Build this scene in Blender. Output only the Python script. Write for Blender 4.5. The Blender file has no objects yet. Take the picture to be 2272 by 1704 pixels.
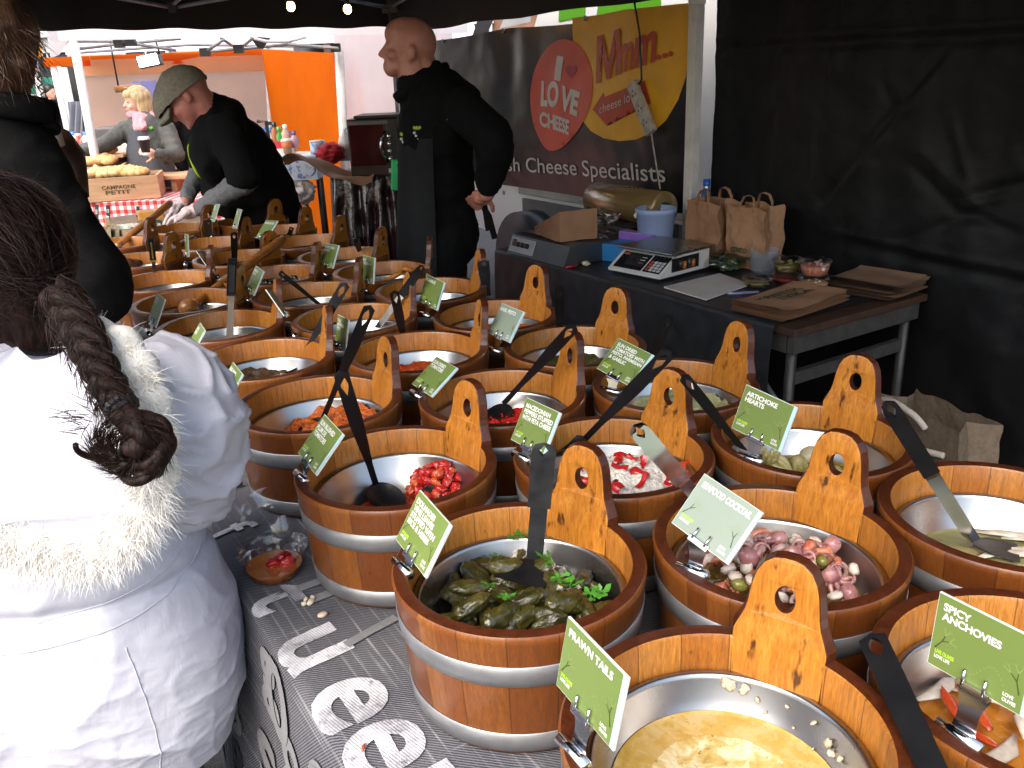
import bpy, bmesh, math, random
from mathutils import Vector, Matrix, Quaternion, noise
random.seed(7)
SC = bpy.context.scene
COL = SC.collection
R = math.radians
# ---------------------------------------------------------------- camera, sky, sun, exposure
CAMH = 1.58
FPX, TH, RO = 1900.0, R(20.0), R(2.3)
_fwd = Vector((0, math.cos(TH), -math.sin(TH)))
_u0 = Vector((0, math.sin(TH), math.cos(TH)))
_rt = math.cos(RO) * Vector((1, 0, 0)) - math.sin(RO) * _u0
_dn = -math.sin(RO) * Vector((1, 0, 0)) - math.cos(RO) * _u0
cam_d = bpy.data.cameras.new('camera')
cam_d.sensor_width = 36.0
cam_d.lens = FPX / 2272 * 36
cam_d.clip_start = 0.02
cam_d.clip_end = 400
cam = bpy.data.objects.new('camera', cam_d)
COL.objects.link(cam)
cam.matrix_world = Matrix(((_rt.x, -_dn.x, -_fwd.x, 0), (_rt.y, -_dn.y, -_fwd.y, 0), (_rt.z, -_dn.z, -_fwd.z, CAMH), (0, 0, 0, 1)))
SC.camera = cam
world = bpy.data.worlds.new('World')
SC.world = world
world.use_nodes = True
wn = world.node_tree.nodes
sky = wn.new('ShaderNodeTexSky')
sky.sky_type = 'NISHITA'
sky.sun_disc = False
SUN_EL, SUN_AZ = R(50), R(210)          # azimuth clockwise from +Y: the light comes over the customers' shoulders
sky.sun_elevation = SUN_EL
sky.sun_rotation = SUN_AZ
sky.air_density = 1.4
sky.dust_density = 4.0
sky.ozone_density = 1.0
wn['Background'].inputs[1].default_value = 0.15
world.node_tree.links.new(sky.outputs[0], wn['Background'].inputs[0])
sun_d = bpy.data.lights.new('sun', 'SUN')
sun_d.energy = 1.25
sun_d.angle = R(55)
sun_d.color = (1.0, 0.96, 0.9)
sun = bpy.data.objects.new('sun', sun_d)
COL.objects.link(sun)
_sv = Vector((math.sin(SUN_AZ) * math.cos(SUN_EL), math.cos(SUN_AZ) * math.cos(SUN_EL), math.sin(SUN_EL)))
sun.rotation_euler = _sv.to_track_quat('Z', 'Y').to_euler()
SC.view_settings.view_transform = 'Standard'
SC.view_settings.look = 'None'
SC.view_settings.exposure = 1.6
SC.view_settings.gamma = 1.0
SC.cycles.max_bounces = 8
SC.cycles.transparent_max_bounces = 48
SC.cycles.sample_clamp_indirect = 6

# ---------------------------------------------------------------- stall frame: s runs along the stall away from the viewer, n towards the back wall
TV = Vector((-.53, .848, 0)); NV = Vector((.848, .53, 0)); TV.normalize(); NV.normalize()
ZV = Vector((0, 0, 1))
def W(s, n, z=0.0): return TV * s + NV * n + Vector((0, 0, z))
def ray(u, v): return (_fwd * FPX + _rt * (u - 1136) + _dn * (v - 852)).normalized()
CO = Vector((0, 0, CAMH))
def PZ(u, v, z):
    w = ray(u, v); return CO + w * ((z - CAMH) / w.z)
def PNn(u, v, n):
    w = ray(u, v); return CO + w * (n / w.dot(NV))
def PSs(u, v, s):
    w = ray(u, v); return CO + w * (s / w.dot(TV))
def PYy(u, v, y):
    w = ray(u, v); return CO + w * (y / w.y)
def PL(u, v, B, L, near=True):
    """point on the sight line through (u,v) at distance L from B"""
    w = ray(u, v); d = CO - B; b = w.dot(d); c = d.dot(d) - L * L; q = b * b - c
    if q < 0: return CO + w * (-b)
    q = math.sqrt(q); return CO + w * ((-b - q) if near else (-b + q))

# ---------------------------------------------------------------- mesh helpers
class MB:
    def __init__(s): s.v = []; s.f = []; s.m = []; s.sm = []
    def add(s, vs, fs, mat=0, smooth=True):
        o = len(s.v); s.v += [tuple(p) for p in vs]
        for f in fs: s.f.append([i + o for i in f]); s.m.append(mat); s.sm.append(smooth)
        return s
    def box(s, c, d, rot=None, mat=0, bev=0.0):
        x, y, z = d[0] / 2, d[1] / 2, d[2] / 2
        if bev > 0:
            bm = bmesh.new(); bmesh.ops.create_cube(bm, size=1)
            for v in bm.verts: v.co = Vector((v.co.x * d[0], v.co.y * d[1], v.co.z * d[2]))
            bmesh.ops.bevel(bm, geom=bm.edges[:], offset=bev, segments=2, profile=.6, affect='EDGES')
            bm.verts.index_update()
            vs = [v.co.copy() for v in bm.verts]; fs = [[v.index for v in f.verts] for f in bm.faces]; bm.free()
        else:
            vs = [Vector((a * x, b * y, e * z)) for a in (-1, 1) for b in (-1, 1) for e in (-1, 1)]
            fs = [(0, 1, 3, 2), (4, 6, 7, 5), (0, 4, 5, 1), (2, 3, 7, 6), (0, 2, 6, 4), (1, 5, 7, 3)]
        c = Vector(c)
        if rot is not None: vs = [rot @ v for v in vs]
        return s.add([v + c for v in vs], fs, mat, False)
    def tube(s, pts, rad, seg=8, mat=0, caps=True, flat=None):
        """tapered tube; flat = (a, b) scales of the section along side/normal"""
        pts = [Vector(p) for p in pts]; n = len(pts)
        if not hasattr(rad, '__len__'): rad = [rad] * n
        vs = []; ref = None
        for i, p in enumerate(pts):
            t = (pts[min(i + 1, n - 1)] - pts[max(i - 1, 0)]).normalized()
            if ref is None: ref = Vector((0, 0, 1)) if abs(t.z) < .9 else Vector((1, 0, 0))
            a = (ref - t * ref.dot(t)).normalized(); b = t.cross(a); ref = a
            r = rad[i]; fa, fb = flat or (1, 1)
            for k in range(seg):
                q = 2 * math.pi * k / seg; vs.append(p + a * (r * fa * math.cos(q)) + b * (r * fb * math.sin(q)))
        fs = [(i * seg + k, i * seg + (k + 1) % seg, (i + 1) * seg + (k + 1) % seg, (i + 1) * seg + k) for i in range(n - 1) for k in range(seg)]
        if caps: fs += [tuple(range(seg))[::-1], tuple((n - 1) * seg + k for k in range(seg))]
        return s.add(vs, fs, mat, True)
    def lathe(s, prof, seg=48, mat=0, c=(0, 0, 0), closed=False, smooth=True, sx=1, sy=1, M=None):
        c = Vector(c); n = len(prof); vs = []
        for r, z in prof:
            for k in range(seg):
                a = 2 * math.pi * k / seg; p = Vector((r * math.cos(a) * sx, r * math.sin(a) * sy, z))
                vs.append((M @ p if M else p) + c)
        fs = []
        for i in range(n if closed else n - 1):
            j = (i + 1) % n
            for k in range(seg): fs.append((i * seg + k, i * seg + (k + 1) % seg, j * seg + (k + 1) % seg, j * seg + k))
        return s.add(vs, fs, mat, smooth)
    def disc(s, r, z, seg=48, mat=0, c=(0, 0, 0)):
        c = Vector(c); vs = [Vector((r * math.cos(2 * math.pi * k / seg), r * math.sin(2 * math.pi * k / seg), z)) + c for k in range(seg)]
        return s.add(vs, [tuple(range(seg))], mat, False)
    def ball(s, c, r, seg=12, rings=8, mat=0, M=None, fn=None):
        if not hasattr(r, '__len__'): r = (r, r, r)
        c = Vector(c); vs = []
        def pt(th, ph):
            d = Vector((math.sin(th) * math.cos(ph), math.sin(th) * math.sin(ph), math.cos(th)))
            p = Vector((d.x * r[0], d.y * r[1], d.z * r[2]))
            if fn: p = fn(p, d)
            return (M @ p if M else p) + c
        vs.append(pt(0, 0))
        for i in range(1, rings):
            for k in range(seg): vs.append(pt(math.pi * i / rings, 2 * math.pi * k / seg))
        vs.append(pt(math.pi, 0)); fs = []
        for k in range(seg): fs.append((0, 1 + k, 1 + (k + 1) % seg))
        for i in range(rings - 2):
            for k in range(seg):
                a = 1 + i * seg + k; b = 1 + i * seg + (k + 1) % seg
                fs.append((a, a + seg, b + seg, b))
        L = len(vs) - 1; o = 1 + (rings - 2) * seg
        for k in range(seg): fs.append((L, o + (k + 1) % seg, o + k))
        return s.add(vs, fs, mat, True)
    def grid(s, fn, nu, nv, mat=0, smooth=True, closeu=False):
        vs = [fn(i / (nu - (0 if closeu else 1)), j / (nv - 1)) for j in range(nv) for i in range(nu)]
        fs = []
        for j in range(nv - 1):
            for i in range(nu if closeu else nu - 1):
                i2 = (i + 1) % nu; fs.append((j * nu + i, j * nu + i2, (j + 1) * nu + i2, (j + 1) * nu + i))
        return s.add(vs, fs, mat, smooth)
    def poly(s, pts, thick_vec=None, mat=0):
        pts = [Vector(p) for p in pts]; n = len(pts)
        if thick_vec is None: return s.add(pts, [tuple(range(n))], mat, False)
        t = Vector(thick_vec)
        fs = [tuple(range(n)), tuple(range(2 * n - 1, n - 1, -1))] + [(i, i + n, (i + 1) % n + n, (i + 1) % n) for i in range(n)]
        return s.add(pts + [p + t for p in pts], fs, mat, False)
    def mesh(s, name, mats):
        me = bpy.data.meshes.new(name); me.from_pydata(s.v, [], s.f)
        for m in (mats if isinstance(mats, (list, tuple)) else [mats]): me.materials.append(m)
        me.polygons.foreach_set('material_index', s.m); me.polygons.foreach_set('use_smooth', s.sm)
        me.update(); return me
    def build(s, name, mats, parent=None, fixn=True):
        me = s.mesh(name, mats)
        if fixn:
            bm = bmesh.new(); bm.from_mesh(me); bmesh.ops.recalc_face_normals(bm, faces=bm.faces[:]); bm.to_mesh(me); bm.free()
        o = bpy.data.objects.new(name, me); COL.objects.link(o)
        if parent is not None: o.parent = parent
        return o
def tag(o, label=None, cat=None, group=None, kind=None):
    if label: o['label'] = label
    if cat: o['category'] = cat
    if group: o['group'] = group
    if kind: o['kind'] = kind
    return o
def thing(name, label, cat, loc=(0, 0, 0), rz=0.0, group=None):
    o = bpy.data.objects.new(name, None); COL.objects.link(o); o.empty_display_size = .05
    o.location = loc; o.rotation_euler = (0, 0, rz)
    return tag(o, label, cat, group)
def inst(name, me, loc, rot=None, sc=None, parent=None):
    o = bpy.data.objects.new(name, me); COL.objects.link(o); o.location = loc
    if rot is not None:
        o.rotation_mode = 'QUATERNION'; o.rotation_quaternion = rot
    if sc is not None: o.scale = sc if hasattr(sc, '__len__') else (sc, sc, sc)
    if parent is not None: o.parent = parent
    return o
def rq():
    return Quaternion((random.gauss(0, 1), random.gauss(0, 1), random.gauss(0, 1), random.gauss(0, 1))).normalized()
def nz(p, sc=1.0, seed=0.0): return noise.noise(Vector((p[0] * sc + seed * 7.3, p[1] * sc - seed * 3.1, p[2] * sc + seed * 11.7)))
def fbm(p, sc=1.0, seed=0.0, o=4):
    a = 1.0; t = 0; f = sc
    for i in range(o): t += a * nz(p, f, seed + i); a *= .5; f *= 2.03
    return t
_tc = {}
def text_geo(body, bold=0.0, shear=0.0, space=1.0):
    key = (body, bold, shear, space)
    if key in _tc: return _tc[key]
    cu = bpy.data.curves.new('t', 'FONT'); cu.body = body; cu.size = 1; cu.offset = bold; cu.shear = shear; cu.resolution_u = 5
    cu.space_character = space; cu.space_line = .82
    ob = bpy.data.objects.new('t', cu)
    me = bpy.data.meshes.new_from_object(ob)
    vs = [v.co.copy() for v in me.vertices]; fs = [list(p.vertices) for p in me.polygons]
    bpy.data.objects.remove(ob); bpy.data.curves.remove(cu); bpy.data.meshes.remove(me)
    x0 = min(v.x for v in vs); x1 = max(v.x for v in vs); y0 = min(v.y for v in vs); y1 = max(v.y for v in vs)
    _tc[key] = (vs, fs, x0, x1, y0, y1); return _tc[key]
def text_quad(mb, body, o, ex, ey, mat=0, bold=0.0, shear=0.0, space=1.0, warp=None):
    """text stretched to the parallelogram o, o+ex, o+ey"""
    vs, fs, x0, x1, y0, y1 = text_geo(body, bold, shear, space)
    o = Vector(o); ex = Vector(ex); ey = Vector(ey); out = []
    for v in vs:
        a = (v.x - x0) / max(x1 - x0, 1e-6); b = (v.y - y0) / max(y1 - y0, 1e-6)
        p = o + ex * a + ey * b
        out.append(warp(p) if warp else p)
    mb.add(out, fs, mat, False)
def text_line(mb, body, o, ux, uy, size, mat=0, bold=0.0, shear=0.0):
    """text at natural proportions; size = cap height"""
    vs, fs, x0, x1, y0, y1 = text_geo(body, bold, shear)
    k = size / .7; o = Vector(o)
    mb.add([o + Vector(ux) * ((v.x - x0) * k) + Vector(uy) * (v.y * k) for v in vs], fs, mat, False)
    return (x1 - x0) * k

# ---------------------------------------------------------------- materials
def new_mat(name):
    m = bpy.data.materials.new(name); m.use_nodes = True
    return m, m.node_tree, m.node_tree.nodes['Principled BSDF']
def nd(nt, t, **k):
    n = nt.nodes.new(t)
    for a, b in k.items(): setattr(n, a, b)
    return n
def lk(nt, a, b): nt.links.new(a, b)
def mathn(nt, op, a, b=None, c=None):
    n = nd(nt, 'ShaderNodeMath', operation=op)
    for i, x in enumerate((a, b, c)):
        if x is None: continue
        if hasattr(x, 'is_linked'): lk(nt, x, n.inputs[i])
        else: n.inputs[i].default_value = x
    return n.outputs[0]
def ramp(nt, fac, stops, interp='LINEAR'):
    n = nd(nt, 'ShaderNodeValToRGB'); e = n.color_ramp; e.interpolation = interp
    while len(e.elements) < len(stops): e.elements.new(.5)
    for i, (p, c) in enumerate(stops):
        e.elements[i].position = p; e.elements[i].color = (*c, 1) if len(c) == 3 else c
    if fac is not None: lk(nt, fac, n.inputs[0])
    return n.outputs[0]
def mixc(nt, f, a, b, mode='MIX'):
    n = nd(nt, 'ShaderNodeMix', data_type='RGBA', blend_type=mode)
    for i, x in ((0, f), (6, a), (7, b)):
        if hasattr(x, 'is_linked'): lk(nt, x, n.inputs[i])
        elif i == 0: n.inputs[0].default_value = x
        else: n.inputs[i].default_value = (*x, 1) if len(x) == 3 else x
    return n.outputs[2]
def coords(nt, kind='Object', scale=(1, 1, 1), obrand=True):
    tc = nd(nt, 'ShaderNodeTexCoord'); mp = nd(nt, 'ShaderNodeMapping'); mp.inputs['Scale'].default_value = scale
    lk(nt, tc.outputs[kind], mp.inputs[0])
    if obrand:
        oi = nd(nt, 'ShaderNodeObjectInfo'); cx = nd(nt, 'ShaderNodeCombineXYZ')
        m = mathn(nt, 'MULTIPLY', oi.outputs['Random'], 37.0)
        lk(nt, m, cx.inputs[0]); lk(nt, m, cx.inputs[1]); lk(nt, cx.outputs[0], mp.inputs['Location'])
    return mp.outputs[0]
def noisen(nt, vec, scale=5, detail=4, rough=.55, dist=0):
    n = nd(nt, 'ShaderNodeTexNoise'); n.inputs['Scale'].default_value = scale; n.inputs['Detail'].default_value = detail
    n.inputs['Roughness'].default_value = rough; n.inputs['Distortion'].default_value = dist
    if vec is not None: lk(nt, vec, n.inputs['Vector'])
    return n.outputs['Fac']
def bumpn(nt, bs, h, strength=.3, dist=.01):
    b = nd(nt, 'ShaderNodeBump'); b.inputs['Strength'].default_value = strength; b.inputs['Distance'].default_value = dist
    lk(nt, h, b.inputs['Height']); lk(nt, b.outputs[0], bs.inputs['Normal'])
def pm(name, c1, c2=None, scale=20, rough=.5, metal=0, bump=.15, bd=.003, bscale=None, spec=.5, trans=0, coat=0, sss=0, stretch=(1, 1, 1), lo=.35, hi=.65, alpha=None, detail=4, rvar=.12):
    """general surface: two tones mixed by noise, a bump, uneven gloss"""
    m, nt, b = new_mat(name)
    if c2 is None: c2 = tuple(x * .75 for x in c1)
    v = coords(nt, 'Object', stretch)
    f = noisen(nt, v, scale, detail)
    lk(nt, ramp(nt, f, [(lo, c2), (hi, c1)]), b.inputs['Base Color'])
    h = noisen(nt, v, bscale or scale * 3, 5)
    if bump: bumpn(nt, b, h, bump, bd)
    lk(nt, mathn(nt, 'MULTIPLY_ADD', f, rvar, rough - rvar / 2), b.inputs['Roughness'])
    b.inputs['Metallic'].default_value = metal
    b.inputs['Specular IOR Level'].default_value = spec
    b.inputs['Transmission Weight'].default_value = trans
    b.inputs['Coat Weight'].default_value = coat; b.inputs['Coat Roughness'].default_value = .15
    if sss:
        b.inputs['Subsurface Weight'].default_value = sss; b.inputs['Subsurface Radius'].default_value = (.01, .004, .002)
    if alpha is not None: b.inputs['Alpha'].default_value = alpha
    return m
def sr(r, g, b):
    def f(x):
        x /= 255; return x / 12.92 if x <= .04045 else ((x + .055) / 1.055) ** 2.4
    return (f(r), f(g), f(b))
def glow(name, col, st):
    m, nt, b = new_mat(name); b.inputs['Base Color'].default_value = (*col, 1)
    b.inputs['Emission Color'].default_value = (*col, 1); b.inputs['Emission Strength'].default_value = st; return m
def clearmat(name, tint=(1, 1, 1), gl=.06, rough=.08):
    """thin clear plastic film or wall"""
    m, nt, b = new_mat(name); nt.nodes.remove(b); out = nt.nodes['Material Output']
    t = nd(nt, 'ShaderNodeBsdfTransparent'); t.inputs[0].default_value = (*tint, 1)
    g = nd(nt, 'ShaderNodeBsdfGlossy'); g.inputs['Roughness'].default_value = rough
    fr = nd(nt, 'ShaderNodeLayerWeight'); fr.inputs[0].default_value = .35
    v = coords(nt, 'Object'); bn = nd(nt, 'ShaderNodeBump'); bn.inputs['Strength'].default_value = .06; bn.inputs['Distance'].default_value = .0006
    lk(nt, noisen(nt, v, 40, 3), bn.inputs['Height']); lk(nt, bn.outputs[0], g.inputs['Normal'])
    f = mathn(nt, 'MULTIPLY_ADD', fr.outputs['Fresnel'], .35, gl)
    mx = nd(nt, 'ShaderNodeMixShader'); lk(nt, f, mx.inputs[0]); lk(nt, t.outputs[0], mx.inputs[1]); lk(nt, g.outputs[0], mx.inputs[2])
    lk(nt, mx.outputs[0], out.inputs[0]); return m
def wood_stave(name, tones, nst, rim=False):
    """varnished staves round an upright axis: each stave its own tone, upright grain, dark joints and a few stains"""
    m, nt, b = new_mat(name)
    tc = nd(nt, 'ShaderNodeTexCoord'); sp = nd(nt, 'ShaderNodeSeparateXYZ'); lk(nt, tc.outputs['Object'], sp.inputs[0])
    oi = nd(nt, 'ShaderNodeObjectInfo'); rnd = mathn(nt, 'MULTIPLY', oi.outputs['Random'], 91.0)
    an = mathn(nt, 'ARCTAN2', sp.outputs[1], sp.outputs[0])
    a = mathn(nt, 'MULTIPLY_ADD', an, nst / (2 * math.pi), nst)
    wob = noisen(nt, None, 1); 
    fl = mathn(nt, 'FLOOR', a); fr = mathn(nt, 'FRACT', a)
    wn_ = nd(nt, 'ShaderNodeTexWhiteNoise', noise_dimensions='1D'); lk(nt, mathn(nt, 'ADD', fl, rnd), wn_.inputs['W'])
    base = ramp(nt, wn_.outputs['Value'], [(i / (len(tones) - 1), t) for i, t in enumerate(tones)])
    cx = nd(nt, 'ShaderNodeCombineXYZ')
    lk(nt, mathn(nt, 'ADD', mathn(nt, 'MULTIPLY', an, 9.0), rnd), cx.inputs[0])
    lk(nt, mathn(nt, 'MULTIPLY', sp.outputs[2], 5.0), cx.inputs[2])
    rr = mathn(nt, 'POWER', mathn(nt, 'ADD', mathn(nt, 'POWER', sp.outputs[0], 2.0), mathn(nt, 'POWER', sp.outputs[1], 2.0)), .5)
    lk(nt, mathn(nt, 'MULTIPLY_ADD', rr, 45.0, wn_.outputs['Value']), cx.inputs[1])
    g1 = noisen(nt, cx.outputs[0], 3.2, 6, .65, .6)
    g2 = noisen(nt, cx.outputs[0], 14, 3, .6)
    col = mixc(nt, mathn(nt, 'MULTIPLY', ramp(nt, g1, [(.38, (1, 1, 1)), (.62, (0, 0, 0))]), .42), base, (.09, .03, .008))
    col = mixc(nt, mathn(nt, 'MULTIPLY', ramp(nt, g2, [(.42, (1, 1, 1)), (.58, (0, 0, 0))]), .28), col, (.06, .018, .005))
    # stains
    cs = nd(nt, 'ShaderNodeCombineXYZ'); lk(nt, mathn(nt, 'ADD', mathn(nt, 'MULTIPLY', an, 9.0), rnd), cs.inputs[0]); lk(nt, mathn(nt, 'MULTIPLY', sp.outputs[2], 22.0), cs.inputs[2])
    st = noisen(nt, cs.outputs[0], 2.2, 3, .5)
    col = mixc(nt, mathn(nt, 'MULTIPLY', ramp(nt, st, [(.66, (0, 0, 0)), (.74, (1, 1, 1))]), .55), col, (.035, .01, .004))
    jl = mathn(nt, 'LESS_THAN', mathn(nt, 'ABSOLUTE', mathn(nt, 'SUBTRACT', fr, .5)), .487)
    col = mixc(nt, jl, mixc(nt, .6, col, (.03, .012, .004)), col)
    lk(nt, col, b.inputs['Base Color'])
    hh = mathn(nt, 'ADD', mathn(nt, 'MULTIPLY', g1, .5), mathn(nt, 'MULTIPLY', jl, 1.0))
    bumpn(nt, b, hh, .25, .0015)
    lk(nt, mathn(nt, 'MULTIPLY_ADD', g1, .25, .24), b.inputs['Roughness'])
    b.inputs['Coat Weight'].default_value = .18; b.inputs['Coat Roughness'].default_value = .18; b.inputs['Specular IOR Level'].default_value = .35
    return m
def wood_plank(name, c1, c2, c3, spots=.7, grain=(60, 60, 5)):
    m, nt, b = new_mat(name)
    v = coords(nt, 'Object', grain)
    g1 = noisen(nt, v, 1.6, 6, .65, .5); g2 = noisen(nt, v, 6, 4, .6)
    col = mixc(nt, ramp(nt, g1, [(.35, (0, 0, 0)), (.65, (1, 1, 1))]), c2, c1)
    col = mixc(nt, mathn(nt, 'MULTIPLY', ramp(nt, g2, [(.4, (1, 1, 1)), (.55, (0, 0, 0))]), .35), col, c3)
    v2 = coords(nt, 'Object', (60, 60, 22)); s = noisen(nt, v2, .9, 3, .5)
    col = mixc(nt, mathn(nt, 'MULTIPLY', ramp(nt, s, [(.62, (0, 0, 0)), (.71, (1, 1, 1))]), spots), col, tuple(x * .25 for x in c3))
    lk(nt, col, b.inputs['Base Color']); bumpn(nt, b, g1, .2, .0015)
    lk(nt, mathn(nt, 'MULTIPLY_ADD', g1, .25, .25), b.inputs['Roughness'])
    b.inputs['Coat Weight'].default_value = .14; b.inputs['Coat Roughness'].default_value = .2; b.inputs['Specular IOR Level'].default_value = .35
    return m
# ================================================================ structure
M_asph = pm('asphalt', (.07, .068, .066), (.035, .034, .034), 60, .85, bump=.5, bd=.01)
M_blackfab = pm('black_canvas', (.010, .010, .011), (.006, .006, .007), 30, .75, bump=.3)
M_alu = pm('grey_aluminium', (.36, .36, .37), (.26, .26, .27), 12, .45, .6)
M_aludark = pm('dull_steel', (.10, .10, .105), (.06, .06, .065), 12, .5, .5)
M_whitepost = pm('white_post_paint', (.72, .70, .68), (.6, .58, .56), 14, .45)
M_black = pm('black_plastic', (.012, .012, .013), (.008, .008, .009), 30, .4)
M_dark = pm('dark_grey', (.03, .03, .032), (.02, .02, .022), 20, .6)

g = MB(); g.grid(lambda a, b: Vector((-90 + 180 * a, -30 + 180 * b, 0)), 2, 2)
o = g.build('ground', M_asph); tag(o, kind='structure')

# ---- black gazebo over the stall
GS0, GS1, GN0, GN1 = -.02, 6.05, -.12, 2.88
gz = thing('black_gazebo', 'black canvas market gazebo on grey metal legs covering the whole olive stall', 'gazebo', W(3, 1.38, 0))
_gi = Matrix.Translation(-W(3, 1.38, 0))
def LW(s, n, z, o=W(3, 1.38, 0)): return W(s, n, z) - o
m = MB()
def roof(a, b):
    s = GS0 + (GS1 - GS0) * a; n = GN0 + (GN1 - GN0) * b
    ds = min(a, 1 - a) * 2; dn = min(b, 1 - b) * 2
    z = 2.34 + .62 * min(1, min(ds * 2, dn)) - .05 * math.sin(math.pi * min(1, ds * 2)) * math.sin(math.pi * dn)
    return LW(s, n, z)
m.grid(roof, 41, 21); m.build('roof_canvas', M_blackfab, gz)
def valance(p0, p1, zb, name='valance'):
    m = MB(); d = (Vector(p1) - Vector(p0)); nrm = Vector((-d.y, d.x, 0)).normalized(); k = 60
    def f(a, b):
        z = zb + (2.36 - zb) * b + .006 * math.sin(a * 41) * (1 - b)
        return Vector(p0) + d * a + nrm * (.012 * math.sin(a * 55 + 1) * (1 - b)) + Vector((0, 0, z))
    m.grid(f, k, 4); return m.build(name, M_blackfab, gz, False)
valance(LW(GS1 + .015, GN0, 0), LW(GS1 + .015, GN1, 0), 1.915)
valance(LW(GS0, GN1 + .03, 0), LW(GS1, GN1 + .03, 0), 1.872)
valance(LW(GS0, GN0 - .02, 0), LW(GS1, GN0 - .02, 0), 2.08)
def bar(mb, a, b, w=.03, mat=0):
    a = Vector(a); b = Vector(b); mb.tube([a, b], w * .7, 4, mat)
def leg(s, n, mat, z1=2.34, w=.05):
    m = MB(); p = LW(s, n, 0); m.box((p.x, p.y, z1 / 2), (w, w, z1), Matrix.Rotation(math.atan2(TV.y, TV.x), 3, 'Z'), 0, .004)
    m.box((p.x, p.y, .012), (.12, .12, .02)); m.box((p.x, p.y, 1.86), (w + .014, w + .014, .07)); return m.build('leg', mat, gz)
for s in (GS0 + .05, 2.97, GS1 - .04):
    leg(s, GN0 + .03, M_alu)
    leg(s, GN1 + (.0 if s != 2.97 else .0), M_whitepost if s == 2.97 else M_aludark)
def truss(p, q, zlo=2.035, zhi=2.28, units=2):
    m = MB(); p = Vector(p); q = Vector(q)
    for i in range(units):
        a = p.lerp(q, i / units); c = p.lerp(q, (i + 1) / units)
        lo, hi = (zhi, zlo) if i % 2 == 0 else (zlo, zhi)
        off = Vector((0, 0, 0)) + (TV if abs((q - p).dot(NV)) > 1 else NV) * .02
        bar(m, a + ZV * lo, c + ZV * hi, .018); bar(m, a + off + ZV * (zhi + zlo - lo), c + off + ZV * (zhi + zlo - hi), .018)
        m.box(c + ZV * zlo, (.05, .05, .06), None, 1)
    return m.build('truss', [M_alu, M_black], gz)
truss(LW(GS1 - .06, GN0, 0), LW(GS1 - .06, GN1, 0))
truss(LW(2.97, GN1 - .03, 0), LW(GS1, GN1 - .03, 0))
truss(LW(GS0, GN0 + .03, 0), LW(2.97, GN0 + .03, 0)); truss(LW(2.97, GN0 + .03, 0), LW(GS1, GN0 + .03, 0))
m = MB(); bar(m, LW(GS1 - .06, 1.38, 2.05), LW(3.0, 1.38, 2.30), .018); bar(m, LW(GS1 - .06, 1.38, 2.25), LW(4.5, 1.38, 2.62), .018); m.build('truss', M_alu, gz)

# ---- bulbs on a cable
M_bulb = glow('bulb_glow', (1.0, .55, .2), 14.0)
M_cable = M_black
m = MB()
cable = []
for i in range(30):
    a = i / 29; cable.append(W(5.2, -.1 + a * 2.9, 2.30 - .04 * math.sin(a * math.pi * 3) ** 2))
m.tube(cable, .005, 5); o = m.build('festoon_cable', M_cable)
tag(o, 'black cable strung under the gazebo roof carrying the two lit bulbs', 'cable')
for i, (u, v) in enumerate(((645, 14), (771, 20))):
    p = PSs(u, v, 5.2)
    t = thing('light_bulb', ('left' if i == 0 else 'right') + ' one of the two glowing bare bulbs under the black roof', 'light bulb', p, group='bare bulbs under the gazebo roof')
    m = MB(); m.ball((0, 0, 0), (.024, .024, .028), 16, 10); m.build('glass', M_bulb, t)
    m = MB(); m.lathe([(.0, .062), (.013, .062), (.015, .028), (.012, .022), (0, .022)], 12); m.tube([(0, 0, .06), (0, 0, 2.29 - p.z)], .003, 5); m.build('socket', M_black, t)

# ---- black tarpaulin back wall
def creasev(s, z):
    q = 0
    def cr(a, b, w, h):
        h *= .5
        ax, az = a; bx, bz = b; dx, dz = bx - ax, bz - az; L2 = dx * dx + dz * dz
        t = max(0, min(1, ((s - ax) * dx + (z - az) * dz) / L2)); px, pz = ax + t * dx, az + t * dz
        d = math.hypot(s - px, z - pz); tp = math.sin(math.pi * min(1, max(0, t * .96 + .02))) ** .4
        return h * tp * math.exp(-(d / w) ** 2)
    q += cr((3.0, 1.62), (.6, 1.60), .018, .016) + cr((3.0, 1.66), (.6, 1.64), .012, -.012)
    q += cr((2.2, .86), (1.0, .80), .025, .022) + cr((2.3, .90), (1.3, .85), .012, -.014)
    q += cr((1.85, 1.58), (2.32, 1.0), .016, .022) + cr((1.83, 1.56), (2.29, 1.0), .012, -.014)
    q += cr((1.95, 1.2), (1.72, 1.02), .02, .02) + cr((1.9, 1.24), (1.66, 1.06), .014, -.016)
    q += cr((1.72, 1.08), (1.45, 1.18), .02, .024) + cr((1.74, 1.04), (1.5, .98), .016, .018)
    q += cr((1.95, .9), (1.45, 1.14), .03, .02) + cr((1.8, 1.34), (1.7, 1.12), .016, -.016)
    q += cr((2.1, 1.5), (2.04, 1.4), .014, .014) + cr((2.55, 1.9), (2.62, .9), .012, .008) + cr((2.3, 1.9), (2.36, 1.05), .014, .009)
    q += cr((1.9, 1.9), (1.5, 2.1), .06, .03) + cr((2.8, 1.7), (2.8, .9), .01, .007)
    q += .025 * nz((s, z, 0), 1.6, 3) + .010 * nz((s * 1.6, z, 1), 5, 4) + .003 * fbm((s, z, 2), 14, 5, 3)
    return q
m = MB()
m.grid(lambda a, b: W(2.94 - 3.3 * a, 2.975 + creasev(2.94 - 3.3 * a, 2.3 * b), .02 + 2.3 * b), 240, 170)
M_tarp = pm('black_tarpaulin', (.005, .005, .006), (.003, .003, .0035), 8, .52, bump=.25, bd=.004, bscale=90, spec=.28)
o = m.build('tarpaulin_wall', M_tarp, None, False)
tag(o, 'creased shiny black tarpaulin hung as the back wall right of the white post', 'tarpaulin')

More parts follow.
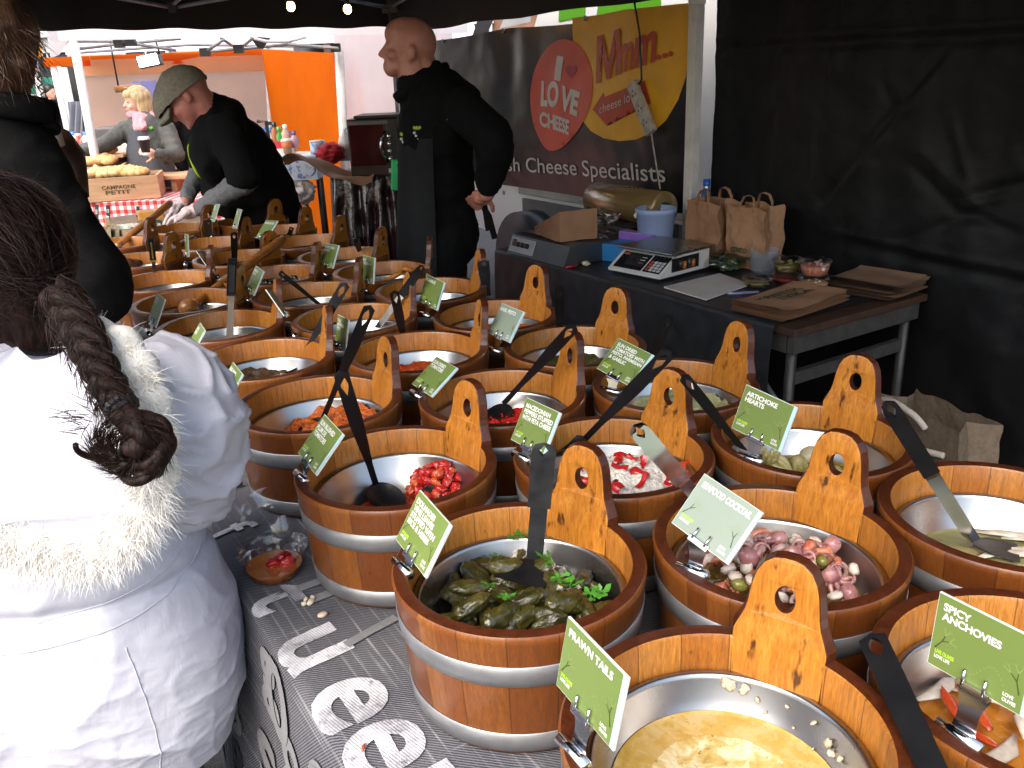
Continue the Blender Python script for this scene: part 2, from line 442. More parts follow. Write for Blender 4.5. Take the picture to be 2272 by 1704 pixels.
# ---- banner
BN = 2.905
def bwave(p):
    p = Vector(p); s = p.dot(TV); z = p.z
    w = .018 * math.sin(s * 3.1 + 1.0) + .012 * nz((s, z, 0), 2.2, 8) + .02 * math.exp(-((s - 4.55) / .10) ** 2) * max(0, (z - 1.0)) - .02 * math.exp(-((s - 4.38) / .09) ** 2) * max(0, z - 1.1) + .004 * nz((s, z, 3), 9, 2)
    return p + NV * w
m = MB()
def bsheet(a, b):
    s = 3.0 + 2.6 * a; zt = 1.835 - .045 * math.sin(math.pi * ((a * 2.6 / 1.55) % 1.0)) * .5 - .02 * a; zb = .915
    return bwave(W(s, BN, zb + (zt - zb) * b))
m.grid(bsheet, 130, 50)
M_ban = pm('banner_vinyl', (.020, .0185, .019), (.011, .010, .011), 5, .30, bump=.2, bd=.004, bscale=30, spec=.6)
bo = thing('banner', 'black printed vinyl cheese banner with red balloon and yellow corner shape', 'banner', (0, 0, 0))
m.build('sheet', M_ban, bo, False)
def ink(name, c): return pm('ink_' + name, c, tuple(x * .85 for x in c), 7, .34, bump=.1, bscale=30)
I_y = ink('yellow', (.86, .44, .02)); I_r = ink('red', (.52, .07, .03)); I_w = ink('white', (.62, .60, .60)); I_o = ink('balloon', (.68, .10, .06)); I_m = ink('magenta', (.42, .04, .06))
def onb(u, v, k): p = PNn(u, v, BN); return p - NV * (.003 * k)
def fillpoly(name, px, k, mat):
    m = MB(); pts = [onb(u, v, k) for u, v in px]
    bm = bmesh.new(); vs = [bm.verts.new(p) for p in pts]; f = bm.faces.new(vs)
    bmesh.ops.triangulate(bm, faces=[f]); 
    for _ in range(6):
        long = [e for e in bm.edges if e.calc_length() > .04]
        if not long: break
        bmesh.ops.subdivide_edges(bm, edges=long, cuts=1); bmesh.ops.triangulate(bm, faces=bm.faces[:])
    bm.verts.index_update(); m.add([bwave(v.co) for v in bm.verts], [[v.index for v in f.verts] for f in bm.faces], 0, True); bm.free()
    return m.build(name, mat, bo, False)
def bz(u, v, s=3.3015, ox=930, oy=0): return (ox + u / s, oy + v / s)
yel = [bz(1115, 132), (1330, 33), bz(1500, 75), bz(2030, 18), bz(2022, 250), bz(1975, 560), bz(1920, 730), bz(1830, 880), bz(1720, 975), bz(1600, 1022), bz(1480, 1032), bz(1360, 1010), bz(1270, 960), bz(1200, 880), bz(1160, 780), bz(1125, 450)]
fillpoly('yellow_print', yel, 1, I_y)
bal = []
for i in range(40):
    t = 2 * math.pi * i / 40
    y = -math.cos(t); x = math.sin(t)
    yy = 690 + (405 if y < 0 else 418) * y
    xx = 1040 + (238 * x) * (1 if y < 0 else (1 - .28 * y * y)) + 40 * (1 - (yy - 285) / 830) - 20 - 55 * max(0, y) ** 2
    bal.append(bz(xx, yy))
fillpoly('balloon_print', bal, 2, I_o)
fillpoly('arrow_print', [bz(1282, 800), bz(1365, 675), bz(1372, 710), bz(1680, 585), bz(1725, 755), bz(1400, 885), bz(1395, 922)], 2, I_r)
heart = []
for i in range(24):
    t = 2 * math.pi * i / 24; x = 16 * math.sin(t) ** 3; y = 13 * math.cos(t) - 5 * math.cos(2 * t) - 2 * math.cos(3 * t) - math.cos(4 * t)
    heart.append(bz(1113 + x * 2.7, 520 - y * 3.6))
fillpoly('heart_print', heart, 3, I_m)
def btext(body, bl, br, tl, k, mat, bold, shear=0.0, space=1.0, name='lettering'):
    A = onb(*bz(*bl), k); B_ = onb(*bz(*br), k); Cc = onb(*bz(*tl), k); full = text_geo(body, bold, shear, space); words = body.split(' '); pre = ''
    for wd in words:
        m = MB(); upto = text_geo((pre + ' ' + wd).strip(), bold, shear, space); vs, fs, x0, x1, y0, y1 = text_geo(wd, bold, shear, space); dx = upto[3] - x1 - full[2]; pre = (pre + ' ' + wd).strip()
        bm = bmesh.new(); bv = [bm.verts.new(A + (B_ - A) * ((v.x + dx) / (full[3] - full[2])) + (Cc - A) * ((v.y - full[4]) / (full[5] - full[4]))) for v in vs]
        for f in fs:
            try: bm.faces.new([bv[i] for i in f])
            except ValueError: pass
        for _ in range(5):
            long = [e for e in bm.edges if e.calc_length() > .035]
            if not long: break
            bmesh.ops.subdivide_edges(bm, edges=long, cuts=1); bmesh.ops.triangulate(bm, faces=bm.faces[:])
        bm.verts.index_update(); m.add([bwave(v.co) for v in bm.verts], [[v.index for v in f.verts] for f in bm.faces], 0, False); bm.free(); m.build(name, mat, bo, False)
btext('I', (982, 585), (1032, 595), (1005, 408), 3, I_w, .06)
btext('LO', (876, 780), (1012, 790), (885, 590), 3, I_w, .05); btext('VE', (1020, 800), (1160, 856), (1046, 625), 3, I_w, .05)
btext('CH', (872, 925), (985, 955), (872, 815), 3, I_w, .045); btext('EESE', (985, 952), (1095, 992), (990, 842), 3, I_w, .04)
fillpoly('lettering', [bz(*q) for q in ((1304, 614), (1312, 266), (1358, 252), (1402, 455), (1452, 222), (1500, 203), (1494, 540), (1458, 553), (1460, 345), (1420, 572), (1388, 582), (1348, 375), (1340, 602))], 3.2, I_r); btext('m', (1484, 545), (1590, 505), (1495, 335), 3, I_r, .03); btext('m', (1600, 505), (1765, 450), (1620, 275), 3, I_r, .03)
btext('...', (1775, 440), (1895, 408), (1770, 402), 3, I_r, .03)
btext('cheese lover', (1338, 835), (1660, 705), (1338, 770), 3, I_w, .0, 0, 1.05)
btext('sh Cheese Specialists', (655, 1285), (1830, 1375), (640, 1148), 2, I_w, .004)
for u, v in ((605, 224), (1222, 133), (622, 1412), (1176, 1470), (200, 300)):
    p = bwave(onb(*bz(u, v), 3)); m = MB(); Mt = Matrix.Rotation(math.atan2(TV.y, TV.x), 3, 'Z') @ Matrix.Rotation(math.pi / 2, 3, 'X')
    m.lathe([(.006, -.002), (.006, .003), (.013, .003), (.013, -.002)], 14, 0, p, True, M=Mt); m.build('eyelet', M_alu, bo)

# power strip hanging in front of banner
ps = thing('power_strip', 'grubby white power strip hanging on its black cable over the banner', 'power strip', (0, 0, 0))
A = PNn(*bz(1560, 610), BN - .06); B_ = PNn(*bz(1700, 975), BN - .06)
M_pstrip = pm('grubby_white', (.50, .47, .42), (.34, .31, .27), 30, .55, lo=.4, hi=.6)
ax = (B_ - A); L = ax.length; ax.normalize(); sd = ax.cross(NV).normalized(); Mr = Matrix((sd, NV, ax)).transposed()
m = MB(); m.box((A + B_) / 2, (.062, .03, L), Mr, 0, .004); m.build('housing', M_pstrip, ps)
m = MB()
for q in (.2, .5, .78):
    for dx, dz in ((0, -.012), (-.011, .008), (.011, .008)): m.box(A + ax * (L * q + dz) + sd * dx - NV * .0155, (.005, .002, .009), Mr)
m.build('socket_holes', M_black, ps)
m = MB(); m.tube([PNn(1396, -60, BN - .05), PNn(1412, 30, BN - .05), PNn(*bz(1615, 250), BN - .05), PNn(*bz(1625, 470), BN - .05), PNn(*bz(1630, 580), BN - .05), PNn(*bz(1610, 615), BN - .055), A], .005, 6); m.build('cable', M_black, ps)
m = MB(); m.tube([B_, PNn(*bz(1735, 1200), BN - .05), PNn(*bz(1765, 1385), BN - .05)], .004, 6); m.build('tail_cable', M_pstrip, ps)

# ---- van parked behind the banner
M_van = pm('van_white_paint', (.80, .80, .80), (.76, .76, .76), 3, .25, bump=0, coat=.5)
M_vgreen = pm('van_green_vinyl', (.10, .33, .02), (.09, .30, .02), 3, .3, bump=0)
M_vglass = pm('van_glass', (.45, .48, .5), (.4, .43, .45), 3, .1, bump=0)
M_vgrey = pm('grey_cladding', (.14, .14, .145), (.11, .11, .115), 8, .6)
VN = 3.42
vn = thing('parked_van', 'white van with green lettering panel parked behind the cheese banner', 'van', W(4.0, VN + .9, 0))
def LV(s, n, z): return W(s, n, z) - W(4.0, VN + .9, 0)
m = MB(); out = [(0.9, .35), (4.75, .35), (5.35, .40), (6.05, .45), (6.1, .95), (5.9, 1.12), (5.38, 1.25), (4.9, 2.05), (4.55, 2.38), (4.2, 2.5), (.9, 2.5)]
m.poly([LV(s, VN, z) for s, z in out], NV * 1.85); m.build('body', M_van, vn)
def vpoly(name, px, k, mat, kk=.004):
    m = MB(); m.poly([PNn(u, v, VN - kk * k) - W(4.0, VN + .9, 0) for u, v in px], NV * (kk * .5)); return m.build(name, mat, vn)
def b2(u, v): return bz(u, v)
vpoly('window', [b2(590, 210), b2(815, 160), b2(820, -60), b2(690, -40)], 1, M_vglass)
vpoly('pillar', [b2(375, 300), b2(500, 240), b2(640, -60), b2(500, -60)], 2, M_black)
vpoly('green_print', [b2(1020, 160), b2(1215, 120), b2(1222, -80), b2(1030, -60)], 1, M_vgreen)
vpoly('green_print', [b2(1300, 110), b2(1770, 50), b2(1770, -120), b2(1330, -100)], 1, M_vgreen)
m = MB(); m.box(LV(3.1, VN - .012, .55), (4.2, .02, .36), Matrix.Rotation(math.atan2(TV.y, TV.x), 3, 'Z')); m.box(LV(3.1, VN - .03, .80), (4.2, .05, .075), Matrix.Rotation(math.atan2(TV.y, TV.x), 3, 'Z'), 1, .01); m.build('cladding', [M_vgrey, pm('pale_trim', (.42, .42, .41), None, 8, .5)], vn)
for s in (1.6, 5.0):
    m = MB(); Mt = Matrix.Rotation(math.atan2(TV.y, TV.x), 3, 'Z') @ Matrix.Rotation(math.pi / 2, 3, 'X')
    m.lathe([(.0, .05), (.2, .05), (.22, .03), (.32, .03), (.335, 0), (.335, -.15), (0, -.15)], 32, 0, LV(s, VN - .03, .336), M=Mt); m.build('wheel', M_black, vn)

# ---- olive table and its denim cloth
TZ = .735
TN0, TN1, TS0, TS1 = .272, 1.425, .02, 5.55
M_tblw = pm('plywood', (.30, .20, .11), (.24, .15, .08), 20, .6)
tt = thing('trestle_table', 'long trestle table under the printed denim cloth carrying all the tubs', 'table', W(2.8, .85, 0))
m = MB(); rT = Matrix.Rotation(math.atan2(TV.y, TV.x), 3, 'Z')
m.box((0, 0, TZ - .02), (TS1 - TS0 - .06, TN1 - TN0 - .06, .028), rT); m.build('tabletop', M_tblw, tt)
for s in (-2.4, -.8, .8, 2.4):
    for n in (-.4, .4):
        m = MB(); p = TV * s + NV * n; m.tube([p, p + ZV * (TZ - .036)], .018, 8); m.build('leg', M_aludark, tt)
m_, nt, b = new_mat('printed_denim')
v = coords(nt, 'UV', (1, 1, 1), False)
rot = nd(nt, 'ShaderNodeMapping'); rot.inputs['Rotation'].default_value = (0, 0, 0); lk(nt, v, rot.inputs[0])
wv = nd(nt, 'ShaderNodeTexWave', wave_type='BANDS', bands_direction='DIAGONAL'); wv.inputs['Scale'].default_value = 105; wv.inputs['Distortion'].default_value = 1.2; wv.inputs['Detail'].default_value = 2; wv.inputs['Detail Scale'].default_value = 3
lk(nt, v, wv.inputs['Vector'])
st1 = nd(nt, 'ShaderNodeMapping'); st1.inputs['Scale'].default_value = (1.6, 70, 4); lk(nt, v, st1.inputs[0])
n1 = noisen(nt, st1.outputs[0], 1.6, 4, .6)
st2 = nd(nt, 'ShaderNodeMapping'); st2.inputs['Scale'].default_value = (70, 5, 5); lk(nt, v, st2.inputs[0])
n2 = noisen(nt, st2.outputs[0], 1.6, 4, .6)
n3 = noisen(nt, v, 9, 5, .6); n4 = noisen(nt, v, 240, 2, .6)
wash = mathn(nt, 'MULTIPLY', mathn(nt, 'ADD', ramp(nt, n1, [(.56, (0, 0, 0)), (.72, (1, 1, 1))]), ramp(nt, n2, [(.64, (0, 0, 0)), (.8, (1, 1, 1))])), ramp(nt, n3, [(.35, (.1, .1, .1)), (.6, (1, 1, 1))]))
basec = mixc(nt, wv.outputs['Fac'], (.022, .022, .027), (.15, .15, .172))
basec = mixc(nt, mathn(nt, 'MULTIPLY', ramp(nt, n3, [(.35, (0, 0, 0)), (.7, (1, 1, 1))]), .35), basec, (.16, .16, .175))
att = nd(nt, 'ShaderNodeAttribute', attribute_name='ink')
inkc = mixc(nt, wv.outputs['Fac'], (.26, .26, .28), (.56, .56, .58))
inkc = mixc(nt, mathn(nt, 'MULTIPLY', ramp(nt, n4, [(.35, (1, 1, 1)), (.55, (0, 0, 0))]), .5), inkc, (.09, .09, .1))
basec = mixc(nt, mathn(nt, 'MINIMUM', wash, .85), basec, (.36, .36, .38))
lk(nt, basec, b.inputs['Base Color']); b.inputs['Roughness'].default_value = .85; b.inputs['Specular IOR Level'].default_value = .25
bumpn(nt, b, mathn(nt, 'ADD', wv.outputs['Fac'], mathn(nt, 'MULTIPLY', n3, .6)), .45, .002)
M_denim = m_
m_, nt, b = new_mat('denim_print_white'); v = coords(nt, 'Object', (1, 1, 1), False)
wv = nd(nt, 'ShaderNodeTexWave', wave_type='BANDS', bands_direction='DIAGONAL'); wv.inputs['Scale'].default_value = 105; wv.inputs['Distortion'].default_value = 1.2; wv.inputs['Detail'].default_value = 2; wv.inputs['Detail Scale'].default_value = 3; lk(nt, v, wv.inputs['Vector'])
inkc = mixc(nt, wv.outputs['Fac'], (.48, .48, .53), (.74, .74, .79)); n4 = noisen(nt, v, 200, 3, .65); n3 = noisen(nt, v, 12, 4, .6)
inkc = mixc(nt, mathn(nt, 'MULTIPLY', ramp(nt, n4, [(.30, (1, 1, 1)), (.46, (0, 0, 0))]), .45), inkc, (.14, .14, .15))
inkc = mixc(nt, mathn(nt, 'MULTIPLY', ramp(nt, n3, [(.38, (1, 1, 1)), (.60, (0, 0, 0))]), .7), inkc, (.10, .10, .115))
n5 = noisen(nt, v, 55, 5, .7); inkc = mixc(nt, ramp(nt, n5, [(.56, (0, 0, 0)), (.66, (.7, .7, .7))]), inkc, (.10, .10, .115))
lk(nt, inkc, b.inputs['Base Color']); b.inputs['Roughness'].default_value = .85; bumpn(nt, b, wv.outputs['Fac'], .4, .0015)
M_dprint = m_
m_, nt, b = new_mat('denim_print_grey'); v = coords(nt, 'Object', (1, 1, 1), False)
n4 = noisen(nt, v, 160, 3, .65); n3 = noisen(nt, v, 8, 4, .6)
lk(nt, mixc(nt, n4, ramp(nt, n3, [(.3, (.06, .06, .066)), (.7, (.20, .20, .215))]), (.24, .24, .25)), b.inputs['Base Color']); b.inputs['Roughness'].default_value = .85
M_dgrey = m_
cl = thing('tablecloth', 'black and white printed denim cloth covering the olive table and hanging down its front', 'tablecloth', (0, 0, 0))
def clothp(s, d):
    """d: distance across from the front hem; the drop is the first .64 m, the edge is rounded"""
    drop = .64; ps = .010 * nz((s, 0, 0), 2.5, 1) + .004 * nz((s, d, 0), 9, 2)
    if d < drop:
        q = 1 - d / drop
        bulge = (.022 * math.sin(s * 9.0) + .03 * nz((s, 0, 0), 3.0, 6) + .02) * q ** .8
        return W(s, TN0 - .004 - bulge - .012 * q, TZ - .012 - (drop - d))
    e = d - drop
    if e < .02:
        a = e / .02 * math.pi / 2; return W(s, TN0 - .004 + .012 * (1 - math.cos(a)), TZ - .012 + .012 * math.sin(a) + ps * .1)
    return W(s, TN0 + .008 + (e - .02), TZ + .0015 + max(0, .0025 * nz((s, e, 0), 14, 3) + .0012 * nz((s, e, 0), 45, 5)))
m = MB()
NS, = (420,)
dl = [.64 * i / 40 for i in range(40)] + [.64 + .02 * i / 6 for i in range(7)] + [.66 + (TN1 - TN0 - .008) * i / 150 for i in range(1, 151)]
m.add([clothp(TS0 + (TS1 - TS0) * i / (NS - 1), d) for d in dl for i in range(NS)], [(j * NS + i, j * NS + i + 1, (j + 1) * NS + i + 1, (j + 1) * NS + i) for j in range(len(dl) - 1) for i in range(NS - 1)], 0, True)
def ne(a, b): return W(TS0 + .0 - .004 - .02 * math.sin(a * 30) * (1 - b), TN0 + (TN1 - TN0) * a, .1 + (TZ - .1) * b)
m.grid(ne, 60, 12)
clo = m.build('cloth', M_denim, cl, False)
uvl = clo.data.uv_layers.new(name='UVMap'); nmain = NS * len(dl)
uvv = [((i % NS) / (NS - 1) * (TS1 - TS0), dl[i // NS]) for i in range(nmain)] + [(v.co.x, v.co.z) for v in clo.data.vertices[nmain:]]
for lp in clo.data.loops: uvl.data[lp.index].uv = uvv[lp.vertex_index]
_lift = [0]
def cprint(body, s, n, ang, h, mat=M_dprint, bold=.03, wsc=1.0, lift=.0022):
    _lift[0] += 1; lift = lift + .0003 * _lift[0]
    """a printed letter on the table top: its up direction turned by ang from the -N direction (towards the customers)"""
    vs, fs, x0, x1, y0, y1 = text_geo(body, bold)
    k = h / (y1 - y0); ux = TV * -math.cos(ang) + NV * math.sin(ang); uy = NV * math.cos(ang) + TV * math.sin(ang); m = MB()
    bm = bmesh.new(); bv = [bm.verts.new(q) for q in vs]
    for f in fs:
        try: bm.faces.new([bv[i] for i in f])
        except ValueError: pass
    for _ in range(4):
        long = [e for e in bm.edges if e.calc_length() * k > .025]
        if not long: break
        bmesh.ops.subdivide_edges(bm, edges=long, cuts=1); bmesh.ops.triangulate(bm, faces=bm.faces[:])
    bm.verts.index_update(); out = []
    for q in bm.verts:
        p = ux * ((q.co.x - (x0 + x1) / 2) * k * wsc) + uy * ((q.co.y - (y0 + y1) / 2) * k)
        ss, nn = s + p.dot(TV), n + p.dot(NV)
        d = nn - (TN0 + .008) + .66
        c = clothp(ss, d)
        up = ZV if d > .66 else (-NV if d < .64 else (ZV - NV).normalized())
        out.append(c + up * lift)
    m.add(out, [[v.index for v in f.verts] for f in bm.faces], 0, True); bm.free()
    return m.build('printed_letter', mat, cl, False)
def SNp(u, v, z=TZ): p = PZ(u, v, z); return p.dot(TV), p.dot(NV)
for ch, s_, n_, h, ang in (('u', 1.135, .318, .105, .1), ('e', .985, .318, .112, .0), ('e', .875, .322, .112, -.1), ('r', .765, .33, .11, .05), ('t', 1.30, .325, .11, .1)): cprint(ch, s_, n_, ang, h, M_dprint, .022)
for ch, (u, v), h, ang, mt in (('l', (825, 1405), .10, .2, M_dgrey),
        ('n', (720, 1310), .08, 0, M_dgrey), ('f', (520, 1180), .09, .2, M_dprint), ('o', (470, 1110), .08, .1, M_dprint), ('s', (640, 1230), .07, .4, M_dgrey)):
    s_, n_ = SNp(u, v); cprint(ch, s_, n_, ang, h, mt, .02 if mt is M_dprint else .02)
M_dblk = pm('denim_print_black', (.012, .012, .014), (.03, .03, .033), 60, .85)
rl = random.Random(31)
RND = [(rl.choice('0oe8a6dbsg'), rl.uniform(.45, 2.6), rl.uniform(.1, .58), rl.uniform(.08, .17), rl.choice((M_dgrey, M_dgrey, M_dblk))) for _ in range(34)]
for qi, (ch, s_, d_, h, mt) in enumerate(RND + [('0', 1.22, .56, .16, M_dgrey), ('o', 1.02, .52, .11, M_dgrey), ('8', .93, .40, .17, M_dgrey), ('e', .80, .55, .12, M_dgrey), ('0', 1.45, .50, .13, M_dgrey), ('6', 1.12, .32, .16, M_dgrey), ('g', 1.65, .52, .13, M_dgrey)]):
    # letters printed on the hanging front
    vs, fs, x0, x1, y0, y1 = text_geo(ch, .02); k = h / (y1 - y0); m = MB()
    bm = bmesh.new(); bv = [bm.verts.new(q) for q in vs]
    for f in fs:
        try: bm.faces.new([bv[i] for i in f])
        except ValueError: pass
    for _ in range(4):
        long = [e for e in bm.edges if e.calc_length() * k > .02]
        if not long: break
        bmesh.ops.subdivide_edges(bm, edges=long, cuts=1); bmesh.ops.triangulate(bm, faces=bm.faces[:])
    bm.verts.index_update()
    m.add([clothp(s_ - (q.co.x - x0) * k, max(.01, min(.636, d_ + (q.co.y - (y0 + y1) / 2) * k))) - NV * (.002 + .00008 * qi) for q in bm.verts], [[v.index for v in f.verts] for f in bm.faces], 0, True); bm.free()
    m.build('printed_letter', mt, cl, False)

# ================================================================ tubs
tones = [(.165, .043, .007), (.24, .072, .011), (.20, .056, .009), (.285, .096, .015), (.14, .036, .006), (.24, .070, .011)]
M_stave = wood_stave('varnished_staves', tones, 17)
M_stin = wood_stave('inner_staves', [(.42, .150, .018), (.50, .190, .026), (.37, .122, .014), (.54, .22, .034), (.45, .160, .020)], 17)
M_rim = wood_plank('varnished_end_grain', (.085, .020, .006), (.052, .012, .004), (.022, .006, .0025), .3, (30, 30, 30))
M_ear = wood_plank('varnished_handle_wood', (.54, .215, .028), (.40, .135, .015), (.14, .040, .007), .9)
M_hoop = pm('galvanised_hoop', (.34, .345, .36), (.27, .275, .29), 25, .42, .7, bump=.05)
M_steel = pm('stainless_steel', (.40, .395, .385), (.33, .325, .32), 5, .28, 1.0, bump=.03, bd=.001, bscale=60, rvar=.1)
TR = .179; TH_ = .195
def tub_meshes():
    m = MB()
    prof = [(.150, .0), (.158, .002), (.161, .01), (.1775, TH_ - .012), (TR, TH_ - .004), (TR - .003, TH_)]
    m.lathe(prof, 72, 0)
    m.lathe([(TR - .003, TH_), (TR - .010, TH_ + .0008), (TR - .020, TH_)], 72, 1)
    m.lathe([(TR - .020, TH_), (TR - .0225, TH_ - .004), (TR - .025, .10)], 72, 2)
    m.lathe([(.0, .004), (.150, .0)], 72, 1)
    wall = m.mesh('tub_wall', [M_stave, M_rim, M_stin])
    m = MB(); m.lathe([(TR - .0245, .1415), (TR - .026, .1445), (.142, .1445), (.142, .130), (TR - .0245, .130)], 72, 0, (0, 0, 0), True); ledge = m.mesh('ledge', [M_ear])
    hoops = []
    for z0, z1 in ((.118, .150), (.008, .038)):
        def rr(z): return .161 + (.1775 - .161) * (z - .01) / (TH_ - .022)
        m = MB(); m.lathe([(rr(z0) + .0005, z0), (rr(z0) + .0022, z0 + .001), (rr(z1) + .0022, z1 - .001), (rr(z1) + .0005, z1)], 96, 0); hoops.append(m.mesh('hoop', [M_hoop]))
    # ear: outline with a hole, cut from a plank that follows the wall
    cu = bpy.data.curves.new('e', 'CURVE'); cu.dimensions = '2D'; cu.fill_mode = 'BOTH'; cu.extrude = .0100; cu.bevel_depth = .0028; cu.bevel_resolution = 1
    half = [(.072, -.052), (.072, -.02), (.072, .004), (.0715, .010), (.067, .018), (.061, .027), (.056, .036), (.0525, .047), (.050, .060), (.047, .074), (.042, .088), (.033, .100), (.020, .1075), (.007, .1095)]
    out = half + [(-x, y) for x, y in reversed(half)]
    def dens(pp, d=.006):
        r = []
        for i, a in enumerate(pp):
            b = pp[(i + 1) % len(pp)]; k = max(1, int(math.hypot(b[0] - a[0], b[1] - a[1]) / d))
            r += [(a[0] + (b[0] - a[0]) * j / k, a[1] + (b[1] - a[1]) * j / k) for j in range(k)]
        return r
    hole = [(.0175 * math.cos(2 * math.pi * i / 24), .060 + .0195 * math.sin(2 * math.pi * i / 24)) for i in range(24)]
    for pp in (dens(out), hole):
        sp = cu.splines.new('POLY'); sp.points.add(len(pp) - 1); sp.use_cyclic_u = True
        for q, (x, y) in zip(sp.points, pp): q.co = (x, y, 0, 1)
    ob = bpy.data.objects.new('e', cu); me = bpy.data.meshes.new_from_object(ob); bpy.data.objects.remove(ob)
    Rm = TR - .0115
    side = []
    for p in me.polygons: side.append(abs(p.normal.z) < .8)
    for v in me.vertices:
        x, y, z = v.co; r = Rm + (z * (1.0 - .28 * max(0, min(1, (y + .02) / .05)))) + y * .085; a = x / Rm * .8
        # a flatter plank than the wall
        v.co = (r * math.cos(a) + (1 - math.cos(a)) * .03, r * math.sin(a), TH_ + y)
    me.materials.clear(); me.materials.append(M_ear); me.materials.append(M_rim)
    for p, s_ in zip(me.polygons, side): p.material_index = 1 if s_ else 0; p.use_smooth = False
    me.name = 'handle_ear'
    m = MB(); m.lathe([(.152, .1465), (.151, .1485), (.145, .1488), (.1425, .147), (.141, .143), (.132, .122), (.118, .098), (.098, .078), (.070, .064), (.04, .058), (.0001, .057)], 64, 0)
    bowl = m.mesh('steel_bowl', [M_steel])
    return wall, ledge, hoops, me, bowl
ME_wall, ME_ledge, ME_hoops, ME_ear, ME_bowl = tub_meshes()
a_ = [.488, .889, 1.286, 1.675, 2.06, 2.447, 2.81, 3.19, 3.66, 4.15]
b_ = [.345, .715, 1.09, 1.463, 1.865, 2.262, 2.64, 3.01, 3.42, 3.83, 4.38]
c_ = [.571, .928, 1.287, 1.65, 2.025, 2.425, 2.79, 3.16, 3.565, 3.945, 4.34]
TUB = {}
for col, ss, n in (('a', a_, .555), ('b', b_, .888), ('c', c_, 1.22)):
    for i, s in enumerate(ss): TUB[col + str(i)] = W(s, n, TZ + .004)
EAR = {'a0': 55, 'a1': 52, 'a2': 40, 'a3': 31, 'a4': 19, 'a5': 21, 'a6': -3, 'a7': 9, 'a8': -17, 'a9': -7, 'b0': -15, 'b1': 43, 'b2': 43, 'b3': 23, 'b4': 14, 'b5': 21, 'b6': -1, 'b7': -3, 'b8': -29, 'b9': -14, 'b10': -23, 'c0': 5, 'c1': 43, 'c2': 25, 'c3': 45, 'c4': 43, 'c5': 17, 'c6': 3, 'c7': -19, 'c8': -21, 'c9': -27, 'c10': -33}
LBL = dict(a0='tub of amber prawn oil at the very front, behind the prawn tails card', a1='tub full of vine leaf rolls, nearest whole tub by the cloth letters', a2='tub with a few red tomatoes in its bowl, above the clear plastic pot',
    a3='tub of coarse orange paste behind the red tomato tub, beside the white coat', a4='tub of dark olive paste with a black spoon lying in it', a5='tub of pale brine with the knife with a black box handle',
    a6='tub of green olives holding the big wooden ladle', a7='tub of stuffed olives beside the black coat, dark knife standing in it', a8='tub of dark olives with a yellow pepper strip and dark ladle', a9='farthest customer side tub, long wooden pestle across it',
    b0='tub behind the spicy anchovies card at the right edge', b1='tub of pink seafood salad behind the pale seafood card', b2='tub of crumbled white cheese and red peppers', b3='tub of shredded sun dried tomato behind the cheese and pepper tub',
    b4='tub of thin red pesto with a black ladle standing in it', b5='nearly empty steel bowl tub with the silver spatula', b6='tub of pale dip with a thin black spoon, before the black olives', b7='tub heaped with shiny black olives',
    b8='tub of small green olives under the long ladle shaft', b9='middle column tub with a dark spoon, third from the far end', b10='farthest middle tub with pale olives near the chalk card',
    c0='tub of pale green oil at the right edge holding the steel spatula', c1='tub of artichoke hearts behind the artichoke card', c2='tub of pale green spread nearest the black covered table', c3='tub of dark green pesto with an upright black spoon',
    c4='tub of bright orange paste before the bald man', c5='tub of pale hummus beside the bald man\'s apron', c6='tub with a ring shaped handle lying in it, just left of the apron', c7='vendor side tub behind the tall green card, fourth from far end',
    c8='vendor side tub with upright dark spoon, third from far end', c9='vendor side tub of little black olives near the cap man', c10='farthest vendor side tub in front of the cap man')
bowls = {}
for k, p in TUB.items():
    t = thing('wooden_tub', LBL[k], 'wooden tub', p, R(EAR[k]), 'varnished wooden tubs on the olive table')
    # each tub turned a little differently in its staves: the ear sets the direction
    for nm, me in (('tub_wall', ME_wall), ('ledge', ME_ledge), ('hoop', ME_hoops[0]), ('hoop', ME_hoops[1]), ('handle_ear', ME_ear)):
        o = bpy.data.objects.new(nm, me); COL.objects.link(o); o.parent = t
    o = bpy.data.objects.new('steel_bowl', ME_bowl); COL.objects.link(o); o.location = p; o.rotation_euler = (0, 0, R(EAR[k] + 11)); bowls[k] = o
    short = LBL[k].replace('tub of ', '').replace('tub with ', '').replace('tub ', '')
    tag(o, 'steel bowl set in the ' + LBL[k] if len(LBL[k].split()) <= 11 else 'steel bowl in the ' + ' '.join(LBL[k].split()[:11]), 'bowl', 'steel bowls inside the tubs')
BZ = .1475  # bowl rim height in a tub

# ================================================================ contents
def heap(name, k, mat, label, cat, zf, r=.139, nr=40, na=110, kind='stuff'):
    """a filling: height zf(x, y, rr) above the tub base, over a disc"""
    m = MB(); vs = [Vector((0, 0, zf(0, 0, 0)))]; fs = []
    for i in range(1, nr + 1):
        q = i / nr
        for j in range(na):
            a = 2 * math.pi * j / na; x, y = r * q * math.cos(a), r * q * math.sin(a); vs.append(Vector((x, y, zf(x, y, q))))
    for j in range(na): fs.append((0, 1 + j, 1 + (j + 1) % na))
    for i in range(nr - 1):
        for j in range(na):
            a = 1 + i * na + j; b = 1 + i * na + (j + 1) % na; fs.append((a, a + na, b + na, b))
    m.add(vs, fs, 0, True); o = m.build(name, mat, None, False); o.location = TUB[k]; tag(o, label, cat, kind=kind); return o
def rb(h):   # bowl radius at height h above tub base
    P = [(.057, .0), (.058, .04), (.064, .07), (.078, .098), (.098, .118), (.122, .132), (.143, .141), (.147, .1425)]
    for (z0, r0), (z1, r1) in zip(P, P[1:]):
        if h <= z1: return r0 + (r1 - r0) * (h - z0) / (z1 - z0)
    return .1425
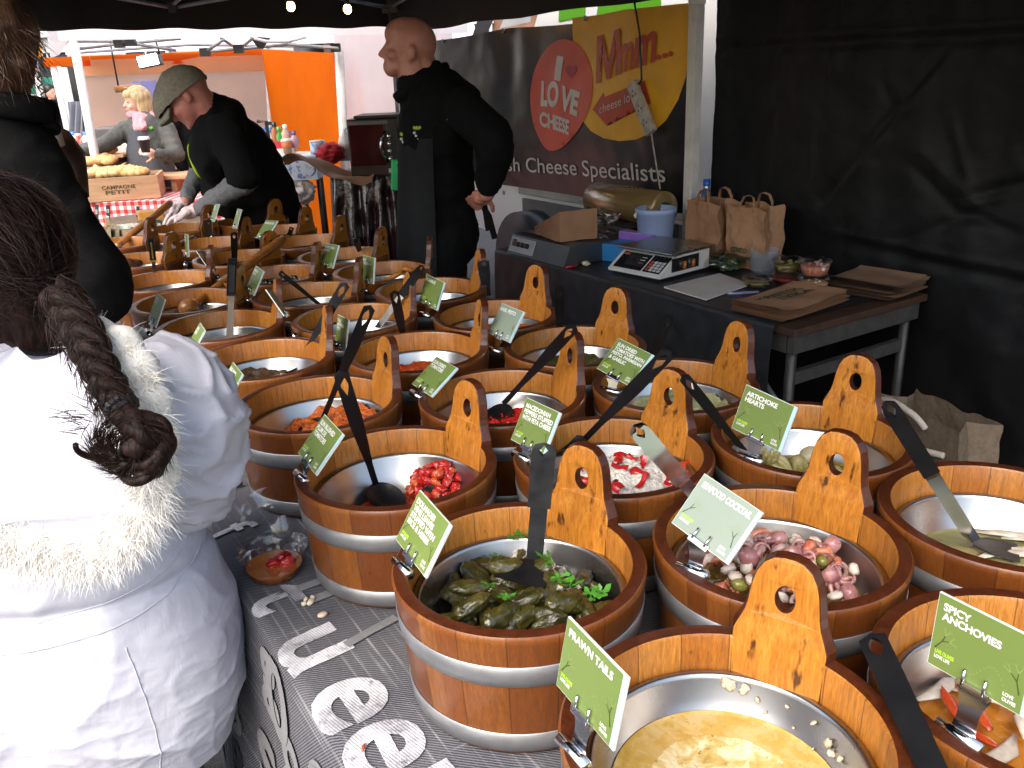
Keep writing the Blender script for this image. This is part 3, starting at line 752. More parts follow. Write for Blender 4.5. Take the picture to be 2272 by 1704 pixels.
def liquid(k, h, mat, label, cat='oil'):
    m = MB(); r = rb(h) - .0005
    m.lathe([(r, h + .0015), (r - .002, h + .0004), (r - .008, h), (r * .5, h), (.0005, h)], 64, 0); o = m.build('oil_pool', mat); o.location = TUB[k]; return tag(o, label, cat)
def lqm(name, c1, c2, scale=14, lo=.4, hi=.6, rough=.08):
    m, nt, b = new_mat(name); v = coords(nt); f = noisen(nt, v, scale, 6, .6, .8); f2 = noisen(nt, v, scale * 3, 4, .6)
    col = ramp(nt, f, [(lo, c1), (hi, c2)]); lk(nt, mixc(nt, mathn(nt, 'MULTIPLY', ramp(nt, f2, [(.6, (0, 0, 0)), (.68, (1, 1, 1))]), .35), col, tuple(min(1, x * 1.8 + .05) for x in c2)), b.inputs['Base Color'])
    b.inputs['Roughness'].default_value = rough; b.inputs['Coat Weight'].default_value = .6; b.inputs['Coat Roughness'].default_value = .03; bumpn(nt, b, f, .12, .004); return m
def scatter(k, n, rmax, zf, r0=.0, c=(0, 0)):
    """spread points over a disc with a dart throw"""
    pts = []; tries = 0
    while len(pts) < n and tries < 6000:
        tries += 1
        a = random.uniform(0, 2 * math.pi); q = math.sqrt(random.random()) * rmax; x, y = c[0] + q * math.cos(a), c[1] + q * math.sin(a)
        if math.hypot(x, y) > .134: continue
        if all((x - p[0]) ** 2 + (y - p[1]) ** 2 > r0 ** 2 for p in pts): pts.append((x, y))
    return [TUB[k] + Vector((x, y, zf(x, y))) for x, y in pts]
def pieces(name, mes, pts, label, cat, group, sc=(.85, 1.15), rot=rq):
    for p in pts: tag(inst(name, random.choice(mes), p, rot(), random.uniform(*sc)), label, cat, group)
def flatrot(t=.35):
    return Quaternion((0, 0, 1), random.uniform(0, 6.28)) @ Quaternion((1, 0, 0), random.uniform(-t, t)) @ Quaternion((0, 1, 0), random.uniform(-t, t))
# --- a0 oil
M_oil0, nt, b = new_mat('prawn_oil'); v = coords(nt, 'Object', (1, 1, 1), False); sp = nd(nt, 'ShaderNodeSeparateXYZ'); lk(nt, v, sp.inputs[0])
rr0 = mathn(nt, 'POWER', mathn(nt, 'ADD', mathn(nt, 'POWER', sp.outputs[0], 2.0), mathn(nt, 'POWER', sp.outputs[1], 2.0)), .5)
f = noisen(nt, v, 16, 6, .6, 1.2); f2 = noisen(nt, v, 42, 5, .6, .6); f3 = noisen(nt, v, 170, 2, .5)
cl0 = ramp(nt, f, [(.34, (.40, .25, .055)), (.5, (.60, .44, .16)), (.62, (.80, .70, .45))]); cl0 = mixc(nt, mathn(nt, 'MULTIPLY', ramp(nt, f2, [(.52, (0, 0, 0)), (.60, (1, 1, 1))]), .55), cl0, (.84, .76, .56))
cl0 = mixc(nt, mathn(nt, 'MULTIPLY', ramp(nt, f3, [(.66, (0, 0, 0)), (.70, (1, 1, 1))]), .6), cl0, (.14, .10, .03))
rim0 = ramp(nt, mathn(nt, 'ADD', rr0, mathn(nt, 'MULTIPLY', mathn(nt, 'SUBTRACT', f, .5), .02)), [(.0, (0, 0, 0)), (.5, (1, 1, 1))])
edge0 = mathn(nt, 'GREATER_THAN', mathn(nt, 'ADD', rr0, mathn(nt, 'MULTIPLY', mathn(nt, 'SUBTRACT', f2, .5), .016)), .0835)
lk(nt, mixc(nt, mathn(nt, 'MULTIPLY', edge0, .7), cl0, (.50, .31, .06)), b.inputs['Base Color']); b.inputs['Roughness'].default_value = .12; b.inputs['Coat Weight'].default_value = .7; b.inputs['Coat Roughness'].default_value = .03; bumpn(nt, b, f2, .10, .002)
liquid('a0', .109, M_oil0, 'cloudy amber oil pool in the front steel bowl behind the prawn tails card')
M_garlic = pm('garlic_flesh', (.62, .56, .42), (.50, .43, .30), 40, .35, sss=.2)
def chunk_me(name, r, mat, seed, amp=.35, s=1.6, seg=14, rings=10):
    m = MB(); m.ball((0, 0, 0), r, seg, rings, 0, None, lambda p, d: p * (1 + amp * fbm(d, s, seed, 3))); return m.mesh(name, [mat])
ME_gar = [chunk_me('garlic', (.006, .0045, .003), M_garlic, i, .5, 2.2) for i in range(4)]
gp = []
for az, h, s in ((62, .138, 1.6), (55, .13, .8), (40, .135, .7), (25, .135, .9), (14, .128, 1.5), (10, .122, 1.2), (4, .126, 1.1), (-2, .115, .7), (-8, .112, 1.9), (-14, .106, 1.7), (-20, .10, .8), (50, .12, .6), (34, .118, .5), (20, .112, .5), (-25, .095, .9), (-30, .093, .8), (70, .141, 2.3)):
    a = R(az + 6); r = rb(h) - .004; o = inst('garlic_crumb', random.choice(ME_gar), TUB['a0'] + Vector((r * math.cos(a), r * math.sin(a), h)), rq(), s * .72); tag(o, 'small white garlic crumb stuck to the front steel bowl', 'garlic', 'garlic crumbs in the prawn oil bowl')
for p in scatter('a0', 26, .085, lambda x, y: .0905, .012): tag(inst('garlic_crumb', random.choice(ME_gar), p, flatrot(.2), (1.3, 1.3, .5)), 'pale garlic flake floating in the amber prawn oil', 'garlic', 'garlic flakes afloat in the prawn oil')
# --- a1 dolmades
M_leaf, nt, b = new_mat('vine_leaf'); v = coords(nt)
f = noisen(nt, v, 60, 5, .6, .5); f2 = noisen(nt, v, 22, 3); f3 = noisen(nt, v, 260, 3, .6)
col = ramp(nt, f2, [(.3, (.013, .014, .003)), (.5, (.040, .037, .006)), (.7, (.085, .068, .013))]); col = mixc(nt, mathn(nt, 'MULTIPLY', ramp(nt, f, [(.5, (0, 0, 0)), (.7, (1, 1, 1))]), .4), col, (.14, .115, .035))
lk(nt, col, b.inputs['Base Color']); b.inputs['Roughness'].default_value = .28; b.inputs['Coat Weight'].default_value = .5; b.inputs['Coat Roughness'].default_value = .12
bumpn(nt, b, mathn(nt, 'ADD', f, mathn(nt, 'MULTIPLY', f3, .3)), .8, .004)
def dolma_me(seed):
    m = MB(); L = .031; r0 = .0150
    def fn(p, d):
        q = 1 + .26 * fbm(d, 2.6, seed, 4) + .09 * abs(math.sin(9 * d.z + 3 * math.atan2(d.y, d.x) + seed)) - .05
        return Vector((p.x * q, p.y * q * (.74 + .1 * nz(d, 1, seed)), p.z * (1 + .1 * nz(d, 2, seed + 4))))
    m.ball((0, 0, 0), (r0, r0, L), 30, 26, 0, Matrix.Rotation(math.pi / 2, 3, 'Y'), lambda p, d: fn(Vector((p.x, p.y, math.copysign(abs(d.z) ** .75, d.z) * L)), d)); return m.mesh('dolma', [M_leaf])
ME_dol = [dolma_me(i * 3.3) for i in range(6)]
M_rice = pm('rice_filling', (.62, .55, .42), (.36, .30, .20), 220, .5, bump=.6, bscale=260)
ME_rice = [chunk_me('rice', (.008, .007, .005), M_rice, 30 + i, .5, 2.6) for i in range(3)]
random.seed(21)
for li, (n, rm, z, d0) in enumerate(((24, .118, .106, .038), (18, .106, .126, .042), (9, .085, .138, .048))):
    for p in scatter('a1', n, rm, lambda x, y: z + random.uniform(-.004, .004) + (.012 * (math.hypot(x, y) / .12) ** 2 if li == 0 else 0), d0):
        q = Quaternion((0, 0, 1), random.gauss(-.5, .9)) @ Quaternion((0, 1, 0), random.uniform(-.35, .35)) @ Quaternion((1, 0, 0), random.uniform(0, 6))
        tag(inst('vine_leaf_roll', random.choice(ME_dol), p, q, random.uniform(.85, 1.15)), 'oily dark green stuffed vine leaf roll in the dolmades bowl', 'vine leaf roll', 'vine leaf rolls in the bowl')
        if random.random() < .42: tag(inst('rice_lump', random.choice(ME_rice), p + q @ Vector((.026, 0, .004)), rq(), random.uniform(.6, .95)), 'lump of rice filling spilling from a vine leaf roll', 'rice lump', 'spilt rice among the rolls')
M_herb = pm('parsley', (.07, .26, .02), (.03, .13, .01), 60, .5)
def herb_me(seed):
    random.seed(seed); m = MB()
    for i in range(9):
        a = random.uniform(0, 6.28); r = random.uniform(.004, .012); c = Vector((r * math.cos(a), r * math.sin(a), random.uniform(0, .006))); t = Vector((math.cos(a), math.sin(a), random.uniform(.1, .6))) * random.uniform(.005, .009); w = t.cross(ZV).normalized() * random.uniform(.002, .004)
        m.add([c - t, c - w * .8 + ZV * .001, c + t * .3 - w * 1.1, c + t, c + t * .3 + w * 1.1, c + w * .8 + ZV * .001], [(0, 1, 2, 3, 4, 5)], 0, True); m.tube([Vector((0, 0, 0)), c - t], .0005, 4)
    return m.mesh('herb', [M_herb])
ME_herb = [herb_me(50 + i) for i in range(4)]
for i, (u, v) in enumerate(((1150, 1195), (1105, 1240), (1085, 1300), (1310, 1318), (1330, 1318), (1265, 1300), (1215, 1245), (1240, 1285), (1120, 1330), (1180, 1190))):
    p = PZ(u, v, TUB['a1'].z + .152); tag(inst('parsley_sprig', ME_herb[i % 4], p, flatrot(.4), random.uniform(.8, 1.2)), 'bright green chopped parsley sprig on the vine leaf rolls', 'parsley', 'parsley on the vine leaf rolls')
# --- tomatoes
M_tom = pm('oily_tomato', (.56, .022, .020), (.38, .010, .012), 45, .22, bump=.5, bd=.003, bscale=120, coat=.5)
M_tomo = pm('orange_tomato', (.55, .09, .015), (.42, .03, .012), 45, .22, bump=.5, bscale=120, coat=.5)
ME_tom = [chunk_me('tomato', (.0125, .011, .007), M_tom if i < 4 else M_tomo, 60 + i, .5, 2.4, 20, 14) for i in range(6)]
random.seed(5)
hx = PZ(975, 1075, TUB['a2'].z + .10) - TUB['a2']
pieces('dried_tomato', ME_tom, scatter('a2', 34, .058, lambda x, y: .096 + .034 * max(0, 1 - ((x - hx.x) ** 2 + (y - hx.y) ** 2) / .055 ** 2) + random.uniform(0, .012), .0125, (hx.x, hx.y)), 'wrinkled glossy red half dried tomato in the steel bowl', 'tomato', 'red tomatoes in the steel bowl', (.7, 1.1))
M_red = lqm('red_oil', (.20, .012, .008), (.34, .05, .02), 20)
liquid('a2', .083, M_red, 'red oil under the tomatoes in the sun blushed tub')
# --- pastes
M_opaste = pm('orange_paste', (.55, .13, .012), (.36, .055, .006), 60, .4, bump=.9, bd=.006, bscale=150, lo=.4, hi=.6)
M_rpaste = pm('red_paste', (.45, .07, .012), (.30, .028, .008), 50, .35, bump=.8, bd=.006, bscale=140)
M_dpaste = pm('olive_paste', (.085, .055, .03), (.035, .022, .012), 70, .3, bump=.8, bd=.005, bscale=160)
M_gpaste = pm('green_pesto', (.075, .085, .018), (.03, .038, .008), 70, .35, bump=.9, bd=.005, bscale=160)
M_ppaste = pm('pale_spread', (.42, .42, .24), (.28, .30, .13), 60, .4, bump=.6, bd=.005, bscale=120)
M_cream = pm('cream_dip', (.62, .56, .45), (.52, .45, .34), 30, .35, bump=.4, bd=.004, bscale=90)
def lump(seed, base, amp, s=28, tilt=(0, 0), edge=.0):
    def f(x, y, q):
        return base + amp * fbm((x, y, 0), s, seed, 4) + .3 * amp * fbm((x, y, 2), s * 4, seed, 3) + tilt[0] * x + tilt[1] * y - edge * q * q
    return f
def ring(k, f):  # keep a heap inside the bowl
    def g(x, y, q):
        h = f(x, y, q); return h
    return g
heap('orange_paste', 'a3', M_opaste, 'coarse orange tomato paste in the third tub of the customer side', 'paste', lump(1, .114, .016, 26, (.16, .10)), .132)
heap('olive_paste', 'a4', M_dpaste, 'dark chopped olive paste in the tub with the lying spoon', 'paste', lump(2, .120, .010, 30, (-.12, 0)), .130)
heap('red_pesto', 'b4', M_rpaste, 'thin red pesto smeared in the bowl under the standing ladle', 'paste', lump(3, .120, .008, 24), .134)
heap('shredded_tomato', 'b3', M_tom, 'shredded red tomato in the tub behind the cheese and peppers', 'paste', lump(4, .118, .016, 40, (.05, -.05)), .132)
heap('green_pesto', 'c3', M_gpaste, 'dark green pesto in the tub with the upright black spoon', 'paste', lump(5, .124, .007, 30), .137)
heap('green_spread', 'c2', M_ppaste, 'pale green spread in the tub nearest the black covered table', 'paste', lump(6, .116, .016, 22, (.10, .06)), .131)
heap('orange_relish', 'c4', M_opaste, 'bright orange relish in the tub before the bald man', 'paste', lump(7, .128, .008, 30), .138)
heap('hummus', 'c5', M_cream, 'pale hummus in the tub beside the apron', 'paste', lump(8, .122, .006, 20), .137)
M_brine = lqm('pale_brine', (.40, .34, .28), (.50, .46, .42), 9, .3, .7)
M_broth = lqm('olive_brine', (.13, .09, .02), (.20, .15, .04), 12)
M_clear = lqm('clear_oil', (.34, .32, .27), (.42, .40, .36), 6, .3, .7, .05)
liquid('a5', .124, M_brine, 'pale brine in the tub with the box handled knife', 'brine')
liquid('b6', .126, M_clear, 'thin pale dressing in the tub before the black olives', 'dressing')
liquid('b5', .112, M_clear, 'thin clear dressing under the silver spatula', 'dressing')
liquid('c1', .100, lqm('artichoke_oil', (.22, .17, .045), (.34, .28, .11), 16), 'yellow green oil around the artichoke hearts')
liquid('c0', .098, lqm('green_oil', (.20, .19, .07), (.34, .32, .16), 9), 'pale green oil pool in the tub at the right edge')
liquid('b0', .100, lqm('anchovy_oil', (.38, .13, .012), (.48, .20, .03), 14), 'orange oil in the bowl behind the spicy anchovies card')
for k in ('a6', 'a7', 'b8', 'b10', 'b9', 'a9', 'c6', 'c7', 'c8', 'c10'):
    liquid(k, .118, M_broth, 'dark brine in the ' + LBL[k] if len(LBL[k].split()) <= 12 else 'dark brine in the ' + ' '.join(LBL[k].split()[:12]), 'brine')
for k in ('a8', 'b7', 'c9'): liquid(k, .112, M_broth, 'brown brine under olives in the ' + ' '.join(LBL[k].split()[:9]), 'brine')
# --- olives
M_go = pm('green_olive', (.26, .25, .05), (.16, .16, .025), 30, .25, bump=.1, coat=.4)
M_so = pm('stuffed_olive', (.36, .32, .10), (.26, .23, .06), 30, .25, bump=.1, coat=.4)
M_bo = pm('black_olive', (.014, .010, .012), (.006, .005, .006), 30, .16, bump=.1, coat=.6)
M_po = pm('purple_olive', (.06, .018, .018), (.025, .010, .008), 30, .2, bump=.1, coat=.5)
M_pim = pm('pimento', (.6, .16, .02), (.5, .08, .01), 60, .3)
def olive(mat, stuffed=False):
    m = MB(); m.ball((0, 0, 0), (.0095, .0095, .0122), 14, 10, 0)
    if stuffed: m.ball((0, 0, .0108), (.0038, .0038, .003), 8, 5, 1)
    return m.mesh('olive', [mat, M_pim])
O_g, O_s, O_b, O_p = olive(M_go), olive(M_so, True), olive(M_bo), olive(M_po)
random.seed(11)
def olives(k, me, n, z, heapz, lab, group, rm=.13, d0=.019, c=(0, 0)):
    pieces('olive', [me], scatter(k, n, rm, lambda x, y: z + heapz * (1 - (math.hypot(x - c[0], y - c[1]) / .13) ** 2) + random.uniform(-.002, .004), d0, c), lab, 'olive', group, (.9, 1.1))
olives('a6', O_g, 34, .125, .006, 'shiny green olive in the tub with the big wooden ladle', 'green olives round the wooden ladle')
olives('a7', O_s, 30, .126, .008, 'pale stuffed olive with orange centre in the tub by the coat', 'stuffed olives in one tub')
olives('b8', O_g, 30, .128, .008, 'small green olive in the tub under the ladle shaft', 'green olives under the ladle shaft')
olives('b10', O_s, 28, .128, .008, 'pale olive in the farthest middle tub', 'pale olives in the farthest middle tub')
olives('a8', O_p, 34, .122, .012, 'dark purple olive in the tub with the yellow pepper', 'dark olives with the yellow pepper')
olives('c9', O_b, 34, .126, .024, 'little black olive in the vendor side tub by the cap man', 'small black olives by the cap man')
olives('b7', O_b, 42, .116, .016, 'shiny black olive heaped in the middle column tub', 'black olives heaped in one tub', .128, .018)
olives('b7', O_b, 36, .132, .022, 'shiny black olive heaped in the middle column tub', 'black olives heaped in one tub', .10, .018)
olives('b7', O_b, 14, .15, .016, 'shiny black olive heaped in the middle column tub', 'black olives heaped in one tub', .055, .018, (.03, .02))
M_yp = pm('yellow_pepper', (.72, .42, .01), (.6, .3, .01), 30, .3, coat=.3)
m = MB(); m.tube([(-.04, 0, .137), (-.015, .004, .148), (.012, .003, .15), (.036, -.004, .140)], [.003, .006, .006, .003], 8, 0, True, (1, .6)); o = m.build('pepper_strip', M_yp); o.location = TUB['a8'] + Vector((.06, -.045, .004)); tag(o, 'bright yellow pepper strip on the dark olives', 'pepper strip')
# --- garlic bulb in brine
m = MB(); m.ball((0, 0, 0), (.022, .022, .017), 24, 14, 0, None, lambda p, d: p * (1 + .06 * abs(math.sin(4 * math.atan2(d.y, d.x)))))
gb = m.mesh('garlic_bulb', [pm('garlic_skin', (.68, .60, .54), (.58, .48, .44), 30, .4, sss=.2)])
for x, y, s in ((-.045, -.02, 1), (.0, -.055, .8)): tag(inst('garlic_clove', gb, TUB['a5'] + Vector((x, y, .121)), rq(), s), 'pale pink garlic bulb half sunk in the pale brine', 'garlic', 'garlic bulbs in the brine')
# --- artichokes
M_art = pm('artichoke', (.50, .44, .20), (.32, .28, .09), 50, .35, bump=.5, bscale=90, sss=.1); M_mush = pm('pale_heart', (.60, .54, .38), (.48, .41, .25), 60, .4, bump=.3)
def art_me(seed):
    m = MB()
    for i in range(7):
        a = 2 * math.pi * i / 7 + .2 * seed; m.ball((.010 * math.cos(a), .010 * math.sin(a), .002 * (i % 2)), (.010, .007, .020), 12, 9, 0, Matrix.Rotation(a, 3, 'Z') @ Matrix.Rotation(.35, 3, 'Y'))
    m.ball((0, 0, -.008), (.014, .014, .014), 14, 9, 0); return m.mesh('artichoke', [M_art])
ME_art = [art_me(0), art_me(1)]
random.seed(4)
for u, v, s in ((1770, 1028, 1.0), (1735, 1035, .9), (1712, 1020, .9), (1850, 1050, .8), (1872, 1060, .7), (1690, 1005, .8)):
    tag(inst('artichoke_heart', random.choice(ME_art), PZ(u, v, TUB['c1'].z + .104), rq(), s), 'pale green artichoke heart in yellow oil', 'artichoke heart', 'artichoke hearts in oil')
m = MB(); m.ball((0, 0, 0), (.021, .021, .017), 24, 14, 0, None, lambda p, d: p * (1 + .06 * nz(d, 2, 1))); o = m.build('mushroom_cap', M_mush); o.location = PZ(1798, 1010, TUB['c1'].z + .116); tag(o, 'round cream coloured heart standing out of the oil', 'artichoke heart')
# --- seafood
M_pr = pm('prawn', (.62, .26, .15), (.52, .13, .07), 70, .28, bump=.3, bscale=90, coat=.4, sss=.15, lo=.42, hi=.58)
M_sq = pm('squid', (.60, .44, .38), (.42, .22, .22), 40, .28, bump=.4, bscale=120, coat=.4, sss=.1)
M_oc = pm('octopus', (.50, .26, .23), (.30, .11, .12), 50, .28, bump=.5, bscale=150, coat=.4)
M_wf = pm('white_fish', (.66, .60, .52), (.54, .44, .36), 50, .35, bump=.2, sss=.2)
def prawn_me(seed):
    m = MB(); pts = []; rad = []
    for i in range(14):
        q = i / 13; a = -.3 + 3.4 * q; r = .0135 - .002 * q; pts.append((r * math.cos(a), .002 * math.sin(3 * q + seed), r * math.sin(a))); rad.append((.0062 - .0045 * q) * (1 + .10 * math.cos(q * 36)))
    m.tube(pts, rad, 10); t = Vector(pts[-1])
    for k in (-1, 0, 1): m.add([t, t + Vector((-.002 + .001 * k, .003 * k - .0012, -.008)), t + Vector((0, .003 * k + .0012, -.0085))], [(0, 1, 2)], 0, False)
    return m.mesh('prawn', [M_pr])
def octo_me(seed):
    random.seed(seed); m = MB(); m.ball((0, 0, .008), (.011, .010, .013), 16, 12, 0, None, lambda p, d: p * (1 + .1 * fbm(d, 2, seed, 3)))
    for i in range(8):
        a = 2 * math.pi * i / 8; pts = []
        for j in range(11):
            q = j / 10; r = .006 + .026 * q; z = -.004 + .006 * math.sin(q * 3 + i) - .004 * q; aa = a + .9 * q * q * (1 if i % 2 else -1); pts.append((r * math.cos(aa) * (1 - .35 * q ** 4), r * math.sin(aa) * (1 - .35 * q ** 4), z))
        m.tube(pts, [.0042 - .0034 * j / 10 for j in range(11)], 7)
    return m.mesh('octopus', [M_oc if seed % 2 else M_sq])
def ring_me():
    m = MB(); pr = [(.011 + .0035 * math.cos(t), .005 * math.sin(t)) for t in [2 * math.pi * i / 10 for i in range(10)]]; m.lathe(pr, 24, 0, (0, 0, 0), True, True, 1, .8); return m.mesh('ring', [M_sq])
ME_pr = [prawn_me(i) for i in range(3)]; ME_oc = [octo_me(i) for i in (1, 2, 3)]; ME_ri = [ring_me()]; ME_wf = [chunk_me('white', (.011, .008, .006), M_wf, 80 + i, .3, 1.6) for i in range(4)]
random.seed(9)
zf1 = lambda x, y: .120 + .020 * max(0, 1 - (x * x + y * y) / .016) + random.uniform(0, .012)
heap('seafood_oil', 'b1', M_broth, 'dark oily marinade under the seafood salad', 'marinade', lump(9, .106, .006, 30), .128)
pieces('prawn', ME_pr, scatter('b1', 26, .128, zf1, .022), 'curled pink and orange prawn in the seafood salad', 'prawn', 'prawns in the seafood salad', (1.15, 1.5))
pieces('baby_octopus', ME_oc, scatter('b1', 9, .118, lambda x, y: zf1(x, y) + .008, .036), 'small purple octopus with curled arms in the seafood salad', 'octopus', 'octopuses in the seafood salad', (1.0, 1.45), lambda: flatrot(.8))
pieces('squid_ring', ME_ri, scatter('b1', 12, .12, lambda x, y: zf1(x, y) + .006, .03), 'pale squid ring in the seafood salad', 'squid ring', 'squid rings in the seafood salad')
pieces('mussel_piece', ME_wf, scatter('b1', 42, .125, lambda x, y: zf1(x, y) + .010, .017), 'pale shellfish piece in the seafood salad', 'shellfish', 'shellfish pieces in the seafood salad')
olives('b1', O_g, 4, .136, .006, 'green olive among the seafood salad', 'olives in the seafood salad', .09, .05)
# --- feta and peppers
M_feta = pm('crumbled_feta', (.82, .79, .72), (.72, .67, .58), 120, .6, bump=1.0, bd=.005, bscale=200)
def zfe(x, y, q=0): return .126 + .030 * max(0, 1 - ((x - .03) ** 2 + (y - .01) ** 2) / .014) + .010 * fbm((x, y, 1), 45, 3, 4) + .004 * fbm((x, y, 5), 150, 6, 2) - (.03 if x < -.07 else 0)
heap('feta_crumble', 'b2', M_feta, 'crumbled white cheese heaped among red peppers', 'cheese', zfe, .134, 60, 170)
ME_pep = []
for i in range(5):
    m = MB(); rr = random.Random(i)
    m.grid(lambda a, b: Vector(((a - .5) * .034, (b - .5) * (.017 + .004 * math.sin(a * 5 + i)), .006 * math.cos((b - .5) * 3) + .004 * math.sin(a * 4 + i))), 12, 8)
    m.grid(lambda a, b: Vector(((a - .5) * .034, (b - .5) * (.017 + .004 * math.sin(a * 5 + i)), -.002 + .006 * math.cos((b - .5) * 3) + .004 * math.sin(a * 4 + i))), 12, 8); ME_pep.append(m.mesh('pepper', [M_tom if i < 4 else M_tomo]))
random.seed(3)
pieces('red_pepper_piece', ME_pep, scatter('b2', 34, .118, lambda x, y: zfe(x, y) + .003, .02, (.02, -.01)), 'glossy red pepper piece among the crumbled white cheese', 'pepper piece', 'red pepper pieces in the cheese', (.6, 1.1), lambda: flatrot(.8))
for (u, v), mt, lab in (((1520, 1042), M_tomo, 'orange pepper by the right side of the cheese bowl'), ((1500, 1018), pm('green_chilli', (.32, .34, .03), (.2, .24, .02), 30, .3, coat=.4), 'yellow green chilli on the cheese crumble'), ((1330, 1072), M_tom, 'big red pepper seen through the vine leaf tub handle hole')):
    m = MB(); m.tube([(-.03, 0, 0), (-.012, .004, .006), (.012, .002, .006), (.032, -.006, 0)], [.004, .010, .009, .002], 12); o = m.build('pepper', mt); o.location = PZ(u, v, TUB['b2'].z + .136); o.rotation_euler = (0, 0, .7); tag(o, lab, 'pepper')
# --- anchovies
M_anch = pm('anchovy', (.62, .57, .48), (.46, .40, .32), 60, .3, bump=.3, coat=.3)
def anch_me(i):
    m = MB(); m.tube([(-.05, 0, 0), (-.02, .004 * (i - 1), .004), (.02, -.004 * (i - 1), .004), (.055, .002, 0)], [.003, .009, .010, .002], 10, 0, True, (.4, 1)); return m.mesh('anchovy', [M_anch])
ME_an = [anch_me(i) for i in range(3)]
for u, v in ((2240, 1190), (2265, 1175), (2235, 1232), (2275, 1225), (2300, 1205)): tag(inst('anchovy_fillet', random.choice(ME_an), PZ(u, v, TUB['c0'].z + .102), Quaternion((0, 0, 1), random.uniform(-.5, .4)), 1), 'pale anchovy fillet in green oil at the right edge', 'anchovy', 'anchovy fillets in green oil')
ME_pst = [chunk_me('strip', (.03, .008, .004), M_tomo, 90 + i, .3, 2) for i in range(3)]
pieces('pepper_strip', ME_pst + ME_an, scatter('b0', 22, .115, lambda x, y: .106 + random.uniform(0, .012), .026), 'orange strip in the spicy anchovy bowl', 'pepper strip', 'strips in the spicy anchovy bowl', (.8, 1.1), lambda: flatrot(.3))
# ================================================================ name cards clipped to the tubs
M_card = pm('green_card', (.155, .22, .055), (.135, .195, .048), 4, .34, bump=.03, bscale=200)
M_cardedge = pm('card_white_edge', (.72, .76, .70), (.6, .64, .6), 30, .5)
M_cblue = pm('card_blue_stripe', (.46, .68, .80), (.42, .62, .74), 4, .35, bump=0)
M_cwhite = pm('card_white_ink', (.82, .82, .80), (.74, .74, .72), 20, .4, bump=0)
M_clime = pm('card_lime_ink', (.50, .80, .05), (.42, .7, .04), 20, .4, bump=0)
M_ctree = pm('card_tree_ink', (.05, .075, .02), (.04, .06, .016), 20, .4, bump=0)
M_cpale = pm('card_pale_ink', (.26, .34, .13), (.23, .30, .11), 20, .4, bump=0)
M_cglare = pm('glare_green_card', (.27, .33, .26), (.24, .29, .23), 6, .32, bump=.03)  # green card with the reflected sky glare mixed into its colour
M_chrome = pm('chrome', (.72, .72, .74), (.6, .6, .62), 10, .16, 1.0, bump=.03, rvar=.08)
POSE = {'a0': (0.0662, 0.6935, 1.012, -1.0776, 0.1704, -0.0481), 'b0': (0.4524, 0.6959, 1.0253, -1.0592, 0.0833, 0.0239), 'a1': (-0.1325, 1.0591, 0.9776, -1.0099, 0.5104, -0.1086), 'b1': (0.2699, 1.0262, 1.0011, -0.8095, 0.641, -0.2333), 'a2': (-0.3366, 1.3696, 0.9843, -1.037, 0.7294, -0.0419), 'b2': (0.0398, 1.4147, 0.9815, -0.9934, 0.4907, 0.0121), 'c1': (0.4318, 1.3616, 1.0035, -0.8543, 0.2441, -0.1485), 'a3': (-0.5878, 1.6773, 0.9904, -1.0991, 0.642, 0.0141), 'b3': (-0.1672, 1.759, 0.9642, -1.0467, 0.9065, -0.0019), 'c2': (0.2444, 1.7364, 0.9869, -0.7467, 0.7615, -0.2203), 'a4': (-0.7574, 1.9777, 1.0008, -1.1669, 0.6342, 0.0594), 'a5': (-0.9853, 2.3376, 0.9914, -1.0075, 0.4743, 0.0079), 'b4': (-0.4411, 2.1679, 0.9534, -1.1339, 0.2397, 0.0886), 'c3': (-0.0082, 2.0507, 0.9958, -0.986, 0.5781, -0.0319), 'b5': (-0.6205, 2.2452, 1.0217, 1.8344, 0.4911, -0.2821), 'b6': (-0.8033, 2.6841, 0.9877, -1.0532, 0.5333, -0.0129), 'c4': (-0.2182, 2.4055, 0.9945, -0.9307, 0.3369, -0.0996), 'c5': (-0.4508, 2.7475, 0.9955, -1.0437, 0.1873, 0.0613), 'c6': (-0.6279, 3.0185, 0.9927, -0.9235, 0.4341, 0.0455), 'b7': (-1.0714, 3.0372, 0.9878, 1.7738, 0.47, -0.1726), 'b8': (-1.2275, 3.2936, 1.0023, -1.1162, 0.1223, 0.113), 'c7': (-0.924, 3.3316, 1.0431, -0.9193, 0.743, 0.0791), 'b9': (-1.3088, 3.915, 1.0337, -1.1067, 0.4493, 0.0978), 'c8': (-1.1288, 3.6453, 1.0437, -1.1435, 0.4178, 0.078)}
CTXT = dict(a0=['PRAWN TAILS'], b0=['SPICY', 'ANCHOVIES'], a1=['DOLMADES', 'VINE LEAVES', 'STUFFED WITH', 'RICE & HERBS'], b1=['SEAFOOD COCKTAIL'], a2=['SUN BLUSHED', 'PLUM DE', 'TOMATOES'],
    b2=['MACEDONIAN', 'PEPPERS STUFFED', 'WITH FETA CHEESE'], c1=['ARTICHOKE', 'HEARTS'], a3=['SUN DRIED', 'TOMATO', 'PASTE'], b3=['SUN DRIED', 'TOMATOES'], c2=['SUN DRIED', 'TOMATOES WITH', 'PESTO, PARMESAN', '& GARLIC'],
    a4=['OLIVE', 'PASTE'], a5=['GARLIC', 'IN OIL'], b4=['CHILLI', 'AND PEPPER', 'PESTO'], c3=['BASIL PESTO'], b5=['TZATZIKI'], b6=['FRENCH', 'OLIVES'], c4=['HUMMUS'], c5=['BABY', 'MOZZARELLA'], c6=['SWEET CHILLI', 'GARLIC'], b7=['PITTED', 'OLIVES'], b8=['GREEN', 'OLIVES'], c7=['MIXED OLIVES'], b9=['HERB', 'OLIVES'], c8=['CHILLI', 'OLIVES'])
CW, CH = .104, .083
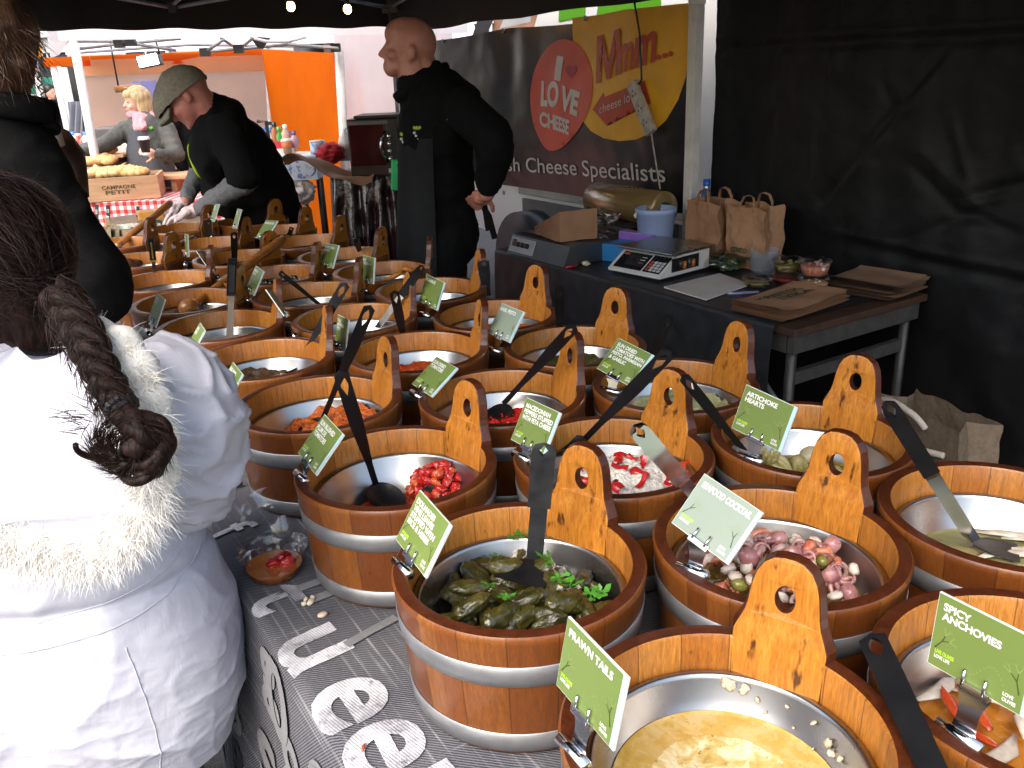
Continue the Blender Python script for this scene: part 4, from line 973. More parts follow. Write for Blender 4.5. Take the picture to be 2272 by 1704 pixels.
def sign(k, pose):
    x, y, z, ya, ti, ro = pose
    X = Vector((math.cos(ya), math.sin(ya), 0)); Nn = Vector((math.sin(ya), -math.cos(ya), 0)); U = ZV * math.cos(ti) - Nn * math.sin(ti); F = Nn * math.cos(ti) + ZV * math.sin(ti)
    X2 = X * math.cos(ro) + U * math.sin(ro); U2 = -X * math.sin(ro) + U * math.cos(ro)
    c = Vector((x, y, z)); bot = c - U2 * (CH / 2)
    txt = ' '.join(CTXT[k]).lower()
    rimz = TZ + .004 + TH_
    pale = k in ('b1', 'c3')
    lab = ('glare painted green' if pale else 'green') + ' card reading ' + txt.replace('&', 'and').replace(',', '') + ' in a chrome clip'
    t = thing('name_card', lab, 'sign', Vector((bot.x, bot.y, rimz)), 0, 'name cards clipped to the tubs')
    o = c - t.location
    def L(a, b, f=0): return o + X2 * (a * CW) + U2 * (b * CH) + F * f
    m = MB(); Mr = Matrix((X2, U2, F)).transposed(); m.box(o, (CW, CH, .0026), Mr, 1)
    m.poly([L(-.493, -.49, .0017), L(.44, -.49, .0017), L(.44, .49, .0017), L(-.493, .49, .0017)], None, 0); m.build('card', [M_cglare if pale else M_card, M_cardedge], t, False)
    m = MB(); m.poly([L(.44, -.49, .0019), L(.497, -.49, .0019), L(.497, .49, .0019), L(.44, .49, .0019)]); m.build('edge_stripe', M_cblue, t, False)
    m = MB(); lines = CTXT[k]; h = .105 if len(lines) > 1 else .115; h = min(h, .42 / len(lines)) if len(lines) > 3 else h
    for i, ln in enumerate(lines):
        vs, fs, x0, x1, y0, y1 = text_geo(ln, .035); w = (x1 - x0) * h * CH / .72 / CW * .92; w = min(w, .83)
        text_quad(m, ln, L(-.43, .40 - h - i * h * 1.22, .0022), X2 * (w * CW), U2 * (h * CH), 0, .035)
    m.build('lettering', M_cwhite, t, False)
    m = MB(); text_quad(m, 'LIVE OLIVES', L(-.44, -.30, .0022), X2 * (.20 * CW), U2 * (.055 * CH), 0, .03); text_quad(m, 'LOVE LIFE', L(-.44, -.365, .0022), X2 * (.165 * CW), U2 * (.05 * CH), 1, .03); m.build('small_print', [M_clime, M_cwhite], t, False); m = MB()
    text_quad(m, 'LOVE', L(.26, -.36, .0022), X2 * (.10 * CW), U2 * (.05 * CH), 1, .03); text_quad(m, 'OLIVES', L(.26, -.43, .0022), X2 * (.13 * CW), U2 * (.05 * CH), 1, .03); m.build('small_print', [M_clime, M_cwhite], t, False)
    m = MB(); rr = random.Random(hash(k) % 999)
    def br(a, b, an, ln, d, mt):
        a2, b2 = a + math.cos(an) * ln, b + math.sin(an) * ln * 1.25; w = .00025 + .0002 * d; s = Vector((0, 0, 0)) + (X2 * -math.sin(an) + U2 * math.cos(an)) * w
        if abs(a2) < .42 and b2 < .3: m.add([L(a, b, .0021) - s, L(a2, b2, .0021) - s * .6, L(a2, b2, .0021) + s * .6, L(a, b, .0021) + s], [(0, 1, 2, 3)], mt, False)
        else: return
        if d > 0:
            for q in (-.5, .45): br(a2, b2, an + q + rr.uniform(-.2, .2), ln * .66, d - 1, mt if d > 2 else 1)
    br(-.45, -.24, 1.0, .12, 3, 0); m.build('tree_print', [M_ctree, M_cpale], t, False); m = MB(); br(.40, -.26, 1.9, .13, 3, 0); m.build('tree_print', [M_ctree, M_cpale], t, False); m = MB()
    for i in range(16):
        a = -.15 + .45 * i / 16; b = -.22 - .12 * math.sin(i * .42 + .6); m.add([L(a, b, .0021), L(a + .014, b - .008, .0021), L(a + .014, b + .004, .0021), L(a, b + .012, .0021)], [(0, 1, 2, 3)], 1, False)
    m.build('path_print', [M_ctree, M_cpale], t, False)
    # chrome clip: jaw roller on the rim, plate, comb and two prongs in front of the card
    m = MB(); cl_ = X * .024; rz = Vector((0, 0, .004)); e = o - U2 * (CH / 2)
    r0 = Vector((0, 0, -.002)) + Nn * .014
    m.tube([r0 - cl_, r0 + cl_], .0072, 12)
    m.build('clip_roller', M_chrome, t)
    m = MB(); a0, a1 = Vector((0, 0, -.002)) + Nn * .008, e - U2 * .004
    def plate(a, b):
        w = .014 * (1 - .35 * math.sin(math.pi * b)) + .004 * b; return a0.lerp(a1, b) + X * ((a - .5) * 2 * w)
    m.grid(plate, 5, 8); m.build('clip_plate', M_chrome, t, False)
    m = MB(); m.box(e + F * .002, (.034, .009, .008), Mr, 0, .001)
    for q in (-.011, .011): m.tube([e + X2 * q + F * .0055, e + X2 * q + U2 * .017 + F * .0045], .0019, 6)
    m.build('clip_prongs', M_chrome, t)
    return t
for k, p in POSE.items(): sign(k, p)

# chalk boards and little black price cards at the far end
M_chalkb = pm('chalk_board', (.022, .028, .026), (.015, .02, .018), 20, .5)
M_chalkg = pm('chalk_green', (.18, .42, .24), None, 60, .8); M_chalkr = pm('chalk_red', (.60, .06, .10), None, 60, .8)
q = [PSs(u, v, 5.0) for u, v in ((483, 439), (527, 445), (520, 479), (478, 474))]
t = thing('chalk_card', 'dark chalk card with green writing and a red price leaning at the far end', 'sign', (q[0] + q[2]) / 2 * 1); t.location.z = q[3].z
bx = q[1] - q[0]; by = q[0] - q[3]; fN = bx.cross(by).normalized(); o_ = t.location
m = MB(); m.poly([p - o_ for p in q], fN * -.006); m.build('board', M_chalkb, t)
m = MB()
for i, (ln, mt) in enumerate((('ROSEMARY', 0), ('OLIVES', 0), ('£2.00 / 100g', 1))): text_quad(m, ln, q[3] - o_ + by * (.70 - .27 * i) + bx * .1 + fN * .003, bx * (.8 if i != 1 else .55), by * .17, mt, .01)
m.build('writing', [M_chalkg, M_chalkr], t, False)
m = MB(); m.tube([Vector((0, 0, .02)), Vector((0, 0, TZ - t.location.z + .0))], .004, 6); m.build('stand', M_aludark, t)
def blackcard(u, v, w, h, s, lab):
    p = PSs(u, v, s); t = thing('price_card', lab, 'sign', (p.x, p.y, TZ + .002), 0, 'little black price cards at the far end'); z = p.z - TZ
    m = MB(); Mr = Matrix.Rotation(-.75, 3, 'Z') @ Matrix.Rotation(-.2, 3, 'X'); m.box((0, 0, z), (w, .003, h), Mr, 0); m.build('card', M_chalkb, t)
    m = MB(); m.tube([(0, 0, 0), (0, .0, z - h * .4)], .003, 5); m.build('stand', M_aludark, t)
    m = MB(); X = Mr @ Vector((1, 0, 0)); U = Mr @ Vector((0, 0, 1)); F = Mr @ Vector((0, -1, 0)); text_quad(m, '£1.50', Vector((0, 0, z)) - X * w * .36 - U * h * .2 + F * .003, X * w * .7, U * h * .35, 0, .01); m.build('price', M_cwhite, t, False)
for u, v, w, h, s, lab in ((421, 481, .05, .06, 5.1, 'small black price card beside the gloved hands'), (352, 499, .075, .05, 4.9, 'black price card under the raised end of the wooden pestle'), (215, 470, .04, .075, 5.3, 'narrow dark price card nearest the black coat'), (240, 468, .05, .06, 5.4, 'dark price card standing above the packets'), (306, 472, .035, .07, 5.4, 'thin upright dark price card by the cheese block')):
    blackcard(u, v, w, h, s, lab)
M_pk1 = pm('brown_packet', (.20, .13, .05), (.10, .07, .03), 60, .3, coat=.4); M_pk2 = pm('teal_packet', (.02, .10, .09), (.3, .3, .25), 30, .3, lo=.55, hi=.6)
for i, (u, v, mt, lab) in enumerate(((228, 500, M_pk1, 'brown food packet standing by the black coat elbow'), (243, 492, M_pk1, 'second brown food packet leaning behind the first'), (268, 490, M_pk2, 'teal food packet with pale print at the far end of the table'), (292, 497, M_pk1, 'brown packet under the wooden pestle head'))):
    p = PSs(u, v, 5.0); m = MB()
    def pkt(a, b):
        x = (a - .5) * .085; return Vector((x, .016 * math.sin(math.pi * a) * math.sin(math.pi * b) + .002 * nz((a * 5, b * 5, i), 1), b * .11))
    def pk2(a, b): q = pkt(a, b); return Vector((q.x, -q.y, q.z))
    m.grid(pkt, 10, 12); m.grid(pk2, 10, 12); o = m.build('food_packet', mt); o.location = (p.x, p.y, TZ + .05); o.rotation_euler = (-.15, 0, -.6 + .2 * i); tag(o, lab, 'packet', 'food packets at the far end')
m = MB(); m.box((0, 0, .04), (.14, .10, .08), None, 0, .008); o = m.build('cheese_block', pm('orange_cheese', (.62, .30, .06), (.55, .24, .045), 20, .45, sss=.1)); p = PSs(335, 478, 5.3); o.location = (p.x, p.y, p.z - .05); o.rotation_euler = (0, 0, .4); tag(o, 'orange cheese block at the far end behind the pestle', 'cheese')
m = MB(); m.box((0, 0, -.02), (.9, .5, .04), None, 0, .006); o = m.build('serving_board', M_tblw); o.location = W(5.1, .95, TZ + .135); o.rotation_euler = (0, 0, math.atan2(TV.y, TV.x)); tag(o, 'raised wooden serving board at the far end under the gloved hands', 'board')
m = MB(); m.box((0, 0, .05), (.5, .3, .1), None, 0, .006); o = m.build('board_riser', M_chalkb); o.location = W(5.1, .95, TZ + .003); o.rotation_euler = (0, 0, math.atan2(TV.y, TV.x)); tag(o, 'dark riser box under the far serving board', 'box')

# ================================================================ utensils
M_nylon = pm('black_nylon', (.010, .010, .011), (.007, .007, .008), 30, .30, bump=.05, spec=.35)
M_greyny = pm('worn_grey_nylon', (.04, .042, .046), (.022, .023, .026), 30, .38, bump=.1)
M_spoonw = pm('ladle_wood', (.34, .14, .035), (.24, .085, .02), 24, .32, stretch=(2, 2, .3), coat=.3)
M_darkw = pm('dark_ladle_wood', (.075, .030, .014), (.045, .018, .010), 24, .35, coat=.3)
def strip(mb, pts, w, th, side, hole=False, mat=0):
    """flat bar along pts; w per point; optional hanging slot near the first end"""
    n = len(pts); side = side.normalized(); vs = []; fs = []
    def sec(p, t, s, a, b, th):
        nn = t.cross(s).normalized(); return [p + s * a - nn * th, p + s * b - nn * th, p + s * b + nn * th, p + s * a + nn * th]
    for half in ((-1, 0), (0, 1)):
        base = len(vs)
        for i, p in enumerate(pts):
            t = (pts[min(i + 1, n - 1)] - pts[max(i - 1, 0)]).normalized(); s = (side - t * side.dot(t)).normalized(); ww = w[i]
            gap = 0
            if hole:
                u = (i / (n - 1)); 
                if .035 < u < .15: gap = ww * .5 * math.sin(math.pi * (u - .035) / .115) ** .5
            a, b = (-ww, -gap) if half[0] < 0 else (gap, ww)
            vs += sec(p, t, s, a, b, th * (1 if i else .7))
        for i in range(n - 1):
            for k in range(4): fs.append((base + i * 4 + k, base + i * 4 + (k + 1) % 4, base + (i + 1) * 4 + (k + 1) % 4, base + (i + 1) * 4 + k))
        fs.append((base, base + 1, base + 2, base + 3)); fs.append(tuple(base + (n - 1) * 4 + k for k in range(4)))
    mb.add(vs, fs, mat, False)
def spoonhead(mb, c, ax, up, a, b, d, mat=0):
    ax = ax.normalized(); sd = up.cross(ax).normalized(); up = ax.cross(sd).normalized()
    for off, rev in ((0, 0), (-.0022, 1)):
        def f(u, v, off=off):
            an = 2 * math.pi * u; r = v; return c + ax * (a * r * math.cos(an)) + sd * (b * r * math.sin(an)) + up * (-d * (1 - r * r) + off * (1 if r < .99 else .3))
        mb.grid(f, 28, 9, mat, True, True)
def spoon(lab, T, B, head, mat=M_nylon, w0=.0125, w1=.006, bend=.0, up=None, hs=(.042, .032, .014), kind='spoon', roll=0.0, hole=True, sidev=None):
    T = Vector(T); B = Vector(B); t = thing('serving_' + kind, lab, kind, B); a = T - B; L = a.length
    view = (CO - (T + B) / 2).normalized(); sd = a.cross(view).normalized()
    if roll: sd = Matrix.Rotation(roll, 3, a.normalized()) @ sd
    if sidev is not None: sd = Vector(sidev)
    nn = a.normalized().cross(sd).normalized(); n = 36; pts = []; ws = []
    for i in range(n):
        u = i / (n - 1); p = a * (1 - u) + nn * (bend * math.sin(math.pi * u)); pts.append(p)
        e = min(1, math.sqrt(max(0, 1 - max(0, 1 - u / .035) ** 2)) * .95 + .05)
        ws.append((w0 + (w1 - w0) * min(1, max(0, (u - .35) / .4))) * e)
    m = MB(); strip(m, pts, ws, .0028, sd, hole); m.build('handle', mat, t)
    if head is not None:
        h = Vector(head); m = MB(); c = h.normalized() * hs[0] * .92
        spoonhead(m, c + Vector((0, 0, -.002)), h, up or ZV, *hs); m.build('bowl', mat if mat is not M_chrome else M_nylon, t)
    return t
def zt(k): return TUB[k].z
def U(u, v, k, h): return PZ(u, v, zt(k) + h)
B = U(833, 1072, 'a2', .115); spoon('long black spoon leaning out of the red tomato tub', PL(754, 822, B, .31), B, U(862, 1108, 'a2', .10) - B, bend=-.02, hs=(.045, .034, .016))
B = U(718, 925, 'a3', .125); spoon('black spoon in the orange paste, crossing another spoon', PL(822, 678, B, .33), B, U(690, 950, 'a3', .115) - B, hs=(.042, .032, .012))
B = U(665, 800, 'a4', .130); spoon('grey black spoon lying in the dark olive paste', PL(768, 628, B, .33), B, U(610, 822, 'a4', .122) - B, M_greyny, hs=(.048, .034, .014))
B = U(900, 770, 'b4', .135); spoon('black ladle standing upright in the thin red pesto', PL(874, 645, B, .22), B, Vector((.006, -.012, -.03)), bend=-.02, hs=(.038, .030, .010), up=Vector((.2, -.9, .4)), kind='ladle')
B = U(1118, 895, 'b3', .135); spoon('black spoon reaching from the shredded tomato tub towards the wall', PL(1276, 722, B, .30), B, U(1100, 930, 'b3', .12) - B, hs=(.04, .03, .012), bend=.012)
B = U(1242, 768, 'c3', .125); spoon('upright black spoon standing in the green pesto', PL(1241, 636, B, .235), B, Vector((0, 0, -.03)), hs=(.02, .02, .01))
B = U(1425, 845, 'c2', .12); spoon('black spoon in the pale green spread, upper of two crossing handles', PL(1486, 700, B, .255), B, U(1405, 870, 'c2', .11) - B, hs=(.035, .03, .012))
B = U(1300, 972, 'b2', .172); spoon('black spoon with hooked end resting in the white cheese tub', PL(1488, 778, B, .32), B, U(1240, 985, 'b2', .165) - B, hs=(.048, .036, .02), bend=-.015)
B = U(1655, 1005, 'c1', .115); spoon('thin black spoon in the artichoke tub', PL(1515, 834, B, .31), B, Vector((.02, -.02, -.02)), hs=(.03, .025, .01), w0=.010)
B = U(709, 676, 'b6', .128); spoon('thin black curved spoon in the pale dressing tub', PL(621, 604, B, .26), B, Vector((.03, -.01, -.006)), bend=.02, hs=(.03, .024, .008), w0=.008)
B = U(1080, 655, 'c4', .16); spoon('broad black spoon handle standing upright in the orange relish tub', PL(1072, 578, B, .17), B, Vector((0, 0, -.04)), M_greyny, w0=.018, w1=.014, hs=(.03, .03, .008))
B = U(802, 576, 'c6', .13); spoon('dark upright spoon left of the apron', PL(790, 527, B, .20), B, Vector((0, 0, -.03)), hs=(.02, .02, .01), w0=.012)
B = U(464, 555, 'b9', .12); spoon('grey black flat spoon standing in the third middle tub from the far end', PL(461, 486, B, .25), B, Vector((0, 0, -.03)), M_greyny, w0=.016, w1=.012, hs=(.02, .02, .01))
B = U(521, 602, 'b7', .11); spoon('black spoon standing upright behind the box handled knife', PL(519, 515, B, .27), B, Vector((0, 0, -.03)), w0=.013, w1=.010, hs=(.02, .02, .01))
B = PZ(2100, 1775, .935); spoon('big black spoon handle in the front right gap between two tubs', PZ(1932, 1408, .975), B, Vector((.02, -.04, -.05)), w0=.0150, w1=.0135, hs=(.04, .034, .012))
B = U(586, 560, 'b8', .14); spoon('small black spoon among the small green olives', PL(566, 525, B, .15), B, Vector((0, 0, -.02)), w0=.008, hs=(.02, .02, .01))
B = U(632, 545, 'c8', .13); spoon('black spoon tilted in the third vendor side tub from the far end', PL(648, 505, B, .2), B, Vector((0, 0, -.02)), w0=.01, hs=(.02, .02, .01))

def spatula(lab, T, B, blade, bw, hmat, smat, split=.45, w=.012, group=None, kind='spatula', w1=None, bl=.055, tipw=None, foot=None):
    """two part tool: grip from T, metal shank to B, flat head beyond"""
    T = Vector(T); B = Vector(B); t = thing('serving_' + kind, lab, kind, B); a = T - B; view = (CO - (T + B) / 2).normalized(); sd = a.cross(view).normalized()
    n = 44; w1 = w1 or w * .75
    m = MB(); k = int(n * split); strip(m, [a * (1 - i / (n - 1)) for i in range(k + 1)], [w * min(1, math.sqrt(max(0, 1 - max(0, 1 - i / 3.0) ** 2)) * .9 + .1) for i in range(k + 1)], .0035, sd, True); m.build('grip', hmat, t)
    m = MB(); strip(m, [a * (1 - i / (n - 1)) for i in range(k, n)], [w1] * (n - k), .0018, sd); m.build('shank', smat, t)
    if blade is not None:
        d = Vector(blade); L = d.length; d.normalize(); s2 = d.cross(ZV).normalized(); up = s2.cross(d); m = MB()
        m.poly([s2 * w1 - up * .001, s2 * bw * .9 + d * L * .35, s2 * bw + d * L, -s2 * bw + d * L, -s2 * bw * .9 + d * L * .35, -s2 * w1 - up * .001], up * -.003); m.build('head', foot or hmat, t)
    return t
B = U(1186, 1240, 'a1', .145); spatula('grey black turner standing in the vine leaf rolls', PL(1208, 985, B, .245), B, U(1150, 1290, 'a1', .138) - B, .042, M_greyny, M_greyny, .5, .0165, None, 'turner', .0125, foot=M_nylon)
B = U(1600, 1165, 'b1', .16); spatula('steel handled server standing in the seafood bowl, over the cheese tub', PL(1408, 945, B, .30), B, None, .03, M_chrome, M_chrome, .5, .0135, w1=.010, kind='server')
B = U(2160, 1200, 'c0', .115); spatula('steel spatula with a black grip in the green oil at the right', PL(1966, 892, B, .34), B, U(2260, 1225, 'c0', .108) - B, .028, M_nylon, M_chrome, .48, .0125, w1=.0105, foot=M_greyny)
B = U(836, 730, 'b5', .12); spatula('silver spatula with black grip leaning in the nearly empty steel bowl', PL(938, 590, B, .31), B, Vector((-.04, -.02, -.006)), .022, M_nylon, M_chrome, .45, .012)
def knife(lab, T, M_, B, hw, bw, boxy):
    t = thing('knife', lab, 'knife', B); T = Vector(T) - B; M_ = Vector(M_) - B; a = T - M_; view = (CO - B).normalized(); sd = a.cross(view).normalized(); nn = a.normalized().cross(sd)
    m = MB(); Mr = Matrix((sd, nn, a.normalized())).transposed(); m.box((T + M_) / 2, (hw * 2, hw * 1.1, a.length), Mr, 0, .005); m.build('handle', M_nylon, t)
    m = MB(); m.box(M_ + a.normalized() * .004, (hw * 2.1, hw * 1.2, .006), Mr, 0, .001); m.box((T + M_) / 2 - nn * (hw * .56), (hw * (1.2 if boxy else .5), .001, a.length * .75), Mr); m.build('bolster', M_chrome if not boxy else M_greyny, t)
    m = MB(); strip(m, [M_.lerp(Vector((0, 0, 0)), i / 10) for i in range(11)], [bw * (.75 + .25 * i / 10) for i in range(11)], .0012, sd); m.build('blade', M_chrome, t)
B = U(510, 752, 'a5', .125); Mk = PL(513, 655, B, .155, True); knife('knife with a big black box handle standing in the pale brine', Mk + (Mk - B).normalized() * .12, Mk, B, .013, .011, True)
B = U(347, 634, 'a7', .13); Mk = PL(340, 578, B, .12, True); knife('black handled knife standing in the stuffed olives', Mk + (Mk - B).normalized() * .10, Mk, B, .011, .009, False)
def ladle(lab, c, T, r, mat, w, neck=.10):
    t = thing('wooden_ladle', lab, 'ladle', c); T = Vector(T) - Vector(c); a = T.normalized(); L = T.length; q = a.to_track_quat('Z', 'Y').to_matrix()
    m = MB(); m.lathe([(.0, -r), (r * .5, -r * .87), (r * .87, -r * .5), (r, 0), (r * .92, r * .45), (r * .6, r * .85), (r * .42, r * 1.0), (.0, r * 1.02)], 26, 0, M=q); m.build('bowl', mat, t)
    m = MB(); m.lathe([(r * .42, r * .95), (r * .55, r * 1.12), (r * .58, r * 1.25), (r * .45, r * 1.34), (w * .85, r * 1.5), (w, L * .5), (w * 1.1, L * .82), (w * 1.15, L * .97), (w * .95, L), (0, L)], 20, 0, M=q); m.build('shaft', mat, t)
c = U(418, 684, 'a6', .150); ladle('big brown wooden ladle lying over the green olives', c, PL(628, 530, c, .60, False), .032, M_spoonw, .0155)
c = U(285, 592, 'a8', .150); ladle('dark wooden ladle lying across the dark olives', c, PL(436, 528, c, .42, False), .036, M_darkw, .014)
c = U(262, 545, 'a9', .17); ladle('pale wooden pestle ladle slanting over the farthest tub', c, PL(378, 450, c, .50, False), .018, M_spoonw, .016)
# ring handled wooden dipper end in c6
m = MB(); pr = [(.019 + .006 * math.cos(t_), .009 * math.sin(t_)) for t_ in [2 * math.pi * i / 10 for i in range(10)]]; m.lathe(pr, 26, 0, (0, 0, 0), True); m.tube([(.02, 0, -.004), (.06, .0, -.03), (.1, 0, -.045)], [.008, .009, .007], 8)
o = m.build('wooden_dipper', M_ear); p = PZ(906, 600, TUB['c6'].z + .20); o.location = p; o.rotation_euler = (.5, .0, 2.6); tag(o, 'wooden dipper with a ring end under the tub ear left of the apron', 'dipper')

# ================================================================ clear pot and bits on the cloth
M_clear_ = clearmat('clear_plastic', (1, 1, 1))
p = PZ(612, 1275, TZ); t = thing('clear_pot', 'clear plastic pot with red oil and tomato standing on the denim cloth', 'pot', (p.x, p.y, TZ + .003))
m = MB(); m.lathe([(.0, .001), (.042, .001), (.046, .004), (.054, .030), (.058, .05), (.063, .052), (.064, .054)], 48, 0); m.build('pot', M_clear_, t)
m = MB(); m.lathe([(.064, .054), (.062, .057), (.052, .060), (.046, .0605), (.0, .0605)], 48, 0, (0, 0, 0)); 
lid = MB(); q_ = Matrix.Rotation(R(-62), 3, 'Y'); lid.lathe([(.066, 0), (.063, .003), (.056, .003), (.054, .010), (0, .011)], 48, 0, (-.012, .062, .075), M=Matrix.Rotation(R(58), 3, 'X')); lid.build('lid', M_clear_, t)
m = MB(); m.lathe([(.0495, .020), (.044, .0195), (.0, .0195)], 40, 0); m.lathe([(.0, .002), (.041, .002), (.0495, .020)], 40, 0); m.build('sauce', lqm('orange_oil', (.40, .09, .008), (.50, .16, .015), 20), t)
for i, (x, y) in enumerate(((.012, .008), (.024, -.004), (.0, -.006), (.018, .02))): tag(inst('dried_tomato', ME_tom[i], Vector((p.x + x, p.y + y, TZ + .003 + .022)), rq(), 1.1), 'soft red tomato piece in the clear pot on the cloth', 'tomato', 'tomatoes in the clear pot')
m = MB()
for i, (a, b, r, s) in enumerate(((.0, .0, .009, 1), (.012, .004, .006, 2), (-.008, .008, .005, 3), (.004, .012, .006, 4))): m.ball((a, b, .004), (r, r * .6, .0045), 10, 7, 0, Matrix.Rotation(i * 1.1, 3, 'Z'), lambda p, d: p * (1 + .3 * nz(d, 2, s)))
o = m.build('cheese_crumb', M_garlic); p = PZ(690, 1340, TZ + .004); o.location = p; o.rotation_euler = (0, 0, 1.2); tag(o, 'pale crumb of cheese dropped on the denim cloth', 'crumb')
m = MB(); m.ball((0, 0, .004), (.009, .006, .0045), 14, 9); o = m.build('bean', pm('pale_bean', (.62, .50, .38), None, 30, .4)); o.location = PZ(716, 1368, TZ + .003); o.rotation_euler = (0, 0, .6); tag(o, 'small pale bean lying on the denim cloth beside the crumb', 'bean')
m = MB(); m.tube([(-.006, 0, .003), (.002, .001, .004), (.009, 0, .003)], [.001, .0025, .001], 6); o = m.build('carrot_shred', M_tomo); o.location = PZ(807, 1664, TZ + .004); o.rotation_euler = (0, 0, 1.4); tag(o, 'tiny orange shred on the printed cloth', 'shred')
m = MB(); m.tube([(-.03, 0, .006), (0, .004, .010), (.03, -.004, .006)], [.004, .009, .004], 8); o = m.build('green_leaf', pm('dark_leaf', (.05, .07, .02), None, 30, .5)); o.location = PZ(508, 1085, TZ + .004); o.rotation_euler = (0, 0, .6); tag(o, 'dark green leaf scrap at the foot of the third tub', 'leaf')

# ================================================================ black covered side table and what stands on it
BT = .76; BN0, BN1, BS0, BS1 = 2.185, 2.93, 1.765, 3.56
M_vinyl = pm('black_table_vinyl', (.024, .0255, .030), (.015, .0165, .019), 20, .42, bump=.5, bd=.003, bscale=220, spec=.5)
M_dwood = pm('dark_table_edge', (.06, .03, .018), (.04, .02, .012), 20, .5); M_dframe = pm('dark_frame', (.055, .052, .05), (.035, .033, .032), 20, .5)
tb = thing('side_table', 'folding side table with dark frame carrying the scales and paper bags', 'table', W((BS0 + BS1) / 2, (BN0 + BN1) / 2, 0)); to = tb.location.copy()
def BL(s, n, z): return W(s, n, z) - to
rT = Matrix.Rotation(math.atan2(TV.y, TV.x), 3, 'Z')
m = MB(); m.box(BL((BS0 + BS1) / 2, (BN0 + BN1) / 2 + .005, BT - .017), (BS1 - BS0 - .01, BN1 - BN0 - .02, .026), rT, 0, .003); m.build('tabletop', M_dwood, tb)
m = MB()
for n in (BN0 + .045, BN1 - .04): m.box(BL((BS0 + BS1) / 2, n, BT - .065), (BS1 - BS0 - .1, .025, .065), rT)
for s in (BS0 + .03, BS1 - .05): m.box(BL(s, (BN0 + BN1) / 2, BT - .065), (.025, BN1 - BN0 - .06, .06), rT)
m.box(BL(BS0 + .06, (BN0 + BN1) / 2, BT - .20), (.025, BN1 - BN0 - .12, .045), rT); m.build('apron', M_dframe, tb)
for s in (BS0 + .055, BS1 - .06):
    for n in (BN0 + .07, BN1 - .05):
        m = MB(); a = BL(s, n, BT - .03); m.tube([a, a - ZV * (BT - .03)], .019, 4); m.build('leg', M_dframe, tb)
m = MB(); m.tube([BL(BS0 + .055, BN0 + .075, BT - .34), BL(BS0 + .15, BN0 + .06, BT - .24)], .009, 6); m.ball(BL(BS0 + .055, BN0 + .06, BT - .34), .016, 10, 7); m.build('brace', M_alu, tb)
vc = thing('table_cover', 'black vinyl cover draped over the front of the side table', 'cloth', (0, 0, 0))
def cover(a, b):
    s = BS0 + .07 + (BS1 - BS0 - .04) * a; d = b * 1.28
    if d < .62: # front drop
        q = 1 - d / .62; n = BN0 - .012 - .03 * q - .014 * q * math.sin(s * 8 + 1) - .02 * q * nz((s, d, 0), 2.6, 3) - .004 * nz((s, d, 0), 11, 4); return W(s, n, BT - .008 - (.62 - d))
    e = d - .62
    if e < .03: k = e / .03 * math.pi / 2; return W(s, BN0 - .012 + .016 * (1 - math.cos(k)), BT - .008 + .014 * math.sin(k) + .002 * nz((s, e, 0), 9, 1))
    return W(s, BN0 + .004 + (e - .03), BT + .004 + .0015 * nz((s, e, 0), 20, 2))
m = MB(); m.grid(cover, 150, 130); m.build('cover', M_vinyl, vc, False)
ZT = BT + .0065
M_sw = pm('scale_white', (.66, .65, .62), (.56, .55, .52), 10, .4); M_panel = pm('scale_panel', (.012, .012, .014), None, 20, .25); M_key = pm('key_white', (.62, .62, .62), None, 20, .4); M_keyr = pm('key_red', (.55, .10, .09), None, 20, .4); M_led = pm('dark_display', (.03, .03, .034), None, 20, .15)
def frame(p0, p1):
    """local x along p0->p1"""
    d = (p1 - p0); return math.atan2(d.y, d.x)
# --- weighing scale
p0, p1, p2 = PZ(1349.5, 604, ZT), PZ(1460, 626, ZT), PZ(1598, 603, ZT); ang = frame(p0, p1); wS = (p1 - p0).length; dS = (p2 - p1).length
t = thing('weighing_scale', 'white shop scale with black keypad panel and steel pan', 'scale', p0, ang)
dS = .31; wS = .285
m = MB(); prof = [(0, .012), (0, .022), (.10, .085), (.13, .092), (dS, .092), (dS, .012)]
m.poly([Vector((0, y, z)) for y, z in prof], Vector((wS, 0, 0))); m.box((wS / 2, dS / 2, .006), (wS - .03, dS - .03, .012), None, 1); m.build('housing', [M_sw, M_black], t)
sl = Vector((0, .10, .063)).normalized(); fn_ = Vector((0, -sl.z, sl.y))
def SP(x, q, k=0): return Vector((x * wS, 0, .022)) + sl * (q * .118) + fn_ * (.0015 * k)
def sq(m, x0, x1, q0, q1, k, mat=0): m.poly([SP(x0, q0, k), SP(x1, q0, k), SP(x1, q1, k), SP(x0, q1, k)], fn_ * .001, mat)
m = MB(); sq(m, .06, .60, .10, .90, .3); sq(m, .63, .95, .10, .93, .3); m.build('panel', M_panel, t)
m = MB(); sq(m, .22, .57, .28, .80, 1.2); m.build('display', M_led, t)
m = MB()
for j, (q0, q1) in enumerate(((.70, .73), (.56, .59), (.42, .45))): sq(m, .46, .55, q0, q1, 2.4, 0 if j < 2 else 1)
sq(m, .08, .19, .74, .84, 1.4, 1); m.build('markings', [M_key, M_keyr], t)
for j in range(6):
    for i in range(4):
        m = MB(); sq(m, .66 + .072 * i, .66 + .072 * i + .054, .80 - .128 * j, .80 - .128 * j + .095, 1.4); m.build('key', (M_black if j < 2 else (M_keyr if i == 0 else M_key)), t)
m = MB(); m.box((wS / 2 + .01, dS / 2 + .03, .104), (wS + .02, dS - .03, .008), None, 0, .002); m.box((wS / 2, dS / 2 + .03, .097), (.1, .1, .010), None, 0); m.build('pan', M_steel, t)
m = MB(); m.box((wS + .0015, dS * .50, .055), (.003, .17, .055), None, 0, 0); m.build('battery_bay', M_black, t)
